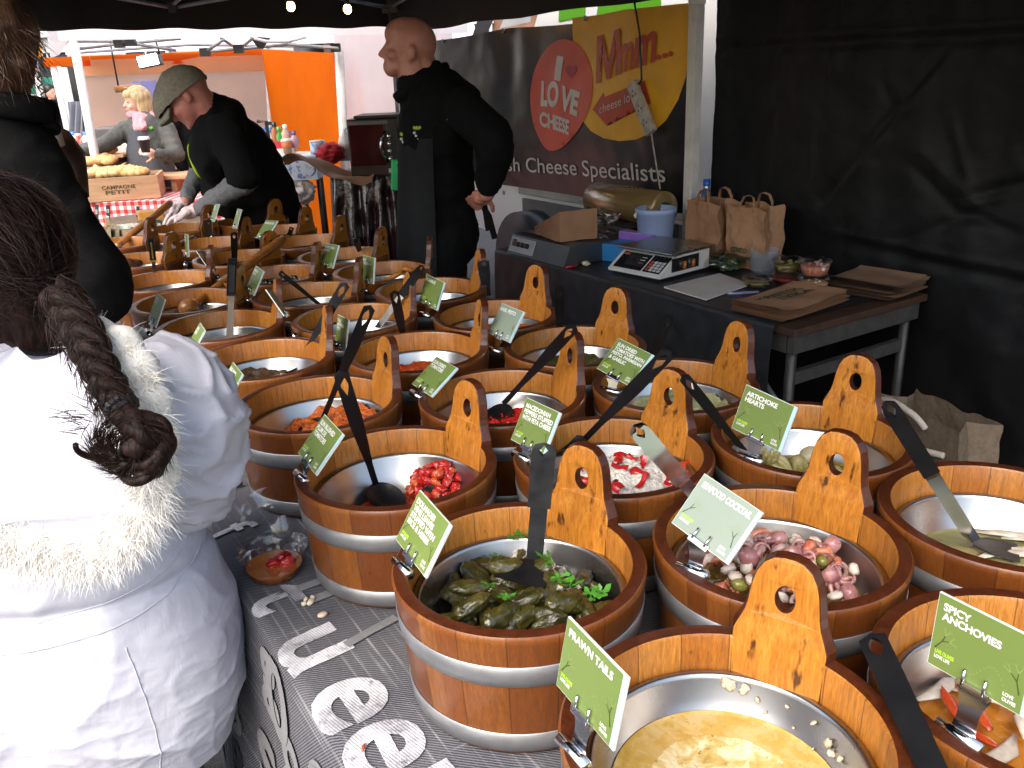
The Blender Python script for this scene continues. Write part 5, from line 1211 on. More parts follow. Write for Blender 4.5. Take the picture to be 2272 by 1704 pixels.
for i, (y, c) in enumerate(((.12, (.03, .02, .02)), (.145, (.50, .16, .03)), (.175, (.05, .04, .04)), (.2, (.45, .13, .03)))):
    m = MB(); m.tube([(wS + .004, y, .034), (wS + .004, y, .034 + (.04 if i % 2 == 0 else .03))], .0095, 10); m.build('battery', pm('battery_%d' % i, c, None, 10, .3), t)
# --- heat sealer
p0, p1 = PZ(1124.7, 560, ZT), PZ(1252.5, 594, ZT); t = thing('heat_sealer', 'steel film wrapping machine with three black knobs on its sloping front', 'machine', p0, frame(p0, p1)); wM = .46; dM = .30
M_brush = pm('brushed_dark_steel', (.16, .16, .165), (.11, .11, .115), 4, .36, .75, bump=.05, bscale=120)
m = MB(); m.poly([Vector((0, y, z)) for y, z in ((0, 0), (.035, .085), (.10, .092), (dM, .075), (dM, 0))], Vector((wM, 0, 0))); m.build('housing', M_brush, t)
m = MB(); sl2 = Vector((0, .035, .085)).normalized(); n2 = Vector((0, -sl2.z, sl2.y))
m.poly([Vector((.012, 0, 0)) + sl2 * .012 + n2 * .001, Vector((.21, 0, 0)) + sl2 * .012 + n2 * .001, Vector((.21, 0, 0)) + sl2 * .082 + n2 * .001, Vector((.012, 0, 0)) + sl2 * .082 + n2 * .001], n2 * .002); m.build('control_plate', pm('control_plate', (.55, .55, .58), None, 10, .35), t)
m = MB(); Mk_ = n2.to_track_quat('Z', 'Y').to_matrix(); m.box(Vector((.045, 0, 0)) + sl2 * .055 + n2 * .006, (.022, .034, .01), Matrix((Vector((1, 0, 0)), sl2, n2)).transposed()); m.build('switch', pm('switch_brown', (.10, .035, .015), None, 20, .4), t)
for x in (.085, .12, .155):
    m = MB(); m.lathe([(0, .016), (.010, .015), (.012, .003), (.012, 0)], 16, 0, Vector((x, 0, 0)) + sl2 * .05 + n2 * .003, M=Mk_); m.build('knob', M_black, t)
m = MB()
for i in range(14): m.box((.04 + i * .02, .07, .0915), (.004, .045, .002))
m.build('vent', M_black, t)
# --- paper bags
M_kraft = pm('kraft_paper', (.36, .19, .10), (.29, .145, .075), 12, .7, bump=.35, bd=.006, bscale=18)
M_kraftd = pm('kraft_stack', (.25, .145, .082), (.19, .105, .06), 14, .75, bump=.3, bscale=30)
M_bprint = pm('dark_green_ink', (.03, .06, .03), None, 40, .7)
def bagmesh(w, d, h, seed, crumple=.012):
    def f(a, b):
        u = a * 4; k = int(u) % 4; fr = u - int(u); c = [(-w, -d), (w, -d), (w, d), (-w, d)]; x = c[k][0] + (c[(k + 1) % 4][0] - c[k][0]) * fr; y = c[k][1] + (c[(k + 1) % 4][1] - c[k][1]) * fr
        q = b; gus = -.35 * d * q * (1 - abs(2 * fr - 1)) * (1 if k in (1, 3) else 0) * (1 if x > 0 else -1)
        p = Vector((x / 2 * (1 + .06 * q) + gus, y / 2 * (1 + .05 * q), h * q)); fb = crumple * fbm((p.x, p.y, p.z), 11, seed, 3)
        return p + Vector((fb * (.3 + q), fb * .8, .02 * q * nz((x, y, seed), 8)))
    m = MB(); m.grid(f, 64, 24, 0, False, True); m.poly([(-w / 2, -d / 2, .001), (w / 2, -d / 2, .001), (w / 2, d / 2, .001), (-w / 2, d / 2, .001)]); return m
def paperbag(lab, p, rz, w, d, h, seed, words):
    t = thing('paper_bag', lab, 'paper bag', p, rz); bagmesh(w, d, h, seed).build('bag', M_kraft, t, False)
    for sy in (-1, 1):
        y = sy * d / 2 * 1.04; m = MB(); pts = [Vector((-w * .18, y, h * .93)), Vector((-w * .18, y * .95, h * 1.05)), Vector((-w * .12, y * .85, h * 1.16)), Vector((0, y * .8, h * 1.19)), Vector((w * .12, y * .85, h * 1.16)), Vector((w * .18, y * .95, h * 1.05)), Vector((w * .18, y, h * .93))]
        m.tube(pts, [.009] * 7, 8, 0, True, (.18, 1)); m.build('handle', M_kraft, t)
    m = MB()
    for i, wd in enumerate(words): text_quad(m, wd, (-w * .34, -d / 2 * 1.05 - .010, h * (.26 - .13 * i)), (w * (.42 if i == 0 else .66), 0, 0), (0, .0, h * .085), 0, .03)
    m.build('lettering', M_bprint, t, False)
p = W(2.70, 2.76, ZT); paperbag('brown paper carrier bag with handles beside the blue bucket', p, math.atan2(-TV.y, -TV.x) - .05, .20, .13, .26, 3, ['CENTO', 'FILIPPO'])
p = W(2.48, 2.78, ZT); paperbag('crumpled brown paper carrier bag standing right of the other carrier', p, math.atan2(-TV.y, -TV.x) + .1, .19, .12, .255, 9, ['CENTO', 'FILIPPO'])
# bag lying on the sealer
p = PZ(1262, 530, ZT + .085); t = thing('paper_bag', 'open brown paper bag lying on its side on the wrapping machine', 'paper bag', p, frame(p0, p1) - .15)
m = MB(); w, h, l = .19, .135, .27
def lb(a, b):
    u = a * 4; k = int(u) % 4; fr = u - int(u); q = 1 - b * .75; c = [(0, 0), (1, 0), (1, 1), (0, 1)]; x = c[k][0] + (c[(k + 1) % 4][0] - c[k][0]) * fr; z = c[k][1] + (c[(k + 1) % 4][1] - c[k][1]) * fr
    return Vector((w * .5 - l * b + .0, (x - .5) * w * (.9 + .1 * q), z * h * q + .008)) + Vector((0, 0, 0)) + Vector((.0, .004, .004)) * fbm((a * 6, b * 4, 0), 1.2, 4, 3)
m.grid(lb, 48, 14, 0, False, True); m.poly([lb(i / 48, 0) for i in range(48)]); m.build('bag', M_kraft, t, False)
# stacks of flat paper bags
def bagstack(lab, p, rz, w, l, n, dz, mat, words, seed, parts=True):
    t = thing('bag_stack', lab, 'paper bags', p, rz); rr = random.Random(seed)
    for i in range(n):
        m = MB(); ox, oy, an = rr.gauss(0, .010), rr.gauss(0, .008), rr.gauss(0, .035); z = i * dz
        def f(a, b): 
            x, y = (a - .5) * w + ox, (b - .5) * l + oy; return Vector((x * math.cos(an) - y * math.sin(an), x * math.sin(an) + y * math.cos(an), z + .001 + .004 * (i / n) * nz((a * 2, b * 2, seed), 1) * 2 + (.010 * (i / n)) * (abs(a - .5) * 2) ** 3))
        m.grid(f, 12, 12); m.grid(lambda a, b: f(a, b) + Vector((0, 0, dz * .62)), 12, 12)
        m.build('flat_bag', mat, t, False)
    if words:
        m = MB(); z = n * dz + .004
        for i, wd in enumerate(words): text_quad(m, wd, (-w * .36, .02 - i * .042, z), (w * .72, 0, 0), (0, .032, 0), 0, .03)
        m.build('lettering', M_bprint, t, False)
pc = (PZ(1652, 702, ZT) + PZ(1871, 672, ZT)) / 2; bagstack('fanned stack of flat brown paper bags with green print at the table corner', W(1.955, 2.385, ZT), math.atan2(-NV.y, -NV.x) + math.pi + .1, .36, .22, 14, .0026, M_kraft, ['KRISTOU', 'BEYKA'], 4)
bagstack('thick folded pile of duller brown paper bags at the back of the table', W(1.90, 2.80, ZT), math.atan2(NV.y, NV.x) + .1, .24, .26, 12, .0042, M_kraftd, None, 8)
# blue bucket, boxes, film roll, bottle
p = W(2.94, 2.64, ZT); t = thing('plastic_bucket', 'pale blue plastic bucket between the scale and the paper carrier', 'bucket', p)
M_bbl = pm('pale_blue_plastic', (.33, .42, .66), (.29, .37, .6), 8, .4); m = MB(); m.lathe([(0, .002), (.066, .002), (.070, .006), (.088, .190), (.092, .192), (.094, .214), (.090, .216), (.087, .192), (.068, .01), (0, .008)], 40); m.build('bucket', M_bbl, t)
m = MB(); m.tube([(-.09, -.02, .20), (-.10, -.035, .19), (-.095, -.03, .178)], .006, 6); m.build('lug', M_sw, t)
def boxthing(nm, lab, cat, p, rz, d, mat, lidmat=None):
    t = thing(nm, lab, cat, p, rz); m = MB(); m.box((0, 0, d[2] / 2), d, None, 0, .002); m.build('carton', mat, t); m = MB(); m.box((0, 0, d[2] + .001), (d[0] * .98, d[1] * .98, .003)); m.build('flap', lidmat or mat, t)
boxthing('carton', 'bright blue carton behind the scale', 'carton', W(2.93, 2.47, ZT), ang + .1, (.19, .13, .075), pm('bright_blue_card', (.03, .24, .58), (.025, .2, .5), 8, .45))
boxthing('tissue_box', 'purple tissue box in front of the blue bucket', 'tissue box', W(2.98, 2.60, ZT + .035), ang, (.20, .11, .07), pm('purple_card', (.30, .15, .60), (.26, .12, .5), 8, .5), pm('violet', (.42, .26, .66), None, 20, .5))
boxthing('grey_crate', 'dark grey crate under the film roll', 'crate', W(3.22, 2.72, ZT), math.atan2(TV.y, TV.x), (.42, .26, .105), pm('crate_grey', (.10, .09, .10), (.07, .065, .075), 10, .5))
t = thing('film_roll', 'big gold tinted roll of clear film with a dark core', 'film roll', W(3.25, 2.74, ZT + .105 + .084)); M_gold = pm('gold_film', (.30, .20, .085), (.25, .16, .06), 3, .22, .25, bump=.05, stretch=(1, 1, 1), rvar=.08, coat=.5)
Mx = Matrix.Rotation(math.atan2(TV.y, TV.x), 3, 'Z') @ Matrix.Rotation(math.pi / 2, 3, 'Y'); m = MB(); m.lathe([(.036, -.26), (.080, -.26), (.084, -.255), (.084, .255), (.080, .26), (.036, .26)], 48, 0, M=Mx); m.build('film', M_gold, t)
m = MB(); m.lathe([(.036, -.262), (.032, -.262), (.031, .262), (.036, .262)], 32, 0, M=Mx); m.build('core', pm('cardboard_core', (.05, .07, .045), None, 20, .7), t)
t = thing('water_bottle', 'clear water bottle with a bright blue cap behind the paper carriers', 'bottle', W(2.86, 2.87, ZT)); M_pet = clearmat('bottle_plastic', (.62, .74, .92), .16)
m = MB(); m.lathe([(0, .003), (.036, .003), (.04, .012), (.04, .20), (.036, .235), (.02, .275), (.0145, .285), (.0145, .305)], 32); m.build('bottle', M_pet, t); m = MB(); m.lathe([(.0155, .296), (.0165, .30), (.0165, .325), (0, .326)], 24); m.build('cap', pm('blue_cap', (.02, .11, .55), None, 20, .35), t)
# crumpled film, herbs, trays
def crumple(nm, lab, cat, p, r, mat, seed, amp=.45, flat=.55, n=(40, 26), s=2.2):
    m = MB(); m.ball((0, 0, r * flat), (r, r, r * flat), n[0], n[1], 0, None, lambda q, d: Vector((q.x * (1 + amp * fbm(d, s, seed, 4)), q.y * (1 + amp * fbm(d, s, seed + 5, 4)), q.z * (1 + amp * .8 * fbm(d, s, seed + 9, 3))))); o = m.build(nm, mat); o.location = p; return tag(o, lab, cat)
M_film = clearmat('cling_film', (.93, .92, .92), .10, .10)
crumple('cling_film', 'crumpled clear film spilling under the gold roll', 'film', W(3.28, 2.56, ZT + .10), .11, M_film, 3, .5, .35); crumple('cling_film', 'loose clear film hanging behind the lying paper bag', 'film', W(3.18, 2.52, ZT), .10, M_film, 7, .5, .5)
crumple('herb_bundle', 'bunch of green herbs wrapped in film beside the paper carrier', 'herbs', W(2.52, 2.66, ZT), .065, pm('herb_green', (.045, .075, .02), (.02, .035, .01), 90, .5, bump=.9, bscale=120), 5, .6, .45)
crumple('herb_wrap', 'clear film around the green herbs on the side table', 'film', W(2.535, 2.65, ZT), .078, M_film, 6, .35, .45)
m = MB(); m.poly([PZ(*q_, ZT + .001) - W(2.35, 2.4, ZT) for q_ in ((1473, 639), (1566, 667), (1665, 633), (1597, 609))], ZV * .006); o = m.build('white_board', pm('white_card', (.60, .55, .52), (.54, .49, .46), 10, .5)); o.location = W(2.35, 2.4, ZT); tag(o, 'flat off white board lying in front of the scale', 'board')
def pot(lab, p, fillmat, mes, n, h=.045, cat='pot', group='clear deli pots on the side table', fl='seafood'):
    t = thing('deli_pot', lab, cat, p, 0, group); m = MB(); m.lathe([(0, .001), (.044, .001), (.048, .004), (.056, h - .005), (.061, h), (.062, h + .002)], 40); m.build('pot', M_clear_, t)
    m = MB(); m.lathe([(.062, h + .002), (.061, h + .005), (.052, h + .004), (.050, h + .012), (0, h + .013)], 40); m.build('lid', M_clear_, t)
    m = MB(); m.lathe([(0, .003), (.043, .003), (.052, h * .72), (.04, h * .78), (0, h * .8)], 36, 0); m.build('filling', fillmat, t)
    if mes:
        for i in range(n): a = random.uniform(0, 6.28); r = math.sqrt(random.random()) * .047; o = inst('filling_piece', random.choice(mes), (r * math.cos(a), r * math.sin(a), h * random.uniform(.35, .78)), rq(), .85, t)
M_pink = pm('pink_seafood', (.62, .28, .18), (.38, .13, .08), 70, .35, bump=.6, bscale=90); M_peach = pm('peach_seafood', (.62, .40, .24), (.5, .27, .14), 60, .35, bump=.6, bscale=90)
random.seed(12)
pot('clear pot of green olives stacked on the red pot', W(2.20, 2.66, ZT + .044), M_broth, [O_g], 18); pot('clear pot of red tomatoes below the green olives pot', W(2.20, 2.66, ZT), pm('tomato_fill', (.3, .03, .02), None, 50, .3), [], 0, .03)
pot('clear pot of peach coloured seafood, lower of the two stacked pots', W(2.04, 2.62, ZT), M_peach, ME_wf, 12, .05); pot('clear pot of pink octopus salad, upper of the two stacked pots', W(2.04, 2.62, ZT + .063), M_pink, ME_oc + ME_pr, 8, .05)
pot('low clear pot of dark olives nearest the white board', W(2.23, 2.53, ZT), M_broth, [O_p], 10, .03)
M_milky = pm('milky_clear_plastic', (.55, .62, .70), (.45, .52, .6), 20, .2, alpha=.20)
for i in range(9):
    t = MB(); t.lathe([(.0, .0), (.046, .0), (.05, .004), (.058, .030), (.062, .032)], 36); o = t.build('empty_pot', M_milky); o.location = W(2.37, 2.72, ZT + .0085 * i); tag(o, 'empty clear pot in the nested column beside the olives pot', 'pot', 'nested empty clear pots')
m = MB(); m.tube([(-.06, 0, .006), (.06, 0, .006)], .005, 8); o = m.build('pen', pm('blue_pen', (.02, .05, .25), (.5, .5, .6), 30, .3, stretch=(1, 1, 20))); o.location = PZ(1648, 653, ZT); o.rotation_euler = (0, 0, .05); tag(o, 'blue and silver pen lying in front of the low pot', 'pen')
m = MB(); m.tube([(-.03, 0, .006), (.03, .004, .006)], .006, 8); o = m.build('red_marker', pm('red_marker', (.55, .02, .03), None, 30, .35)); o.location = PZ(1269, 594, ZT); o.rotation_euler = (0, 0, .5); tag(o, 'short red marker lying beside the wrapping machine', 'marker')
crumple('garlic_scrap', 'small white scrap on the black table cover left of the scale', 'scrap', PZ(1300, 589, ZT), .018, M_garlic, 2)
# --- tote bag under the table
def cubic_(pts, u):
    pts = [Vector(p) for p in pts]; n = len(pts) - 1; x = min(u * n, n - 1e-6); i = int(x); f = x - i; p = [pts[max(0, i - 1)], pts[i], pts[i + 1], pts[min(n, i + 2)]]
    return .5 * ((2 * p[1]) + (p[2] - p[0]) * f + (2 * p[0] - 5 * p[1] + 4 * p[2] - p[3]) * f * f + (3 * p[1] - p[0] - 3 * p[2] + p[3]) * f ** 3)
M_jute = pm('jute', (.17, .125, .085), (.12, .088, .06), 60, .85, bump=.6, bscale=220); t = thing('jute_bag', 'jute carrier bag with rope handles and dark emblem standing behind the tubs', 'bag', W(1.50, 2.62, 0), math.atan2(-TV.y, -TV.x) - .25)
bagmesh(.36, .16, .46, 12, .006).build('bag', M_jute, t, False)
M_rope = pm('cotton_rope', (.52, .46, .40), (.40, .35, .30), 90, .8, bump=.6, bscale=150, stretch=(1, 1, 3))
hp = [cubic_([(-.12, -.095, .27), (-.16, -.11, .36), (-.15, -.12, .45), (-.07, -.13, .485), (.03, -.125, .47), (.06, -.10, .43)], i / 30) for i in range(31)]; m = MB(); m.tube(hp, .011, 8); hp = [cubic_([(-.15, -.11, .33), (-.08, -.125, .335), (.0, -.13, .34), (.07, -.12, .36), (.15, -.10, .37)], i / 30) for i in range(31)]; m.tube(hp, .011, 8); hp = [cubic_([(-.12, -.09, .16), (-.06, -.105, .22), (-.02, -.115, .29), (-.01, -.12, .345)], i / 20) for i in range(21)]; m.tube(hp, .010, 8); m.build('rope_handle', M_rope, t)
m = MB(); m.ball((-.12, -.100, .24), (.065, .012, .095), 20, 12); m.build('emblem', M_chalkb, t)
m = MB(); Mv = [Vector((.165, -.105, .10)), Vector((0, 0, .13)), Vector((-.03, 0, 0))]; text_quad(m, 'e.co.uk', Mv[0], Mv[1], Mv[2], 0, .0); m.build('lettering', M_cardedge, t, False)
# ================================================================ people
def cone(mb, p1, r1, p2, r2, seg=14, mat=0):
    p1 = Vector(p1); p2 = Vector(p2); ax = p2 - p1; L = max(ax.length, 1e-5); q = ax.to_track_quat('Z', 'Y').to_matrix(); pr = [(0.0001, -r1)]
    for i in range(1, 5): a = math.pi / 2 * i / 4; pr.append((r1 * math.sin(a), -r1 * math.cos(a)))
    for i in range(0, 5): a = math.pi / 2 * i / 4; pr.append((max(.0001, r2 * math.cos(a)), L + r2 * math.sin(a)))
    mb.lathe(pr, seg, mat, p1, M=q)
def remesh(mb, name, mat, parent, vox=.012, sm=4, disp=None, fac=.5):
    bm = bmesh.new(); me0 = mb.mesh(name, [mat]); bm.from_mesh(me0); bmesh.ops.remove_doubles(bm, verts=bm.verts[:], dist=.0004); bmesh.ops.recalc_face_normals(bm, faces=bm.faces[:]); bm.to_mesh(me0); bm.free()
    ob = bpy.data.objects.new('tmp', me0); COL.objects.link(ob)
    m = ob.modifiers.new('r', 'REMESH'); m.mode = 'VOXEL'; m.voxel_size = vox; m.use_smooth_shade = True
    if sm: s = ob.modifiers.new('s', 'SMOOTH'); s.iterations = sm; s.factor = fac
    dg = bpy.context.evaluated_depsgraph_get(); dg.update(); me = bpy.data.meshes.new_from_object(ob.evaluated_get(dg)); bpy.data.objects.remove(ob)
    if disp:
        ns = [v.normal.copy() for v in me.vertices]
        for v, n in zip(me.vertices, ns): v.co = v.co + n * disp(v.co, n)
        me.update()
    me.materials.clear(); me.materials.append(mat); me.name = name
    me.polygons.foreach_set('use_smooth', [True] * len(me.polygons))
    o = bpy.data.objects.new(name, me); COL.objects.link(o)
    if parent: o.parent = parent
    return o
def ridge(p, s, seed): return (1 - abs(nz(p, s, seed)) * 2.2)
def folds(amp, s=7, seed=1, st=(1, 1, 1)):
    def f(c, n):
        q = (c.x * st[0], c.y * st[1], c.z * st[2]); r = max(0, ridge(q, s, seed)) ** 3; r2 = max(0, ridge(q, s * 2.3, seed + 5)) ** 3
        return amp * (r + .45 * r2) - amp * .3 + amp * .35 * nz(q, s * .6, seed + 2)
    return f
M_skin = pm('skin_ruddy', (.56, .25, .18), (.46, .18, .13), 30, .45, bump=.15, bscale=160, sss=.12, lo=.3, hi=.7)
M_skin2 = pm('skin_flushed', (.55, .22, .17), (.44, .15, .12), 30, .45, bump=.15, bscale=160, sss=.12, lo=.3, hi=.7)
M_skin3 = pm('skin_fair', (.66, .36, .27), (.58, .29, .22), 30, .45, bump=.1, sss=.12)
M_coatb = pm('black_fleece', (.0055, .0055, .006), (.003, .003, .0035), 40, .9, bump=.3, bscale=200, spec=.15)
M_apron = pm('charcoal_apron', (.013, .0135, .015), (.009, .0095, .0105), 30, .85, bump=.2, bscale=200, spec=.2)
M_tee = pm('black_tshirt', (.0065, .0065, .007), (.004, .004, .0045), 30, .9, bump=.2, spec=.15)
M_greyslv = pm('grey_marl', (.17, .17, .18), (.11, .11, .12), 120, .85, bump=.3)
M_glove = pm('thin_glove', (.72, .60, .62), (.62, .48, .50), 30, .45, bump=.3)
M_eye = pm('dark_eye', (.02, .015, .012), None, 30, .2); M_brow = pm('brow_hair', (.10, .06, .04), None, 60, .8)
def hand(mb, wrist, d, up, s=1.0, curl=.5):
    """palm, five bent fingers; d = direction the hand points, up = back of the hand"""
    d = Vector(d).normalized(); up = Vector(up); sd = d.cross(up).normalized(); up = sd.cross(d).normalized(); w = Vector(wrist)
    cone(mb, w, .026 * s, w + d * .05 * s, .030 * s); mb.ball(w + d * .055 * s, .040 * s, 12, 8, 0, Matrix((sd, d, up)).transposed() @ Matrix.Diagonal((1, 1.1, .45)))
    for i, (o, l) in enumerate(((-.030, .060), (-.010, .070), (.010, .068), (.029, .052))):
        p = w + d * .090 * s + sd * o * s; a = d
        for j in range(3):
            a = (a - up * (curl * (.35 + .25 * j))).normalized(); q = p + a * (l * s * (.42, .33, .27)[j]); cone(mb, p, (.0095 - .001 * j) * s, q, (.0088 - .0012 * j) * s, 8); p = q
    p = w + d * .03 * s - sd * .032 * s; a = (d * .6 - sd * .8 - up * .2).normalized()
    for j in range(2):
        q = p + a * .034 * s; cone(mb, p, .0115 * s, q, .0095 * s, 8); p = q; a = (a + d * .5 - up * curl * .3).normalized()
def S(u, v, y, o): return PYy(u, v, y) - o
def blob(mb, c, r, Mx=None): mb.ball(c, r, 20, 14, 0, Mx)

# ---- bald man, in profile facing left
Yb = 3.80
def person(label, p): return thing('person', label, 'person', p)
base = PYy(975, 560, Yb); base.z = 0
t = person('bald man in a black fleece and dark apron standing in profile, hand at his hip', base); k = (PYy(900, 100, Yb) - PYy(1000, 100, Yb)).length / 100
def B_(u, v, dy=0): return S(u, v, Yb + dy, base)
m = MB(); X3 = Matrix.Rotation(0, 3, 'Z')
hw = .076
m.ball(B_(913, 95), (.104, hw, .098), 28, 20, 0, Matrix.Rotation(.10, 3, 'Y')); m.ball(B_(898, 76), (.084, hw * .93, .066), 24, 16)
m.ball(B_(890, 122), (.066, hw * .80, .085), 24, 16); m.ball(B_(872, 148), (.042, hw * .55, .042), 18, 12)
m.ball(B_(865, 99), (.022, hw * .62, .014), 12, 8); cone(m, B_(858, 103), .012, B_(845, 121), .0125); cone(m, B_(857, 122), .015, B_(847, 123), .011)
for q in (-.013, .013): m.ball(B_(853, 124, q), (.010, .008, .008), 8, 6)
m.ball(B_(858, 139), (.013, .026, .0065), 12, 8); m.ball(B_(861, 146), (.013, .024, .007), 12, 8); m.ball(B_(866, 160), (.022, .028, .018), 12, 8); m.ball(B_(880, 152), (.05, hw * .7, .03), 14, 10)
for sg in (-1, 1):
    m.ball(B_(913, 118, sg * hw * .98), (.020, .012, .034), 12, 10, 0, Matrix.Rotation(.2, 3, 'Y')); m.ball(B_(916, 116, sg * (hw + .008)), (.013, .008, .026), 10, 8)
    m.ball(B_(872, 122, sg * hw * .62), (.028, .022, .022), 10, 8)
cone(m, B_(912, 130), .070, B_(935, 205), .080); m.ball(B_(945, 150), (.05, .06, .07))
# covered trunk, arms, legs, so that the body is whole under the clothes
cone(m, B_(960, 270), .12, B_(975, 420), .12); cone(m, B_(975, 420), .12, B_(975, 520), .13)
fl = B_(975, 560).z
for sg in (-1, 1): cone(m, B_(975, 520, sg * .08), .09, Vector((.0, sg * .09, .48)), .06); cone(m, Vector((0, sg * .09, .48)), .06, Vector((.02, sg * .09, .07)), .045); cone(m, Vector((.02, sg * .09, .05)), .045, Vector((-.12, sg * .09, .04)), .04)
cone(m, B_(1010, 255, -.17), .05, B_(1108, 335, -.24), .045); cone(m, B_(1108, 335, -.24), .042, B_(1080, 430, -.19), .034)
hand(m, B_(1082, 425, -.19), B_(1050, 452, -.12) - B_(1082, 425, -.19), Vector((.2, -1, .1)), 1.05, .55)
cone(m, B_(1000, 255, .17), .05, B_(990, 390, .20), .045); cone(m, B_(990, 390, .20), .04, B_(975, 500, .19), .034); hand(m, B_(975, 500, .19), Vector((-.1, 0, -1)), Vector((0, 1, 0)), 1.0, .4)
remesh(m, 'body', M_skin, t, .0062, 3)
for sg in (-1, 1):
    m = MB(); m.ball(B_(866, 110, sg * .034), (.006, .010, .0035), 10, 8); m.build('eye', M_eye, t)
m = MB(); m.ball(B_(925, 95), (.112, hw + .004, .085), 28, 20, 0, Matrix.Rotation(.35, 3, 'Y') @ Matrix.Diagonal((.93, .985, .9)))
m = MB()
cone(m, B_(975, 235), .155, B_(965, 330), .16); cone(m, B_(965, 330), .165, B_(970, 450), .16); m.ball(B_(985, 225), (.16, .215, .11)); m.ball(B_(965, 300), (.165, .20, .2)); m.ball(B_(1000, 250), (.14, .2, .15))
cone(m, B_(970, 450), .16, B_(980, 520), .17); m.ball(B_(968, 400), (.165, .19, .2))
cone(m, B_(928, 190), .092, B_(945, 215), .11); cone(m, B_(960, 165), .06, B_(975, 200), .09)
for sg in (-1,): cone(m, B_(1030, 240, -.17), .082, B_(1092, 305, -.24), .082); cone(m, B_(1092, 305, -.24), .085, B_(1100, 345, -.25), .075); cone(m, B_(1100, 345, -.25), .075, B_(1084, 412, -.2), .052)
cone(m, B_(1000, 245, .17), .08, B_(990, 385, .20), .07); cone(m, B_(990, 385, .20), .068, B_(978, 485, .19), .05)
remesh(m, 'fleece_jacket', M_coatb, t, .016, 5, folds(.010, 6, 3))
m = MB(); col = []
for i in range(25):
    a = 2 * math.pi * i / 24; col.append(B_(931, 186) + Vector((.105 * math.cos(a) + .012, .092 * math.sin(a), .055 * math.cos(a) - .002)))
m.tube(col, [.024] * 25, 10, 0, False, (1.25, .6)); m.build('collar', M_coatb, t)
m = MB()
def apr(a, b):
    an = math.pi * (.5 + a) ; w = .160 + .03 * b; c = B_(967, 300 + 250 * b); z = B_(965, 300).z + (B_(965, 560).z - .25 - B_(965, 300).z) * b
    return Vector((c.x + math.cos(an) * (w) + .0 + .01 * math.sin(a * 20) * b, math.sin(an) * (w + .035), z))
m.grid(apr, 40, 20); m.build('apron', M_apron, t, False)
m = MB(); 
for sg in (-1, 1): cone(m, Vector((.01, sg * .09, .9)), .12, Vector((.0, sg * .10, .5)), .09); cone(m, Vector((.0, sg * .10, .5)), .09, Vector((.02, sg * .10, .1)), .075)
m.ball(Vector((.02, 0, .92)), (.17, .2, .14)); remesh(m, 'trousers', M_coatb, t, .02, 4, folds(.008, 7, 4))
m = MB(); strip(m, [B_(1070, 455, -.12), B_(1085, 480, -.13), B_(1098, 530, -.14)], [.012, .013, .013], .002, Vector((1, -.3, 0))); strip(m, [B_(1075, 455, -.12), B_(1080, 485, -.13), B_(1084, 512, -.14)], [.012, .013, .013], .002, Vector((1, -.3, 0))); m.build('apron_ties', M_coatb, t)
M_logow = pm('stitched_white', (.6, .62, .62), None, 60, .7); M_logog = pm('stitched_lime', (.35, .5, .06), None, 60, .7)
for (u, v, s, dy) in ((927, 288, 1.0, -.155), (899, 302, 1.1, -.10)):
    m = MB(); c = B_(u, v, dy) + Vector((0, -.02, 0))
    for i in range(5): m.ball(c + Vector((.006 * (i - 2) * s, -.002 * i, .010 - .003 * (i % 2))), (.006 * s, .005, .007 * s), 8, 6, 1)
    for i in range(4): m.ball(c + Vector((.006 * (i - 2) * s, -.002, -.010 - .012 * (i % 3))), (.007 * s, .005, .006 * s), 8, 6, 0)
    m.build('emblem', [M_logow, M_logog], t)

# ---- man in a flat cap bending over the far tubs
Yc = 4.30
base = PYy(585, 490, Yc + .35); base.z = 0
t = person('man in a grey flat cap and black t shirt bending over the far tubs', base)
def C_(u, v, dy=0): return S(u, v, Yc + dy, base)
Mh = Matrix.Rotation(R(-38), 3, 'Y')    # face turned down
m = MB(); hc = C_(411, 206); hw = .076; hS = 1.03
def H(x, z, dy=0): return hc + Mh @ Vector((x, dy, z)) * hS
m.ball(H(.012, .012), (.108 * hS, hw * hS, .092 * hS), 28, 20, 0, Mh); m.ball(H(-.035, -.045), (.068 * hS, hw * .95, .082 * hS), 24, 16, 0, Mh); m.ball(H(-.055, -.095), (.042, hw * .6, .040), 18, 12, 0, Mh); m.ball(H(-.02, -.09), (.05, hw * .72, .03), 14, 10, 0, Mh)
m.ball(H(-.088, -.010), (.02, hw * .6, .014), 12, 8, 0, Mh); cone(m, H(-.100, -.018), .011, H(-.122, -.050), .014); cone(m, H(-.10, -.052), .014, H(-.114, -.054), .011); m.ball(H(-.098, -.078), (.012, .027, .006), 12, 8, 0, Mh); m.ball(H(-.094, -.090), (.013, .025, .007), 12, 8, 0, Mh); m.ball(H(-.088, -.115), (.022, .028, .018), 12, 8, 0, Mh)
for sg in (-1, 1):
    m.ball(H(.015, -.03, sg * hw * 1.0), (.020, .012, .034), 12, 10, 0, Mh); m.ball(H(-.07, -.045, sg * hw * .6), (.028, .024, .024), 10, 8, 0, Mh)
cone(m, H(.03, -.04), .068, C_(475, 265, .05), .085)
cone(m, C_(500, 290, .1), .13, C_(560, 420, .25), .13); cone(m, C_(560, 420, .25), .13, C_(600, 480, .35), .13)
hip = C_(600, 490, .35)
for sg in (-1, 1): cone(m, hip + Vector((0, sg * .08, 0)), .09, Vector((.03, sg * .1, .48)), .06); cone(m, Vector((.03, sg * .1, .48)), .06, Vector((.04, sg * .1, .06)), .045); cone(m, Vector((.04, sg * .1, .05)), .045, Vector((-.1, sg * .1, .04)), .04)
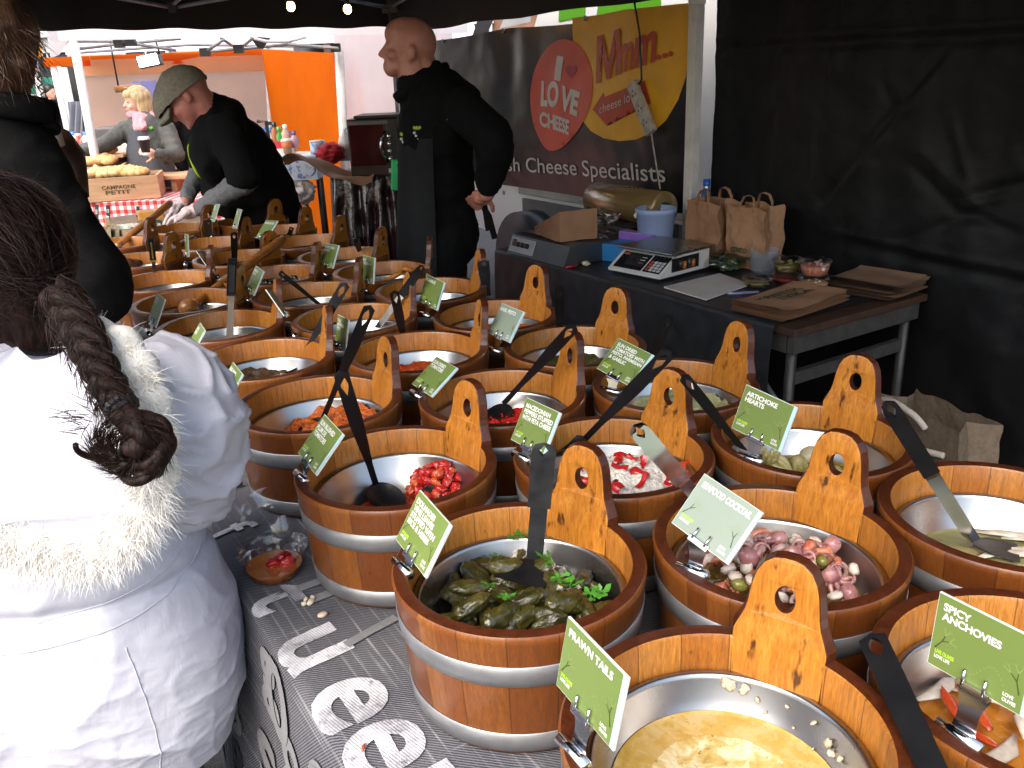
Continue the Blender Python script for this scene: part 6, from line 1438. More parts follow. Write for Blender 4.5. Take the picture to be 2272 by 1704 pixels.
for pts in (((505, 290, -.10), (545, 400, -.16), (440, 465, -.10)), ((470, 290, .26), (440, 380, .30), (412, 445, .12))):
    a, b2_, c2_ = [C_(*q) for q in pts]; cone(m, a, .055, b2_, .045); cone(m, b2_, .042, c2_, .032)
remesh(m, 'body', M_skin2, t, .0075, 5)
for sg in (-1, 1):
    m = MB(); m.ball(H(-.090, -.034, sg * .032), (.006, .010, .003), 10, 8, 0, Mh); m.build('eye', M_eye, t)
    m = MB(); m.tube([H(-.100, -.014, sg * .018), H(-.102, -.010, sg * .032), H(-.09, -.012, sg * .05)], .004, 6); m.build('eyebrow', M_brow, t)
for wr, dr in ((C_(440, 465, -.10), (-1, .1, -.25)), (C_(412, 445, .12), (-.8, -.2, -.6))):
    m = MB(); hand(m, wr, dr, ZV, 1.12, .45); remesh(m, 'glove', M_glove, t, .005, 3, folds(.003, 30, 5))
M_cap = pm('grey_tweed_cap', (.24, .215, .165), (.17, .15, .11), 90, .8, bump=.4, bscale=220)
m = MB()
def capf(a, b):
    an = 2 * math.pi * a; th = b * math.pi * .56; x = math.sin(th) * math.cos(an); y = math.sin(th) * math.sin(an); z = math.cos(th)
    fx = .138 if x > 0 else .165; zz = .112 * z * (1 - .34 * max(0, -x)) + .012
    wr = .003 * nz((x * 3, y * 3, z * 3), 2, 4) + .002 * max(0, ridge((x, y, z), 4, 3)) ** 3
    return H(x * (fx + wr) - .012, zz + wr - .006 * max(0, x), y * (.099 + wr))
m.grid(capf, 56, 24, 0, True, True); cp = m.build('flat_cap', M_cap, t, False)
m = MB()
def peak(a, b): an = math.pi * (.5 + (a - .5) * .95) + math.pi / 2 * 1; x = math.cos(math.pi + (a - .5) * 2.0); y = math.sin((a - .5) * 2.0); r = .115 + .062 * b; return H(x * r - .018, .004 - .03 * b - .02 * y * y, y * (.088 + .012 * b))
m.grid(peak, 26, 8); m.grid(lambda a, b: peak(a, b) - Mh @ Vector((0, 0, .006)), 26, 8); o = m.build('peak', M_cap, cp)
m = MB()
cone(m, C_(475, 262, .06), .105, C_(530, 340, .16), .175); cone(m, C_(530, 340, .16), .18, C_(585, 440, .3), .18); cone(m, C_(585, 440, .3), .18, C_(610, 520, .38), .18); m.ball(C_(500, 300, .1), (.15, .235, .13), 20, 14, 0, Matrix.Rotation(R(45), 3, 'Y'))
cone(m, C_(466, 238, .05), .082, C_(490, 262, .07), .12); m.ball(C_(480, 330, .05), (.12, .19, .17)); cone(m, C_(480, 330, .1), .13, C_(520, 420, .2), .16)
cone(m, C_(505, 288, -.08), .088, C_(538, 385, -.16), .082); cone(m, C_(475, 285, .26), .08, C_(447, 360, .30), .072)
remesh(m, 'tshirt', M_tee, t, .016, 5, folds(.010, 6, 8))
m = MB(); cone(m, C_(536, 385, -.16), .062, C_(542, 402, -.16), .060); cone(m, C_(542, 402, -.16), .060, C_(446, 461, -.105), .040); remesh(m, 'sleeve', M_greyslv, t, .010, 3, folds(.006, 16, 2))
m = MB(); cone(m, C_(446, 362, .30), .055, C_(440, 384, .30), .052); cone(m, C_(440, 384, .30), .052, C_(415, 437, .13), .038); remesh(m, 'sleeve', M_greyslv, t, .010, 3, folds(.006, 16, 7))
m = MB(); m.ball(C_(433, 358, .0), (.016, .05, .085), 16, 12, 0, Matrix.Rotation(R(-12), 3, 'Y')); m.build('lime_print', pm('lime_print', (.40, .60, .01), (.34, .52, .01), 20, .6), t)
m = MB()
for sg in (-1, 1): cone(m, hip + Vector((0, sg * .08, -.05)), .13, Vector((.03, sg * .1, .5)), .09); cone(m, Vector((.03, sg * .1, .5)), .09, Vector((.04, sg * .1, .1)), .075)
remesh(m, 'trousers', M_tee, t, .02, 4)

# ---- blonde woman in the bakery tent
Yw = 7.30
base = PYy(345, 440, Yw); base.z = 0
t = person('blonde woman with pink scarf and grey jacket holding a paper cup', base)
def D_(u, v, dy=0): return S(u, v, Yw + dy, base)
m = MB(); hc = D_(303, 226); Mw = Matrix.Rotation(R(-48), 3, 'Z')
def HW(x, y, z): return hc + Mw @ Vector((x, y, z))   # local -y is forward
m.ball(HW(0, .005, .02), (.074, .092, .092), 24, 18, 0, Mw); m.ball(HW(0, -.03, -.035), (.060, .060, .078), 20, 14, 0, Mw); m.ball(HW(0, -.05, -.09), (.03, .03, .026), 14, 10, 0, Mw)
cone(m, HW(0, -.088, .0), .009, HW(0, -.106, -.03), .011); m.ball(HW(0, -.088, -.062), (.024, .010, .007), 12, 8, 0, Mw)
for sg in (-1, 1): m.ball(HW(sg * .036, -.065, -.035), (.024, .024, .022), 10, 8, 0, Mw)
cone(m, HW(0, .01, -.07), .052, D_(325, 285), .075); cone(m, D_(330, 300), .13, D_(345, 420), .13)
for sg in (-1, 1): cone(m, D_(350, 430) + Vector((sg * .08, 0, 0)), .1, Vector((sg * .09, 0, .48)), .06); cone(m, Vector((sg * .09, 0, .48)), .06, Vector((sg * .09, 0, .06)), .045); cone(m, Vector((sg * .09, 0, .05)), .04, Vector((sg * .09, -.13, .04)), .035)
arms = (((279, 288, -.03), (232, 322, -.20), (170, 337, -.30)), ((372, 290, -.02), (393, 345, -.12), (352, 343, -.30)))
for pts in arms:
    a, b2_, c2_ = [D_(*q) for q in pts]; cone(m, a, .05, b2_, .04); cone(m, b2_, .038, c2_, .028)
hand(m, D_(168, 337, -.30), Vector((-1, -.2, .05)), ZV, .95, .4); hand(m, D_(350, 343, -.30), Vector((-1, -.35, .35)), Vector((.3, -1, .3)), .95, .75)
remesh(m, 'body', M_skin3, t, .0085, 4)
M_blond = pm('blonde_hair', (.56, .43, .25), (.38, .27, .13), 60, .5, bump=.5, stretch=(1, 1, .15), lo=.4, hi=.6)
m = MB(); m.ball(HW(0, .02, .035), (.092, .098, .092), 26, 18, 0, Mw); m.ball(HW(.055, .035, -.04), (.036, .06, .10), 16, 12, 0, Mw); m.ball(HW(-.062, .03, -.035), (.030, .06, .095), 16, 12, 0, Mw); m.ball(HW(0, .07, -.04), (.075, .05, .10), 16, 12, 0, Mw); m.ball(HW(-.01, -.065, .055), (.065, .03, .035), 16, 12, 0, Mw)
remesh(m, 'hair', M_blond, t, .009, 3, lambda c, n: .004 * max(0, ridge((c.x * 3, c.y * 3, c.z * .6), 14, 2)) ** 2)
for sg in (-1, 1): m = MB(); m.ball(HW(sg * .030, -.0815, .000), (.011, .005, .0035), 10, 8, 0, Mw); m.build('eye', M_eye, t)
m = MB(); m.ball(HW(0, -.094, -.062), (.018, .006, .004), 10, 8, 0, Mw); m.build('lips', pm('lips', (.52, .22, .18), None, 30, .4), t)
M_wjac = pm('grey_jacket', (.082, .085, .080), (.055, .057, .054), 40, .8, bump=.3, bscale=120); M_wap = pm('slate_apron', (.065, .070, .088), (.05, .055, .07), 40, .8, bump=.2)
m = MB(); cone(m, D_(325, 290), .16, D_(338, 360), .165); cone(m, D_(338, 360), .165, D_(345, 395), .17); m.ball(D_(325, 290), (.20, .13, .10))
for pts in arms:
    a, b2_, c2_ = [D_(*q) for q in pts]; cone(m, a, .072, b2_, .062); cone(m, b2_, .060, c2_, .046)
remesh(m, 'jacket', M_wjac, t, .016, 4, folds(.009, 10, 3))
m = MB(); m.grid(lambda a, b: D_(322 + 20 * b, 284 + 170 * b) + Vector((math.cos(math.pi * (1 + a)) * (.115 + .10 * min(1, b * 1.6)), math.sin(math.pi * (1 + a)) * (.175 + .03 * b) + .006 * math.sin(a * 25) * b, 0)), 34, 22); m.grid(lambda a, b: D_(345, 380 + 95 * b) + Vector((math.cos(2 * math.pi * a) * (.19 + .05 * b), math.sin(2 * math.pi * a) * (.17 + .04 * b), 0)), 40, 8, 0, True, True); m.build('apron', M_wap, t, False)
m = MB(); ring_ = [D_(318, 258) + Vector((.085 * math.cos(a_2), .08 * math.sin(a_2), .02 * math.sin(a_2 * 2))) for a_2 in [2 * math.pi * i / 20 for i in range(21)]]; m.tube(ring_, [.036 + .006 * math.sin(i * 1.7) for i in range(21)], 10, 0, False); cone(m, D_(305, 262, -.10), .035, D_(306, 284, -.14), .038); cone(m, D_(312, 262, -.10), .03, D_(318, 282, -.15), .034); remesh(m, 'scarf', pm('pink_scarf', (.58, .30, .34), (.48, .22, .26), 60, .85, bump=.4), t, .010, 2, folds(.008, 22, 4))
m = MB(); m.ball(D_(348, 258, .06), (.085, .07, .05), 18, 12, 0, Matrix.Rotation(-.4, 3, 'Y')); cone(m, D_(333, 262, -.02), .03, D_(335, 285, -.12), .022); remesh(m, 'green_hood', pm('green_hood', (.10, .42, .05), (.07, .32, .04), 40, .8), t, .012, 2, folds(.008, 18, 6))
cu_ = thing('paper_cup', 'dark paper coffee cup with white lid held by the blonde woman', 'cup', PYy(325, 343, Yw - .42)); m = MB(); m.lathe([(0, 0), (.030, 0), (.041, .115), (.043, .117), (0, .117)], 28); m.build('cup', pm('dark_cup', (.03, .03, .035), (.02, .02, .024), 20, .5), cu_); m = MB(); m.lathe([(.044, .112), (.045, .12), (.041, .124), (.040, .135), (0, .137)], 28); m.build('lid', M_sw, cu_); m = MB(); m.lathe([(.0312, 0), (.0325, .016), (.0305, .016)], 28); m.build('base_band', M_sw, cu_)

# ---- people further off
def simple_person(lab, u, vtop, Y, clothes, hairm, turn=0, h=1.68):
    p = PYy(u, vtop, Y); base = Vector((p.x, p.y, 0)); t = person(lab, base); z = h; sk = MB(); s = h / 1.7
    rz = Matrix.Rotation(turn, 3, 'Z'); V = lambda x, y, zz: rz @ Vector((x * s, y * s, zz * s))
    sk.ball(V(0, 0, 1.59), (.075, .095, .11), 20, 14, 0, rz); sk.ball(V(0, -.04, 1.54), (.055, .055, .075), 16, 12, 0, rz); cone(sk, V(0, -.09, 1.58), .009, V(0, -.108, 1.55), .012); cone(sk, V(0, .01, 1.5), .052, V(0, .01, 1.40), .06); cone(sk, V(0, 0, 1.3), .13, V(0, 0, .95), .13)
    for sg in (-1, 1):
        cone(sk, V(sg * .19, 0, 1.36), .05, V(sg * .24, .0, 1.08), .042); cone(sk, V(sg * .24, 0, 1.08), .04, V(sg * .2, -.14, .88), .03); hand(sk, V(sg * .2, -.14, .88), V(-sg * .2, -.6, -.6), ZV, s, .5)
        cone(sk, V(sg * .09, 0, .92), .1, V(sg * .1, 0, .48), .06); cone(sk, V(sg * .1, 0, .48), .06, V(sg * .1, 0, .06), .045); cone(sk, V(sg * .1, 0, .05), .04, V(sg * .1, -.14, .04), .035)
    remesh(sk, 'body', M_skin3, t, .011, 3); m = MB(); m.ball(V(0, .018, 1.63), (.086, .10, .095), 20, 14, 0, rz); m.ball(V(0, .05, 1.55), (.08, .06, .10), 16, 12, 0, rz); remesh(m, 'hair', hairm, t, .012, 2)
    m = MB(); cone(m, V(0, 0, 1.33), .16, V(0, 0, 1.0), .165); m.ball(V(0, 0, 1.36), (.215, .12, .09), 20, 14, 0, rz); cone(m, V(0, 0, 1.0), .165, V(0, 0, .78), .17)
    for sg in (-1, 1): cone(m, V(sg * .19, 0, 1.36), .072, V(sg * .245, 0, 1.08), .06); cone(m, V(sg * .245, 0, 1.08), .058, V(sg * .21, -.11, .92), .044)
    remesh(m, 'jacket', clothes, t, .018, 3, folds(.008, 9, 2)); m = MB()
    for sg in (-1, 1): cone(m, V(sg * .09, 0, .9), .11, V(sg * .1, 0, .5), .085); cone(m, V(sg * .1, 0, .5), .085, V(sg * .1, 0, .1), .075)
    remesh(m, 'trousers', clothes, t, .02, 3); return t
M_dkhair = pm('dark_hair', (.020, .012, .009), (.011, .007, .005), 60, .42, bump=.5, stretch=(1, 1, .2))
simple_person('person in black standing behind the flat cap man in the bakery tent', 425, 210, 8.0, M_coatb, M_dkhair, .6, 1.62)
simple_person('small dark figure far off under the green awning', 118, 236, 14.5, M_coatb, M_dkhair, 1.2, 1.66)

# ---- person in the black coat at the left edge
Yk = 2.15
base = PYy(20, 300, Yk); base.z = 0
t = person('person with brown hair in a black coat at the left edge, back to the camera', base)
def K_(u, v, dy=0): return S(u, v, Yk + dy, base)
m = MB(); m.ball(K_(-25, 105), (.078, .098, .115), 24, 18); m.ball(K_(10, 150, .04), (.05, .07, .08)); cone(m, K_(-15, 180), .055, K_(-15, 250), .065); m.ball(K_(34, 160, .0), (.012, .022, .032), 12, 8); cone(m, K_(-70, 330), .11, K_(-50, 620), .14)
for sg in (-1, 1): cone(m, K_(-20, 700) + Vector((sg * .09, 0, 0)), .1, Vector((sg * .1, 0, .48)), .06); cone(m, Vector((sg * .1, 0, .48)), .06, Vector((sg * .1, 0, .06)), .045); cone(m, Vector((sg * .1, 0, .05)), .04, Vector((sg * .1, .14, .04)), .035)
cone(m, K_(30, 345, -.01), .06, K_(200, 620, -.03), .05); cone(m, K_(200, 630, -.03), .048, K_(170, 640, .25), .035); hand(m, K_(180, 640, .25), Vector((-.3, 1, 0)), ZV, 1, .5)
cone(m, K_(-150, 340), .06, K_(-220, 600, .05), .05); cone(m, K_(-220, 600, .05), .045, K_(-160, 640, .3), .035); hand(m, K_(-160, 640, .3), Vector((.3, 1, 0)), ZV, 1, .5)
remesh(m, 'body', M_skin, t, .009, 4)
M_brhair = pm('brown_hair', (.105, .050, .028), (.05, .022, .012), 70, .42, bump=.7, stretch=(1, 1, .2))
m = MB(); m.ball(K_(-25, 85, -.01), (.100, .112, .112)); m.ball(K_(-15, 140, -.03), (.075, .08, .10)); m.ball(K_(35, 140, -.03), (.045, .05, .025)); m.ball(K_(-10, 60, -.02), (.08, .09, .075)); remesh(m, 'hair', M_brhair, t, .009, 2, lambda c, n: .010 * max(0, ridge((c.x * 1.5, c.y, c.z * .7), 12, 3)) ** 2)
def strands(name, roots, mat, parent, n, L, w, jit, seed, grav=0.0, seg=4):
    """fine tapering locks: roots() gives a point and a direction"""
    rr = random.Random(seed); m = MB()
    for i in range(n):
        p, d, ln = roots(rr); p = Vector(p); d = Vector(d).normalized(); ww = w * rr.uniform(.6, 1.3); ln = ln * L * rr.uniform(.6, 1.3); vs = []
        sd = d.cross(Vector((rr.gauss(0, 1), rr.gauss(0, 1), rr.gauss(0, 1)))).normalized(); wob = Vector((rr.gauss(0, jit), rr.gauss(0, jit), rr.gauss(0, jit)))
        for j in range(seg + 1):
            q = j / seg; vs.append(p - sd * ww * (1 - q * .9)); vs.append(p + sd * ww * (1 - q * .9)); d = (d + wob * .5 + Vector((0, 0, -grav)) * q).normalized(); p = p + d * ln / seg
        m.add(vs, [(2 * j, 2 * j + 1, 2 * j + 3, 2 * j + 2) for j in range(seg)], 0, True)
    return m.build(name, mat, parent, False)
hcx = K_(-20, 100, -.01)
def rt(rr):
    a = rr.uniform(-1.2, 1.9); b = rr.uniform(-.9, 1.2); d = Vector((math.cos(b) * math.sin(a), -math.cos(b) * math.cos(a), math.sin(b))); return hcx + Vector((d.x * .098, d.y * .108, d.z * .115)), d * .35 + Vector((.3, -.2, -.9)), 1
strands('loose_hair', rt, M_brhair, t, 900, .06, .0012, .25, 4, .1)
m = MB(); cone(m, K_(-80, 330), .14, K_(-70, 520), .20); m.ball(K_(-80, 320), (.19, .16, .11)); cone(m, K_(-60, 520), .20, K_(-30, 760), .23); cone(m, K_(0, 320), .105, K_(62, 420), .10)
cone(m, K_(22, 335, -.02), .10, K_(78, 440, -.03), .098); cone(m, K_(78, 440, -.03), .098, K_(195, 610, -.04), .096); cone(m, K_(195, 610, -.04), .096, K_(212, 650, -.03), .090); cone(m, K_(212, 650, -.03), .090, K_(165, 640, .22), .065)
cone(m, K_(-140, 345), .11, K_(-215, 600, .05), .09); cone(m, K_(-215, 600, .05), .088, K_(-160, 640, .28), .06)
cone(m, K_(0, 740), .25, K_(0, 950), .27)
remesh(m, 'coat', M_coatb, t, .016, 4, folds(.012, 5, 12))
m = MB(); rg = [K_(-5, 232) + Vector((.115 * math.cos(q), .10 * math.sin(q), .025 * math.cos(q + 2.5))) for q in [2 * math.pi * i / 24 for i in range(25)]]; m.tube(rg, [.030] * 25, 10, 0, False, (1, .6)); m.build('collar', M_coatb, t)
m = MB(); cone(m, K_(75, 265, .03), .03, K_(118, 285, .05), .018); m.tube([K_(40, 250, .02), K_(90, 262, .0), K_(130, 285, .0)], [.02, .022, .004], 8, 0, True, (1, .4)); m.build('collar_flap', M_coatb, t)
bg = thing('shoulder_bag', 'brown strapped bag and cream scarf of a shopper beyond the black coat', 'bag', PYy(150, 440, 3.1)); bo_ = bg.location.copy()
m = MB(); m.tube([PYy(150, 385, 3.1) - bo_, PYy(175, 425, 3.1) - bo_, PYy(200, 465, 3.08) - bo_], [.012] * 3, 8, 0, True, (.4, 1)); m.tube([PYy(150, 400, 3.1) - bo_, PYy(172, 450, 3.1) - bo_, PYy(200, 470, 3.08) - bo_], [.011] * 3, 8, 0, True, (.4, 1)); m.tube([PYy(122, 300, 3.15) - bo_, PYy(140, 350, 3.12) - bo_, PYy(156, 400, 3.1) - bo_, PYy(165, 440, 3.1) - bo_], [.05, .075, .06, .05], 12); m.build('leather', pm('brown_leather', (.05, .024, .016), (.03, .014, .010), 30, .45, bump=.4), bg)
m = MB(); m.tube([PYy(80, 262, 3.0) - bo_, PYy(100, 290, 3.0) - bo_, PYy(122, 330, 3.0) - bo_], [.04, .05, .035], 12); m.build('cream_scarf', pm('cream_wool', (.60, .56, .50), (.45, .42, .37), 60, .9, bump=.8), bg)

# ---- girl in the white coat, seen from behind
Yg = 1.22
base = PYy(40, 900, Yg); base.z = 0
t = person('girl in a white fur trimmed coat with a long dark braid, back to the camera', base)
def G_(u, v, dy=0): return S(u, v, Yg + dy, base)
hc = G_(15, 565, .0)
m = MB(); m.ball(hc, (.074, .092, .10), 24, 18); m.ball(hc + Vector((0, .05, -.05)), (.05, .05, .06)); m.ball(hc + Vector((.0, .10, -.01)), (.010, .016, .02)); cone(m, hc + Vector((0, 0, -.07)), .048, hc + Vector((0, -.01, -.17)), .055)
cone(m, G_(40, 850), .12, G_(40, 1200), .13)
for sg in (-1, 1): cone(m, G_(40, 1300) + Vector((sg * .08, 0, 0)), .085, Vector((sg * .085, 0, .40)), .055); cone(m, Vector((sg * .085, 0, .40)), .055, Vector((sg * .085, 0, .06)), .04); cone(m, Vector((sg * .085, 0, .05)), .036, Vector((sg * .085, .12, .04)), .032)
cx0 = G_(40, 900).x
for sg in (-1, 1):
    q_ = [G_(300, 830), G_(400, 1000), G_(390, 1075, .14)]; q_ = [Vector((cx0 + sg * (p.x - cx0), p.y, p.z)) for p in q_]
    cone(m, q_[0], .045, q_[1], .038); cone(m, q_[1], .036, q_[2], .028); hand(m, q_[2] + Vector((0, .05, 0)), Vector((-sg * .3, 1, 0)), ZV, .85, .5)
remesh(m, 'body', M_skin3, t, .009, 4)
M_girlhair = pm('dark_brown_hair', (.020, .010, .008), (.006, .0035, .003), 120, .45, bump=.6, stretch=(1, 1, .12), lo=.4, hi=.6, spec=.12)
m = MB(); m.ball(hc + Vector((.0, -.012, .012)), (.098, .108, .108), 28, 20); m.ball(hc + Vector((.02, -.05, -.05)), (.08, .065, .07)); m.ball(hc + Vector((.045, -.045, -.09)), (.055, .055, .05)); m.ball(hc + Vector((-.03, -.04, -.10)), (.06, .05, .05))
hr = remesh(m, 'hair', M_girlhair, t, .008, 3, lambda c, n: .0035 * max(0, ridge(((c - hc).x * 1.0 + (c - hc).z * .8, c.y, (c - hc).z * .5), 22, 2)) ** 2)
# braid: three strands winding round each other
cen = [G_(*q) for q in ((132, 655, -.125), (156, 695, -.155), (183, 738, -.19), (205, 785, -.225), (232, 838, -.250), (255, 880, -.268), (270, 903, -.275))]
def cubic(pts, u):
    n = len(pts) - 1; x = min(u * n, n - 1e-6); i = int(x); f = x - i; p = [pts[max(0, i - 1)], pts[i], pts[i + 1], pts[min(n, i + 2)]]
    return .5 * ((2 * p[1]) + (p[2] - p[0]) * f + (2 * p[0] - 5 * p[1] + 4 * p[2] - p[3]) * f * f + (3 * p[1] - p[0] - 3 * p[2] + p[3]) * f ** 3)
tn = (cen[-1] - cen[0]).normalized(); sdv = tn.cross(Vector((0, -1, 0))).normalized(); outv = sdv.cross(tn).normalized()
if outv.y > 0: outv = -outv
br_ = []
for k3 in range(3):
    pts = []; rad = []; N3 = 130
    for i in range(N3):
        u = i / (N3 - 1); ph = u * 2 * math.pi * 2.5 + k3 * 2 * math.pi / 3; sc = 1.0 - .38 * u; pts.append(cubic(cen, u) + sdv * (.0165 * sc * math.sin(ph)) + outv * (.011 * sc * math.sin(2 * ph))); rad.append(.0162 * sc * (.92 + .14 * math.cos(2 * ph)))
    m = MB(); m.tube(pts, rad, 14, 0, True); br_.append(m.build('braid_strand', M_girlhair, hr))
def rbraid(rr):
    u = rr.random() * .97; ph = u * 2 * math.pi * 2.5 + rr.choice((0, 1, 2)) * 2 * math.pi / 3; sc = 1.0 - .38 * u; c = cubic(cen, u) + sdv * (.0175 * sc * math.sin(ph)) + outv * (.011 * sc * math.sin(2 * ph))
    a = rr.uniform(-1.6, 1.6); d = (outv * math.cos(a) + sdv * math.sin(a)); dirn = (tn + sdv * math.cos(ph) * .9 + outv * .5 * math.cos(2 * ph)).normalized()
    return c + d * .0178 * sc, dirn + d * .05, 1
strands('braid_hairs', rbraid, M_girlhair, hr, 1500, .028, .0006, .05, 5, 0)
def rhead(rr):
    a = rr.uniform(-1.7, 1.7); b = rr.uniform(-1.0, 1.4); d = Vector((math.cos(b) * math.sin(a), -math.cos(b) * math.cos(a), math.sin(b))); p = hc + Vector((.0, -.012, .012)) + Vector((d.x * .0985, d.y * .1085, d.z * .1085)); tg = (cen[0] - p); tg = tg - d * tg.dot(d); return p, tg.normalized() + d * .06, 1
strands('head_hairs', rhead, M_girlhair, hr, 2600, .085, .0007, .10, 6, .02, 5)
def rfly(rr):
    a = rr.uniform(-.3, 1.9); b = rr.uniform(-.2, 1.2); d = Vector((math.cos(b) * math.sin(a), -math.cos(b) * math.cos(a), math.sin(b))); return hc + Vector((d.x * .097, d.y * .107, d.z * .107)), d * .6 + Vector((rr.gauss(0, .6), rr.gauss(0, .6), rr.gauss(0, .6))), 1
strands('flyaway_hairs', rfly, M_girlhair, hr, 260, .045, .0003, .35, 7, .1, 5)
m = MB(); tie = cubic(cen, 1.0)
for i in range(16):
    a = 2 * math.pi * i / 16; m.ball(tie + (sdv * math.cos(a) + outv * math.sin(a)) * .016, .0052, 8, 6)
m.tube([tie - tn * .006, tie + tn * .006], .015, 14); m.build('hair_tie', pm('sequin_black', (.04, .04, .045), (.01, .01, .012), 200, .2, .5, bump=.5), hr)
tc_ = G_(308, 972, -.285)
for k4 in range(9):
    rr = random.Random(40 + k4); pts = []; rad = []
    r1 = .026 + .003 * k4 * .6 - .009 * (k4 % 3); 
    ph4 = rr.uniform(-.5, .5); sq4 = rr.uniform(.8, 1.25); off4 = Vector((rr.uniform(-.012, .012), rr.uniform(-.012, .006), rr.uniform(-.012, .008))); ln4 = rr.uniform(3.4, 5.2)
    for i in range(40):
        u = i / 39; a = 1.9 - ln4 * u + ph4; rr_ = r1 * (1.0 + .22 * math.sin(3 * u + k4 * 1.7)); c = tc_ + off4 * u + Vector((rr_ * 1.18 * sq4 * math.cos(a), -.012 + .018 * math.sin(2.2 * a + k4 * 2) - .01 * math.sin(math.pi * u), rr_ * math.sin(a) / sq4))
        pts.append((tie + tn * .004).lerp(c, min(1, u * 6) ** .7)); rad.append(.0115 * (1 - .7 * u) * min(1, .5 + u * 4) * (1 + .12 * math.sin(9 * u + k4)))
    m = MB(); m.tube(pts, rad, 10); m.build('tail_lock', M_girlhair, hr)
def rtail(rr):
    a = rr.uniform(0, 6.28); r1 = rr.uniform(.008, .038); p = tc_ + Vector((r1 * 1.18 * math.cos(a), -.022 - .016 * math.cos(r1 * 30), r1 * math.sin(a))); return p, Vector((math.sin(a), -.1, -math.cos(a))), 1
strands('tail_hairs', rtail, M_girlhair, hr, 1300, .034, .0006, .10, 8, .02, 6)
def rwisp(rr): return tc_ + Vector((-.05, -.02, .03)) + Vector((rr.gauss(0, .01), 0, rr.gauss(0, .01))), Vector((-1, -.1, rr.gauss(.2, .4))), 1
strands('wisps', rwisp, M_girlhair, hr, 40, .045, .0006, .2, 9, .1, 5)

# coat
m_, nt, b = new_mat('white_coat_fabric'); v = coords(nt, 'Object', (1, 1, 1), False)
n0 = noisen(nt, v, 5, 3); lk(nt, ramp(nt, n0, [(.3, (.44, .44, .51)), (.7, (.49, .49, .56))]), b.inputs['Base Color']); b.inputs['Roughness'].default_value = .42; b.inputs['Specular IOR Level'].default_value = .4
mp2 = nd(nt, 'ShaderNodeMapping'); mp2.inputs['Scale'].default_value = (1, 1, .6); lk(nt, v, mp2.inputs[0]); bumpn(nt, b, noisen(nt, mp2.outputs[0], 38, 6, .6, 1.0), .22, .006)
M_wcoat = m_
M_wfur = pm('white_fur', (.80, .79, .77), (.70, .68, .64), 40, .7, bump=0)
ROWS = [(742, 105, .075), (770, 150, .09), (800, 215, .11), (835, 280, .125), (880, 325, .14), (950, 345, .155), (1050, 352, .16), (1150, 372, .165), (1250, 412, .175), (1350, 455, .19), (1420, 478, .20), (1480, 486, .205), (1540, 480, .205), (1600, 470, .205), (1632, 462, .205)]
def rowi(x):
    n = len(ROWS) - 1; q = min(x * n, n - 1e-6); i = int(q); f = q - i; f = f * f * (3 - 2 * f) * .5 + f * .5; a, b2 = ROWS[i], ROWS[i + 1]; return [a[j] + (b2[j] - a[j]) * f for j in range(3)]
def coatfold(p, an, x):
    zz = p.z; r = 0
    low = max(0, min(1, (x - .45) / .3))
    q = (p.x * 1.0 - zz * .75, p.y, zz * .9 + p.x * .55); r += low * .009 * max(0, ridge(q, 5.0, 21)) ** 2.5 + low * .0025 * max(0, ridge(q, 15, 23)) ** 3
    q2 = (p.x, p.y, zz * 2.2); r += .005 * max(0, ridge(q2, 5, 25)) ** 3 * (1 - low * .6) + .003 * nz(q2, 7, 27) + .0010 * max(0, ridge(q2, 22, 28)) ** 3
    r -= .010 * math.exp(-((x - .565) / .012) ** 2)
    return r
def coat(a, b2):
    an = 2 * math.pi * a; v, hw_, dp = rowi(b2); c = G_(48, v); e = G_(48 + hw_, v); hx = e.x - c.x
    cs, sn = math.cos(an), math.sin(an); sx = math.copysign(abs(cs) ** .85, cs); sy = math.copysign(abs(sn) ** .85, sn)
    p = Vector((c.x + hx * sx, dp * sy, c.z)); return p + Vector((cs, sn * 1.2, 0)).normalized() * coatfold(p, an, b2)
m = MB(); m.grid(coat, 300, 240, 0, True, True)
m.grid(lambda a, b2: coat(a, 1.0) * 1 + Vector((0, 0, .0)) - Vector((math.cos(2 * math.pi * a) * .01 * b2, math.sin(2 * math.pi * a) * .01 * b2, -.25 * b2)), 300, 6, 0, True, True)
ct = m.build('coat', M_wcoat, t, False)
# sleeves
sl_ = [G_(*q) for q in ((300, 825, -.01), (355, 860, -.02), (402, 930, -.03), (420, 1010, -.02), (405, 1070, .02), (385, 1095, .10), (380, 1090, .18))]; sr_ = [.060, .085, .088, .080, .074, .064, .05]
def sleeve(pts, rr, sgx=1):
    m = MB()
    def f(a, b2):
        c = cubic(pts, b2); d = (cubic(pts, min(1, b2 + .02)) - cubic(pts, max(0, b2 - .02))).normalized(); s1 = d.cross(Vector((0, -1, .0001))).normalized(); s2 = d.cross(s1); n = len(rr) - 1; q = min(b2 * n, n - 1e-6); i = int(q); r = rr[i] + (rr[i + 1] - rr[i]) * (q - i); an = 2 * math.pi * a
        dd = s1 * math.cos(an) + s2 * math.sin(an); p = c + dd * r; q3 = (p.x * .7, p.y, p.z * 1.5 + p.x * .6); return p + dd * (.012 * max(0, ridge(q3, 9, 31)) ** 3 + .007 * max(0, ridge(q3, 20, 32)) ** 3 + .005 * nz(q3, 12, 33) - .004)
    m.grid(f, 110, 120, 0, True, True); return m.build('sleeve', M_wcoat, t, False)
sleeve(sl_, sr_); sleeve([Vector((2 * G_(48, 900).x - p.x, p.y, p.z)) for p in sl_], sr_)
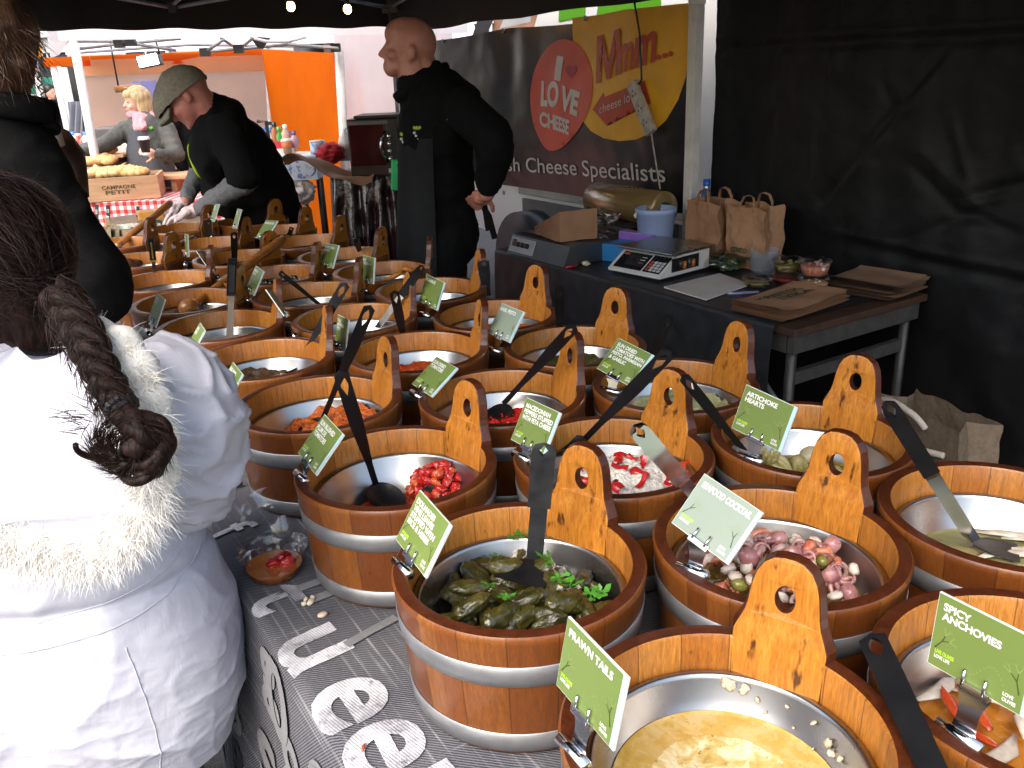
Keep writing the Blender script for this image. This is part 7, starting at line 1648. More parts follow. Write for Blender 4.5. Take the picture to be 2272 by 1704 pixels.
# collar stand
m = MB(); cc = G_(45, 742); 
def colr(a, b2): an = 2 * math.pi * a; w = .098 + .012 * b2 + .004 * nz((math.cos(an) * 2, math.sin(an) * 2, b2), 1.5, 2); return Vector((cc.x + w * math.cos(an), .0 + (w * .86) * math.sin(an), cc.z - .030 + .055 * b2 + .012 * math.sin(an)))
m.grid(colr, 90, 8, 0, True, True); m.grid(lambda a, b2: colr(a, 1 - b2) * 1 + Vector((-.008 * math.cos(2 * math.pi * a), -.008 * math.sin(2 * math.pi * a), .0)), 90, 6, 0, True, True); m.build('collar', M_wcoat, t, False)
# hood lying on the back
FUR = [(215, 742, -.09), (275, 765, -.13), (318, 830, -.165), (345, 920, -.185), (356, 1020, -.195), (338, 1110, -.205), (285, 1180, -.212), (200, 1212, -.216), (110, 1196, -.216), (20, 1180, -.215), (-80, 1150, -.21), (-180, 1090, -.20), (-240, 1000, -.19), (-255, 900, -.17), (-225, 800, -.13), (-150, 745, -.09)]
fp = [G_(*q) for q in FUR]; top = G_(45, 765, -.085)
def hood(a, b2):
    e = cubic(fp, a); q = b2; p = top.lerp(e, q); bul = math.sin(math.pi * q) * .050 + .014 * q; pp = p + Vector((0, -bul, -.010 * math.sin(math.pi * q)))
    q3 = (p.x, p.y, p.z * 1.6); return pp + Vector((0, -1, 0)) * (.010 * max(0, ridge(q3, 6, 41)) ** 3 + .005 * nz(q3, 11, 42))
m = MB(); m.grid(hood, 140, 60); m.build('hood', M_wcoat, t, False)
def rfur(rr):
    u = rr.random(); e = cubic(fp, u); d0 = cubic(fp, min(1, u + .01)) - cubic(fp, max(0, u - .01)); out = (e - G_(48, 960, -.20)); out.y = 0; out.normalize(); a = rr.uniform(-1.5, 1.5)
    w = rr.uniform(-.028, .018); p = e + out * w + Vector((0, -.034 + .5 * abs(w) - .006 * rr.random(), 0)); d = out * rr.uniform(-.5, .9) + Vector((0, -.42, 0)) + Vector((rr.gauss(0, .55), rr.gauss(0, .3), rr.gauss(-.35, .45))); return p, d, 1
m = MB(); N5 = 90
m.tube([cubic(fp, i / N5) + Vector((0, -.012, 0)) for i in range(N5 + 1)], [.027 + .004 * math.sin(i * 1.3) for i in range(N5 + 1)], 12, 0, True); fb_ = m.build('fur_trim', M_wfur, t)
strands('fur_hairs', rfur, M_wfur, fb_, 19000, .038, .0006, .30, 11, .35, 5)
# seams
m = MB()
for off, x0 in ((0, 1238), (42, 1282)):
    pts = []
    for i in range(120):
        i = i * 49 / 119; a = .52 + .48 * i / 49; an = 2 * math.pi * a
        # seam dips from the side to the middle of the back
        vv = x0 + 26 * math.sin(math.pi * (i / 49)) - 60 * (i / 49) ** 3
        lo_s, hi_s = 0.0, 1.0
        for _ in range(30):
            mid = (lo_s + hi_s) / 2
            if rowi(mid)[0] < vv: lo_s = mid
            else: hi_s = mid
        pts.append(coat(a, lo_s) + Vector((0, -.0008, 0)))
    m.tube(pts, .0012, 5)
m.build('waist_seam', M_wcoat, ct)
m = MB(); m.tube([coat(.865 + .03 * i / 79, .62 + .36 * i / 79) + Vector((0, -.0005, 0)) for i in range(80)], .0012, 5); m.build('side_seam', M_wcoat, ct)
m = MB(); 
for sg in (-1, 1): cone(m, G_(40, 1330) + Vector((sg * .08, 0, 0)), .10, Vector((sg * .09, 0, .42)), .075); cone(m, Vector((sg * .09, 0, .42)), .075, Vector((sg * .09, 0, .08)), .06)
cone(m, G_(40, 1500), .17, G_(40, 1800), .20)
m_, nt, b = new_mat('speckled_leggings'); v = coords(nt); f = noisen(nt, v, 70, 2); lk(nt, ramp(nt, f, [(.45, (.035, .03, .06)), (.55, (.13, .12, .19))]), b.inputs['Base Color']); b.inputs['Roughness'].default_value = .8
remesh(m, 'leggings', m_, t, .016, 3)
# ================================================================ the bakery tent and what stands beyond
def transl(name, c, tr=.5, rough=.7):
    m, nt, b = new_mat(name); out = nt.nodes['Material Output']; v = coords(nt, 'Object', (1, 1, 1), False); f = noisen(nt, v, 2.5, 3)
    col = ramp(nt, f, [(.3, tuple(x * .88 for x in c)), (.7, c)]); lk(nt, col, b.inputs['Base Color']); b.inputs['Roughness'].default_value = rough
    bumpn(nt, b, noisen(nt, v, 6, 4), .25, .02)
    t = nd(nt, 'ShaderNodeBsdfTranslucent'); lk(nt, col, t.inputs[0]); mx = nd(nt, 'ShaderNodeMixShader'); mx.inputs[0].default_value = tr
    lk(nt, b.outputs[0], mx.inputs[1]); lk(nt, t.outputs[0], mx.inputs[2]); lk(nt, mx.outputs[0], out.inputs[0]); return m
T_white = transl('white_tent_fabric', (.90, .87, .87), .85); T_or = transl('orange_tent_fabric', (.98, .175, .002), .82); T_peach = transl('peach_tent_fabric', (.98, .60, .42), .85); T_green = transl('green_awning_fabric', (.03, .22, .13), .4); T_pink = transl('pale_pink_fabric', (.88, .80, .79), .75)
YF, YB = 6.9, 9.9
def X(u, y): return PYy(u, 190, y).x
bt = thing('bakery_tent', 'white market tent with orange and peach side walls sheltering the bakery stall', 'gazebo', (X(450, 8.4), 8.4, 0)); bo2 = bt.location.copy()
def bgrid(name, p00, p10, p01, p11, mat, nu=24, nv=16, wv=.02, seed=1, par=None):
    p00, p10, p01, p11 = [Vector(p) - (bo2 if par is None else par.location) for p in (p00, p10, p01, p11)]
    nr = (p10 - p00).cross(p01 - p00).normalized(); m = MB()
    m.grid(lambda a, b: (p00 * (1 - a) + p10 * a) * (1 - b) + (p01 * (1 - a) + p11 * a) * b + nr * wv * (nz((a * 4, b * 3, seed), 1) + .5 * nz((a * 11, b * 2, seed), 1)), nu, nv); return m.build(name, mat, bt if par is None else par, False)
xl, xr = X(163, YF), X(1045, YF); xlb, xrb = X(150, YB) , X(592, YB)
zv0 = PYy(300, 84, YF).z; zv1 = PYy(300, 30, YF).z
bgrid('front_valance', (xl - .03, YF - .02, zv0), (xr, YF - .02, PYy(980, 76, YF).z), (xl - .03, YF - .02, zv1), (xr, YF - .02, zv1), T_white, 60, 5, .012)
zb = PYy(400, 116, YB).z
bgrid('roof', (xl, YF, zv1 + .02), (xr, YF, zv1 + .02), (X(160, YB), YB, zb + .02), (xr, YB, zb + .02), T_white, 30, 24, .05)
bgrid('back_band', (X(215, YB), YB - .03, PYy(300, 146, YB).z), (xrb, YB - .03, PYy(580, 134, YB).z), (X(215, YB), YB - .03, zb + .0), (xrb, YB - .03, zb + .0), T_or, 30, 5, .02)
bgrid('back_band', (X(110, YB), YB - .05, PYy(120, 148, YB).z), (X(215, YB), YB - .05, PYy(200, 146, YB).z), (X(110, YB), YB - .05, zb + .0), (X(215, YB), YB - .05, zb + .0), T_or, 10, 5, .02)
bgrid('back_wall', (X(182, YB), YB, 0), (xrb, YB, 0), (X(182, YB), YB, zb + .0), (xrb, YB, zb + .0), T_peach, 40, 24, .03, 3)
m = MB(); p0, p1 = Vector((X(183, YB), YB - .04, PYy(190, 168, YB).z)) - bo2, Vector((xrb, YB - .04, PYy(580, 158, YB).z)) - bo2; m.grid(lambda a, b: p0.lerp(p1, a) + Vector((0, -.01 * math.sin(a * 9), .16 * b)), 30, 4); m.build('hem_band', transl('dark_peach', (.72, .33, .16), .5), bt, False)
xs = X(748, YF + .2)
bgrid('side_wall', (xrb, YB, .0), (xs, YF + .2, .0), (xrb, YB, zb + .0), (xs, YF + .2, PYy(748, 116, YF).z), T_or, 40, 20, .03, 5)
bgrid('side_wall', (xs, YF + .25, 0), (X(1010, YF + .3), YF + .3, 0), (xs, YF + .25, 2.35), (X(1010, YF + .3), YF + .3, 2.35), T_pink, 36, 20, .03, 7)
def post(u0, v0, u1, v1, y, par, mat, w=.042, nm='leg'):
    a = PYy(u0, v0, y); b_ = PYy(u1, v1, y); b_ = a + (b_ - a) * (a.z / max(.2, a.z - b_.z)); m = MB(); m.tube([a - par.location, b_ - par.location], w * .72, 4); return m.build(nm, mat, par)
post(162, 84, 235, 479, YF, bt, M_whitepost, .05); post(114, 128, 158, 322, YB, bt, M_whitepost, .055); post(752, 112, 764, 330, YF + .2, bt, M_whitepost, .05); post(590, 118, 600, 270, YB, bt, M_whitepost, .045)
m = MB()
def tr(*pts, w=.013): m.tube([PYy(u, v, y) - bo2 for u, v, y in pts], w, 5)
tr((165, 110, YF), (265, 98, YF + .3), (400, 86, YF)); tr((170, 92, YF), (260, 92, YF + .2), (390, 112, YF + .1)); tr((455, 116, YF + .1), (495, 88, YF)); tr((455, 116, YF + .1), (530, 108, YF + .6), (560, 86, YF)); tr((530, 110, YF + .6), (640, 98, YF + .2), (750, 108, YF)); tr((490, 84, YF), (530, 110, YF + .6)); tr((165, 118, YF + 1), (420, 100, YF + 2), (740, 104, YF + 1.2))
for u, v in ((265, 97), (455, 116), (530, 109), (745, 106), (290, 93)): m.box(PYy(u, v, YF + .1) - bo2, (.07, .05, .06), None, 1)
m.build('roof_truss', [M_alu, M_black], bt)
m = MB(); m.poly([PYy(u, v, YF + .3) - bo2 for u, v in ((552, 80), (600, 84), (582, 108), (572, 106))], (0, .02, 0)); m.build('dark_flap', M_black, bt)
m = MB(); m.tube([PYy(560, 84, YF + .2) - bo2, PYy(590, 92, YF + .2) - bo2, PYy(640, 92, YF + .2) - bo2, PYy(680, 82, YF + .2) - bo2], .012, 6); m.build('loose_cable', M_whitepost, bt)
# work lamp, hung pole, blue card
t = thing('work_lamp', 'glowing white work lamp hanging in the bakery tent', 'lamp', PYy(331, 134, 8.0)); m = MB(); m.box((0, -.03, 0), (.17, .02, .085), Matrix.Rotation(-.15, 3, 'Y'), 0, .005); m.build('lens', glow('lamp_glow', (1, .97, .92), 9), t); m = MB(); m.box((.0, .02, 0), (.20, .08, .11), Matrix.Rotation(-.15, 3, 'Y'), 0, .01); m.tube([(.1, 0, .05), (.05, 0, .4), (-.05, 0, .55)], .008, 5); m.build('housing', M_black, t)
t = thing('hung_roll', 'brown roll hung on a cord from the bakery tent roof', 'roll', PYy(280, 197, 8.6)); m = MB(); m.tube([(-.1, 0, 0), (.14, 0, .01)], .032, 10); m.build('roll', M_spoonw, t); m = MB(); m.tube([(-.07, 0, .03), (-.07, 0, .55)], .008, 5); m.build('cord', M_black, t)
m = MB(); m.box((0, 0, 0), (.25, .02, .17), None, 0, .003); o = m.build('blue_card', pm('lavender_card', (.24, .24, .55), None, 8, .5)); o.location = PYy(322, 198, 9.6); tag(o, 'lavender blue card fixed behind the blonde woman head', 'card')
# bakery counter
M_ging, nt, b = new_mat('red_gingham'); v = coords(nt, 'Object', (1, 1, 1), False); sp = nd(nt, 'ShaderNodeSeparateXYZ'); lk(nt, v, sp.inputs[0])
def stripe(x): return mathn(nt, 'GREATER_THAN', mathn(nt, 'FRACT', mathn(nt, 'MULTIPLY', x, 18.0)), .5)
sa, sb = stripe(sp.outputs[0]), stripe(mathn(nt, 'ADD', sp.outputs[2], sp.outputs[1])); lk(nt, ramp(nt, mathn(nt, 'MULTIPLY', mathn(nt, 'ADD', sa, sb), .5), [(0, (.74, .70, .70)), (.5, (.66, .20, .20)), (1, (.45, .02, .03))]), b.inputs['Base Color']); b.inputs['Roughness'].default_value = .8
YT = 6.35
t = thing('bakery_counter', 'bakery counter under a red and white gingham cloth', 'table', (X(250, YT), YT + .4, 0)); to = t.location.copy(); zc_ = PYy(270, 447, YT).z
m = MB(); m.box((.15, 0, zc_ - .03), (1.7, .78, .03)); m.build('top', M_tblw, t)
m = MB(); m.grid(lambda a, b: Vector((-.75 + 1.8 * a, -.41 - .02 * math.sin(a * 40) * (1 - b), zc_ * b)), 90, 8); m.grid(lambda a, b: Vector((-.75 + 1.8 * a, -.41 + .82 * b, zc_)), 20, 8); m.build('gingham_cloth', M_ging, t, False)
for x in (-.6, .9):
    for y in (-.3, .3): m = MB(); m.tube([(x, y, zc_ - .05), (x, y, 0)], .02, 6); m.build('leg', M_aludark, t)
M_crate = pm('crate_wood', (.50, .30, .17), (.40, .22, .12), 14, .65, stretch=(.4, 3, 3)); M_bread = pm('golden_bread', (.50, .23, .06), (.68, .44, .20), 16, .5, bump=.4, lo=.4, hi=.65)
def crate(lab, pl, pr_, ztop, zbot, y, d, words=None, legs=False):
    a = PYy(pl, ztop, y); b_ = PYy(pr_, ztop, y); w = b_.x - a.x; z0 = PYy(pl, zbot, y).z; h = a.z - z0; t = thing('bread_crate', lab, 'crate', ((a.x + b_.x) / 2 - .02, y + d / 2, z0), .26)
    m = MB(); th = .018
    m.box((0, -d / 2, h / 2), (w, th, h)); m.box((0, d / 2, h / 2), (w, th, h)); m.box((-w / 2 + th / 2, 0, h / 2), (th, d - th, h - .002)); m.box((w / 2 - th / 2, 0, h / 2), (th, d - th, h - .002)); m.box((0, 0, .01), (w - th * 2, d - th, .02)); m.build('crate', M_crate, t)
    m = MB(); m.box((0, 0, h * .8), (w - .04, d - .03, .01)); m.build('liner', M_black, t)
    if words:
        m = MB()
        for i, wd in enumerate(words): text_quad(m, wd, (-w * .18 + i * .02, -d / 2 - th / 2 - .002, h * (.50 - .22 * i)), (w * (.40 - .1 * i), 0, 0), (0, 0, h * .17), 0, .02)
        m.build('stencil', pm('stencil_ink', (.12, .06, .03), None, 60, .8), t, False)
    return t.location.copy(), w, h
L1 = crate('big wooden bread crate with stencilled words on the gingham counter', 158, 334, 398, 449, YT + .02, .40, ['CAMPAGNE', 'PETIT'])
zs_ = PYy(200, 400, YT + .5).z
L2 = crate('smaller wooden bread crate raised behind the big one', 162, 262, 372, 398, YT + .48, .30)
m = MB(); m.box((0, 0, 0), (1.3, .34, .03), None, 0, .004); m.box((-.5, 0, -.25), (.04, .3, .5)); m.box((.5, 0, -.25), (.04, .3, .5)); o = m.build('bread_shelf', M_crate); o.location = (L2[0].x + .1, YT + .63, L2[0].z - .016); tag(o, 'wooden shelf holding up the smaller bread crate', 'shelf')
t_ = PYy(215, 345, YT + .9); m = MB(); m.box((0, 0, 0), (.55, .3, .022)); m.box((-.2, 0, -.2), (.03, .25, .4)); m.box((.2, 0, -.2), (.03, .25, .4)); o = m.build('bread_shelf', M_crate); o.location = t_; tag(o, 'upper bread shelf below the outstretched grey sleeve', 'shelf')
def bread_me(i):
    m = MB(); m.ball((0, 0, 0), (.058, .042, .036), 18, 12, 0, None, lambda p, d: p * (1 + .10 * math.sin(d.x * 14 + i) * (1 - abs(d.x)) + .08 * nz(d, 2, i))); return m.mesh('bread', [M_bread])
ME_br = [bread_me(i) for i in range(3)]
random.seed(2)
for (loc, w, h), n, lab, g_ in ((L1, 16, 'golden glazed bread in the big crate', 'breads in the big crate'), (L2, 9, 'golden glazed bread in the smaller raised crate', 'breads in the raised crate')):
    for i in range(n):
        x = -w / 2 + .08 + (w - .16) * ((i % (n // 2 + 1)) / (n // 2)); y = -.08 + .16 * (i // (n // 2 + 1)); tag(inst('bread', random.choice(ME_br), loc + Vector((x, y, h * .8 + .045 + random.uniform(0, .02))), Quaternion((0, 0, 1), random.uniform(-.5, .5))), lab, 'bread', g_)
for i, x in enumerate((-.18, -.04, .12)): tag(inst('bread', ME_br[i], t_ + Vector((x, 0, .045)), Quaternion((0, 0, 1), .2 * i)), 'golden bread on the upper shelf below the sleeve', 'bread', 'breads on the upper shelf')
# oven behind the woman
p = PYy(275, 400, 8.2); t = thing('bread_oven', 'dark bread oven with an orange glow behind the blonde woman', 'oven', (p.x, 8.45, 0)); m = MB(); m.box((0, 0, .62), (.55, .5, 1.24), None, 0, .01); m.build('body', pm('oven_grey', (.10, .09, .09), (.06, .055, .055), 10, .45), t)
for z in (.55, .80, 1.05): m = MB(); m.box((0, -.255, z), (.44, .02, .16), None, 0, .004); m.box((0, -.275, z + .10), (.4, .02, .02)); m.build('door', M_black, t)
m = MB(); m.box((.02, -.268, .80), (.2, .01, .03)); m.build('glow_bar', glow('oven_glow', (1, .18, .05), 1.6), t)
# bottles
BOT = {}
def bottle(lab, u, vb, vt, y, cb, cc, rr=.032, kind='bottle', spray=False):
    p = PYy(u, vb, y); h = PYy(u, vt, y).z - p.z; t = thing('bottle', lab, 'bottle', p, 0, 'bottles'); k = (cb, cc); 
    if k not in BOT: BOT[k] = (pm('bottle_%d' % len(BOT), cb, None, 10, .3), pm('cap_%d' % len(BOT), cc, None, 10, .4))
    m = MB(); m.lathe([(0, 0), (rr, 0), (rr * 1.05, h * .1), (rr, h * .6), (rr * .45, h * .78), (rr * .42, h * .84), (0, h * .84)], 18); m.build('bottle', BOT[k][0], t); m = MB(); m.lathe([(rr * .5, h * .80), (rr * .55, h), (0, h)], 14)
    if spray: m.box((-.02, 0, h * .95), (.07, .02, .025))
    m.build('cap', BOT[k][1], t)
YS = 6.75
sh = thing('steel_shelf', 'black framed shelf table with a white top in front of the orange wall', 'table', (X(640, YS), YS, 0)); zsh = PYy(640, 345, YS).z; so = sh.location.copy()
m = MB(); m.box((X(625, YS) - so.x, .12, zsh - .014), (.62, .5, .024)); m.build('top', pm('shelf_top', (.55, .50, .42), None, 8, .5), sh)
for u, y0 in ((650, -.12), (682, -.10), (583, -.12), (690, .34)): m = MB(); m.tube([Vector((X(u, YS + y0) - so.x, y0, zsh - .03)), Vector((X(u, YS + y0) - so.x, y0, 0))], .014, 4); m.build('leg', M_black, sh)
m = MB(); m.tube([Vector((X(560, YS) - so.x, .0, PYy(560, 270, YS).z)), Vector((X(580, YS) - so.x, 0, PYy(580, 270, YS).z)), Vector((X(582, YS) - so.x, 0, zsh - .02))], .014, 4); m.tube([Vector((X(583, YS) - so.x, -.12, zsh - .03)), Vector((X(682, YS) - so.x, -.12, zsh - .03))], .014, 4); m.build('frame', M_black, sh)
W_ = (.62, .60, .58); RD = (.55, .03, .03); BL_ = (.05, .20, .62); GR = (.06, .42, .08); CLR = (.45, .50, .52)
for a in (('white bottle with red cap, first on the shelf from the cap man', 588, 330, 285, W_, RD), ('spray bottle with blue head on the shelf', 603, 329, 284, CLR, BL_), ('brown bottle with black cap behind the blue spray', 614, 327, 270, (.35, .12, .05), (.02, .02, .02)), ('green bottle in the middle of the shelf', 623, 328, 281, GR, GR), ('clear bottle with white cap on the shelf', 637, 324, 276, (.60, .42, .32), W_), ('clear bottle with purple spray head at the right of the shelf', 655, 326, 292, (.42, .25, .30), (.12, .08, .25)), ('small clear bottle with blue cap behind the cup', 649, 336, 310, CLR, BL_)):
    bottle(a[0], a[1], a[2], a[3], YS + .15, a[4], a[5], .034, 'bottle', 'spray' in a[0])
t = thing('paper_cup', 'brown and orange paper cup with white lid standing on the shelf edge', 'cup', PYy(639, 343, YS)); m = MB(); m.lathe([(0, 0), (.03, 0), (.040, .10), (0, .10)], 20); m.build('cup', pm('brown_cup', (.36, .22, .13), None, 10, .6), t); m = MB(); m.lathe([(.0375, .055), (.0412, .095), (.039, .095)], 20); m.build('sleeve', pm('orange_sleeve', (.62, .16, .05), None, 10, .6), t); m = MB(); m.lathe([(.042, .098), (.042, .108), (.037, .116), (0, .117)], 20); m.build('lid', M_sw, t)
m = MB(); m.box((0, 0, .02), (.26, .2, .045), None, 0, .006); o = m.build('white_tray', M_sw); o.location = PYy(614, 343, YS + .08); tag(o, 'white tray lying on the shelf beside the paper cup', 'tray')
m = MB(); m.box((0, 0, 0), (.28, .02, .42), None, 0, .004); o = m.build('red_cloth', pm('red_cloth', (.58, .03, .05), (.48, .02, .04), 6, .7)); o.location = PYy(615, 375, YS + .1); tag(o, 'red cloth panel hanging below the shelf', 'cloth')
ft = thing('equipment_table', 'table under a shiny black plastic sheet carrying the dark oven', 'table', (X(800, 6.15), 6.3, 0)); fo = ft.location.copy(); zt_ = PYy(790, 394, 6.05).z
M_binbag = pm('shiny_black_plastic', (.014, .009, .010), (.03, .006, .008), 6, .2, bump=.5, bd=.02, bscale=10, spec=.7)
xa, xb = X(718, 6.05) - fo.x, X(905, 6.05) - fo.x
m = MB(); m.box(((xa + xb) / 2, .1, zt_ - .02), (xb - xa, .62, .03)); m.build('top', M_tblw, ft)
def bb(a, b): q = 1 - b; x = xa - .05 * q + (xb - xa + .1 * q) * a; return Vector((x, -.24 - .10 * q - .035 * math.sin(a * 37 + 2 * nz((a * 5, b * 2, 0), 1)) * (.25 + q) - .02 * nz((a * 9, b * 6, 1), 1), zt_ + .004 - (zt_ - .05) * q))
m = MB(); m.grid(bb, 120, 40); m.grid(lambda a, b: Vector((xa + (xb - xa) * a, -.24 + .6 * b, zt_ + .004 + .008 * nz((a * 8, b * 5, 2), 1))), 30, 10); m.grid(lambda a, b: Vector((xa - .02 - .05 * (1 - b) - .02 * math.sin(a * 12), -.24 + .6 * a, zt_ - (zt_ - .05) * (1 - b))), 20, 10); m.build('plastic_sheet', M_binbag, ft, False)
for x in (xa + .06, xb - .06):
    for y in (-.15, .35): m = MB(); m.tube([(x, y, zt_ - .04), (x, y, 0)], .02, 6); m.build('leg', M_aludark, ft)
p = PYy(779, 404, 5.95); w = X(872, 5.95) - p.x; h = PYy(779, 268, 5.95).z - zt_ - .005
t = thing('counter_oven', 'dark glass fronted counter oven with a curved handle behind the bald man', 'oven', (p.x + w / 2, 6.22, zt_ + .012)); m = MB(); m.box((0, 0, h / 2), (w, .46, h), None, 0, .008); m.build('body', pm('oven_brown', (.045, .022, .018), (.03, .015, .012), 8, .3), t)
m = MB(); m.box((-w * .12, -.236, h * .55), (w * .70, .014, h * .72), None, 0, .004); m.build('door_glass', pm('oven_glass', (.07, .012, .012), (.04, .01, .01), 4, .08, bump=0), t); m = MB(); m.box((-w * .08, -.24, h * .93), (w * .8, .012, h * .06)); m.build('top_strip', M_brush, t)
m = MB(); m.tube([(w * .26, -.245, h * .25), (w * .19, -.275, h * .38), (w * .16, -.285, h * .52), (w * .19, -.275, h * .66), (w * .26, -.245, h * .78)], .009, 6); m.build('handle', M_chrome, t)
m = MB(); m.box((w * .40, -.237, h * .5), (w * .16, .012, h * .96)); m.build('control_strip', M_black, t); m = MB()
for i in range(4): m.lathe([(0, .02), (.016, .018), (.02, 0)], 12, 0, (w * .33, -.243, h * (.3 + .13 * i)), M=Matrix.Rotation(math.pi / 2, 3, 'X'))
m.build('dials', M_chrome, t); m = MB(); m.box((w * .34, -.245, h * .09), (w * .14, .004, h * .07)); m.build('plate', M_key, t)
t = thing('roof_sheet', 'flat black tray lying on the counter oven', 'tray', (p.x + w * .62, 6.15, zt_ + .012 + h)); m = MB(); m.box((0, 0, .012), (w * .9, .4, .02), None, 0, .004); m.build('tray', M_black, t)
m = MB(); m.box((0, 0, .2), (.03, .3, .52), None, 0, .004); o = m.build('steel_shield', pm('pale_steel', (.55, .55, .54), None, 10, .3, .5)); o.location = (p.x + w + .03, 6.2, zt_ + .05); tag(o, 'pale steel panel beside the counter oven', 'panel')
m = MB(); m.box((0, 0, 0), (.06, .05, .20), Matrix.Rotation(.1, 3, 'Y'), 0, .012); o = m.build('green_bottle', pm('bright_green_plastic', (.05, .62, .20), (.04, .5, .15), 8, .35)); o.location = PYy(878, 388, 5.9); tag(o, 'bright green plastic can beside the bald man apron', 'can')
t = thing('blue_tin', 'blue and white paper wrapped tin before the orange wall', 'tin', PYy(709, 360, 6.5)); m = MB(); m.lathe([(0, 0), (.056, 0), (.056, .15), (0, .15)], 24); m.build('tin', pm('blue_white_print', (.60, .62, .66), (.18, .28, .52), 12, .5, lo=.48, hi=.52), t); m = MB(); m.lathe([(.057, .145), (.057, .155), (0, .156)], 24); m.build('lid', M_sw, t)
crumple('red_jumper', 'crumpled red cloth on the black covered table', 'cloth', PYy(735, 362, 6.4), .10, pm('red_wool', (.42, .01, .02), (.32, .008, .015), 20, .8, bump=.4), 3, .4, .7)
crumple('white_carrier', 'crumpled white and red carrier bag under the shelf table', 'bag', PYy(664, 452, 6.5), .12, pm('white_carrier_plastic', (.66, .60, .60), (.5, .12, .12), 9, .4, bump=.8, bd=.02, lo=.25, hi=.36), 8, .5, .8)
t = thing('milk_jug', 'white plastic jug with a loop handle beside the counter oven', 'jug', PYy(770, 356, 6.5)); m = MB(); m.lathe([(0, 0), (.05, 0), (.052, .12), (.045, .16), (.02, .185), (.02, .2), (0, .2)], 20); m.build('jug', M_sw, t); m = MB(); m.tube([(0, 0, .17), (.0, 0, .215), (.025, 0, .235), (.045, 0, .21), (.042, 0, .15)], .010, 8); m.build('handle', M_sw, t)
m = MB(); m.grid(lambda a, b: Vector((-.30 + .60 * a, -.16 + .3 * b, .05 * math.sin(a * 5.2 + .4) + .06 * nz((a * 3, b * 3, 0), 1) + .05 * (1 - b) * math.cos(a * 3))), 30, 12); o = m.build('brown_paper_sheet', M_kraft, None, False); o.location = PYy(728, 374, 5.95); tag(o, 'curled sheet of brown wrapping paper on the black covered table', 'paper')
t = thing('patterned_box', 'pale blue and white patterned box under the shelf table', 'box', PYy(668, 398, 6.5)); m = MB(); m.box((0, 0, .09), (.30, .2, .17), None, 0, .004); m.build('box', pm('pale_box', (.52, .56, .60), (.30, .38, .52), 7, .6), t); m = MB(); m.ball((.04, -.101, .08), (.10, .003, .065), 20, 12); m.build('print', pm('blue_print', (.10, .14, .32), (.4, .44, .52), 30, .6, lo=.48, hi=.55), t)
# sauce bottles on the left ledge
t = thing('sauce_ledge', 'pale counter at the left of the bakery tent holding sauce bottles', 'table', (X(160, 7.6), 7.7, 0)); zl = PYy(165, 326, 7.55).z; m = MB(); m.box((.1, 0, zl / 2), (.9, .4, zl), None, 0, .01); m.build('counter', pm('pale_counter', (.55, .48, .46), None, 6, .6), t); m = MB(); m.poly([PYy(u, v, 7.4) - t.location for u, v in ((152, 352), (168, 345), (197, 360), (178, 382), (158, 385))], (0, .01, 0)); m.build('price_sheet', M_sw, t)
for i, (u, c1, c2) in enumerate(((139, (.72, .45, .05), (.7, .5, .1)), (147, W_, BL_), (157, RD, RD), (168, W_, BL_), (177, RD, W_), (186, RD, RD), (196, W_, BL_))): bottle(('yellow sauce bottle first on the left ledge', 'white sauce bottle with blue lid behind the thin white post', 'all red sauce bottle, third on the left ledge', 'white sauce bottle with blue lid in the middle of the ledge', 'red sauce bottle with white lid on the ledge', 'red sauce bottle beside the tent pole', 'last white sauce bottle with blue lid, behind the tent pole')[i], u, 326, 292 + 4 * (i % 3), 7.6, c1, c2, .045)
# far stalls and buildings
ga = thing('green_awning', 'small stall under a green awning far off at the left', 'stall', (X(100, 15), 15.5, 0)); go = ga.location.copy()
bgrid('awning', (X(40, 14.5), 14.5, PYy(80, 205, 14.5).z), (X(143, 14.5), 14.5, PYy(140, 215, 14.5).z), (X(50, 16.5), 16.5, PYy(80, 168, 16.5).z), (X(135, 16.5), 16.5, PYy(140, 172, 16.5).z), T_green, 20, 8, .05, 2, ga)
m = MB(); m.box((0, 1.2, 1.0), (2.0, .1, 2.0)); m.build('dark_back', M_dark, ga)
for u in (45, 140): m = MB(); m.tube([Vector((X(u, 14.5), 14.5, 2.0)) - go, Vector((X(u, 14.5), 14.5, 0)) - go], .03, 5); m.build('leg', M_whitepost, ga)
gl = thing('side_tent', 'white and orange corner of a tent at the left behind the brown hair', 'gazebo', (X(90, 8.5), 8.5, 0)); lo_ = gl.location.copy()
bgrid('orange_wall', (X(72, 8.5), 8.5, PYy(75, 146, 8.5).z), (X(112, 8.5), 8.5, PYy(100, 122, 8.5).z), (X(58, 8.5), 8.5, PYy(62, 30, 8.5).z), (X(104, 8.5), 8.5, PYy(104, 30, 8.5).z), transl('orange_flag', (.85, .36, .06), .6), 14, 10, .05, 3, gl)
m = MB(); m.poly([PYy(u, v, 8.3) - lo_ for u, v in ((98, 40), (165, 40), (160, 84), (128, 122), (112, 128))], (0, .02, 0)); m.build('white_gusset', T_white, gl)
post(62, 80, 108, 290, 8.6, gl, M_whitepost, .05); post(141, 150, 176, 322, 9.2, gl, M_whitepost, .05)
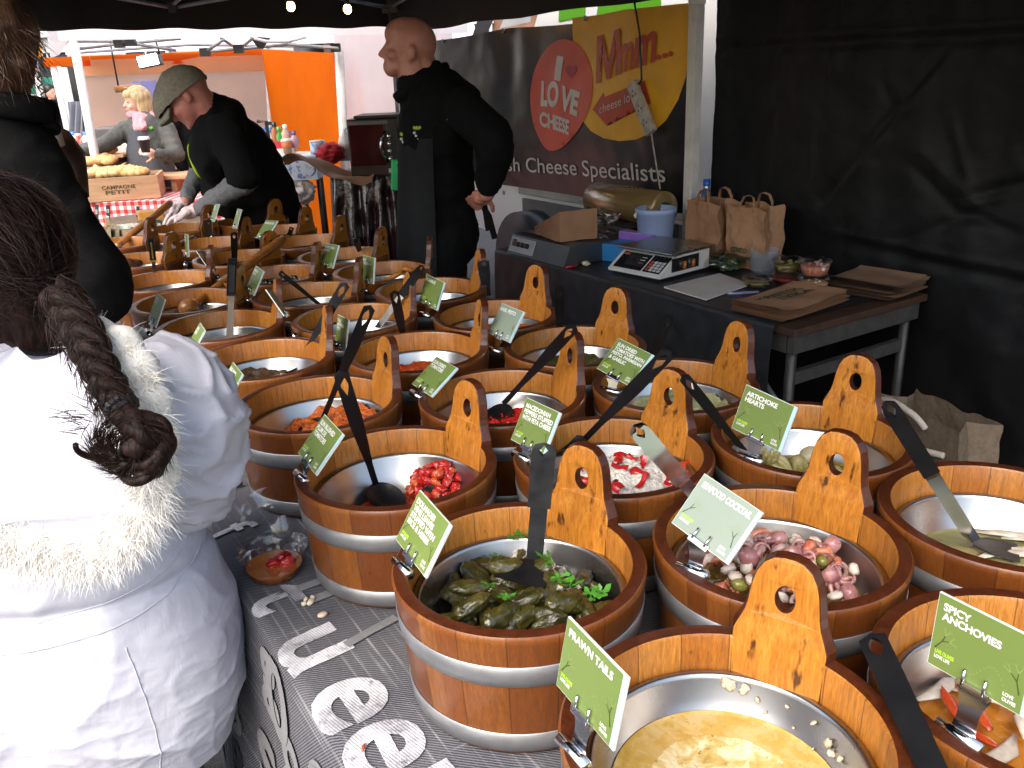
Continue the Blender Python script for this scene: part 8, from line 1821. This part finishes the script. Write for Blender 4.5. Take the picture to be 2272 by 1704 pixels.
m = MB(); m.tube([PYy(84 + .22 * (v_ - 160) + 5 * math.sin(v_ * .35), v_, 8.55) - lo_ for v_ in range(156, 270, 3)], .008, 5); m.build('garland', M_dark, gl)
m = MB()
def dr(a, b): return PYy(150 + 36 * a, 225 + 90 * b, 8.9) - lo_ + Vector((0, .04 * math.sin(a * 17 + b * 2), 0))
m.grid(dr, 30, 10); m.build('grey_drape', pm('grey_drape', (.42, .44, .50), (.28, .29, .34), 6, .7), gl, False)
M_stone = pm('pale_render', (.42, .41, .40), (.34, .33, .32), 1.2, .85, bump=.3, bscale=8); M_win = pm('dark_window', (.06, .07, .085), (.04, .045, .055), 3, .12, bump=0); M_fr = pm('window_frame_white', (.62, .62, .60), None, 6, .5)
def house(lab, x0, x1, y, h, mat, n, fl):
    t = thing('building', lab, 'building', ((x0 + x1) / 2, y + 4, 0)); o_ = t.location; w = x1 - x0; m = MB(); m.box((0, 0, h / 2), (w, 8, h)); m.build('wall', mat, t); m = MB(); m.box((0, 0, h + .12), (w + .4, 8.4, .24)); m.box((0, -3.9, h * .33), (w, .4, .2)); m.build('cornice', M_fr, t)
    for f in range(fl):
        for i in range(n):
            x = -w / 2 + w * (i + .5) / n; z = h * (f + .55) / fl; m = MB(); m.box((x, -4.02, z), (w / n * .42, .06, h / fl * .55)); wd = m.build('window', M_win, t); m = MB()
            for dx in (-1, 1): m.box((x + dx * w / n * .22, -4.06, z), (.09, .1, h / fl * .58))
            m.box((x, -4.06, z + h / fl * .29), (w / n * .5, .1, .09)); m.box((x, -4.09, z - h / fl * .3), (w / n * .54, .2, .1)); m.box((x, -4.06, z), (.05, .08, h / fl * .55)); m.box((x, -4.06, z + .05), (w / n * .42, .08, .05)); m.build('frame', M_fr, wd)
    return t
house('pale rendered building with rows of sash windows far behind the tents', -26, -6, 27, 9.5, M_stone, 7, 3)
house('darker brick building closing the street behind the van', -5.5, 16, 29, 11, pm('brown_brick', (.22, .11, .075), (.15, .075, .05), 3, .85, bump=.4, bscale=30), 7, 3)
house('grey building along the customers side out of shot to the left', -34, -14, 4, 8, pm('grey_render', (.24, .235, .23), (.19, .185, .18), 1.5, .85), 6, 2)
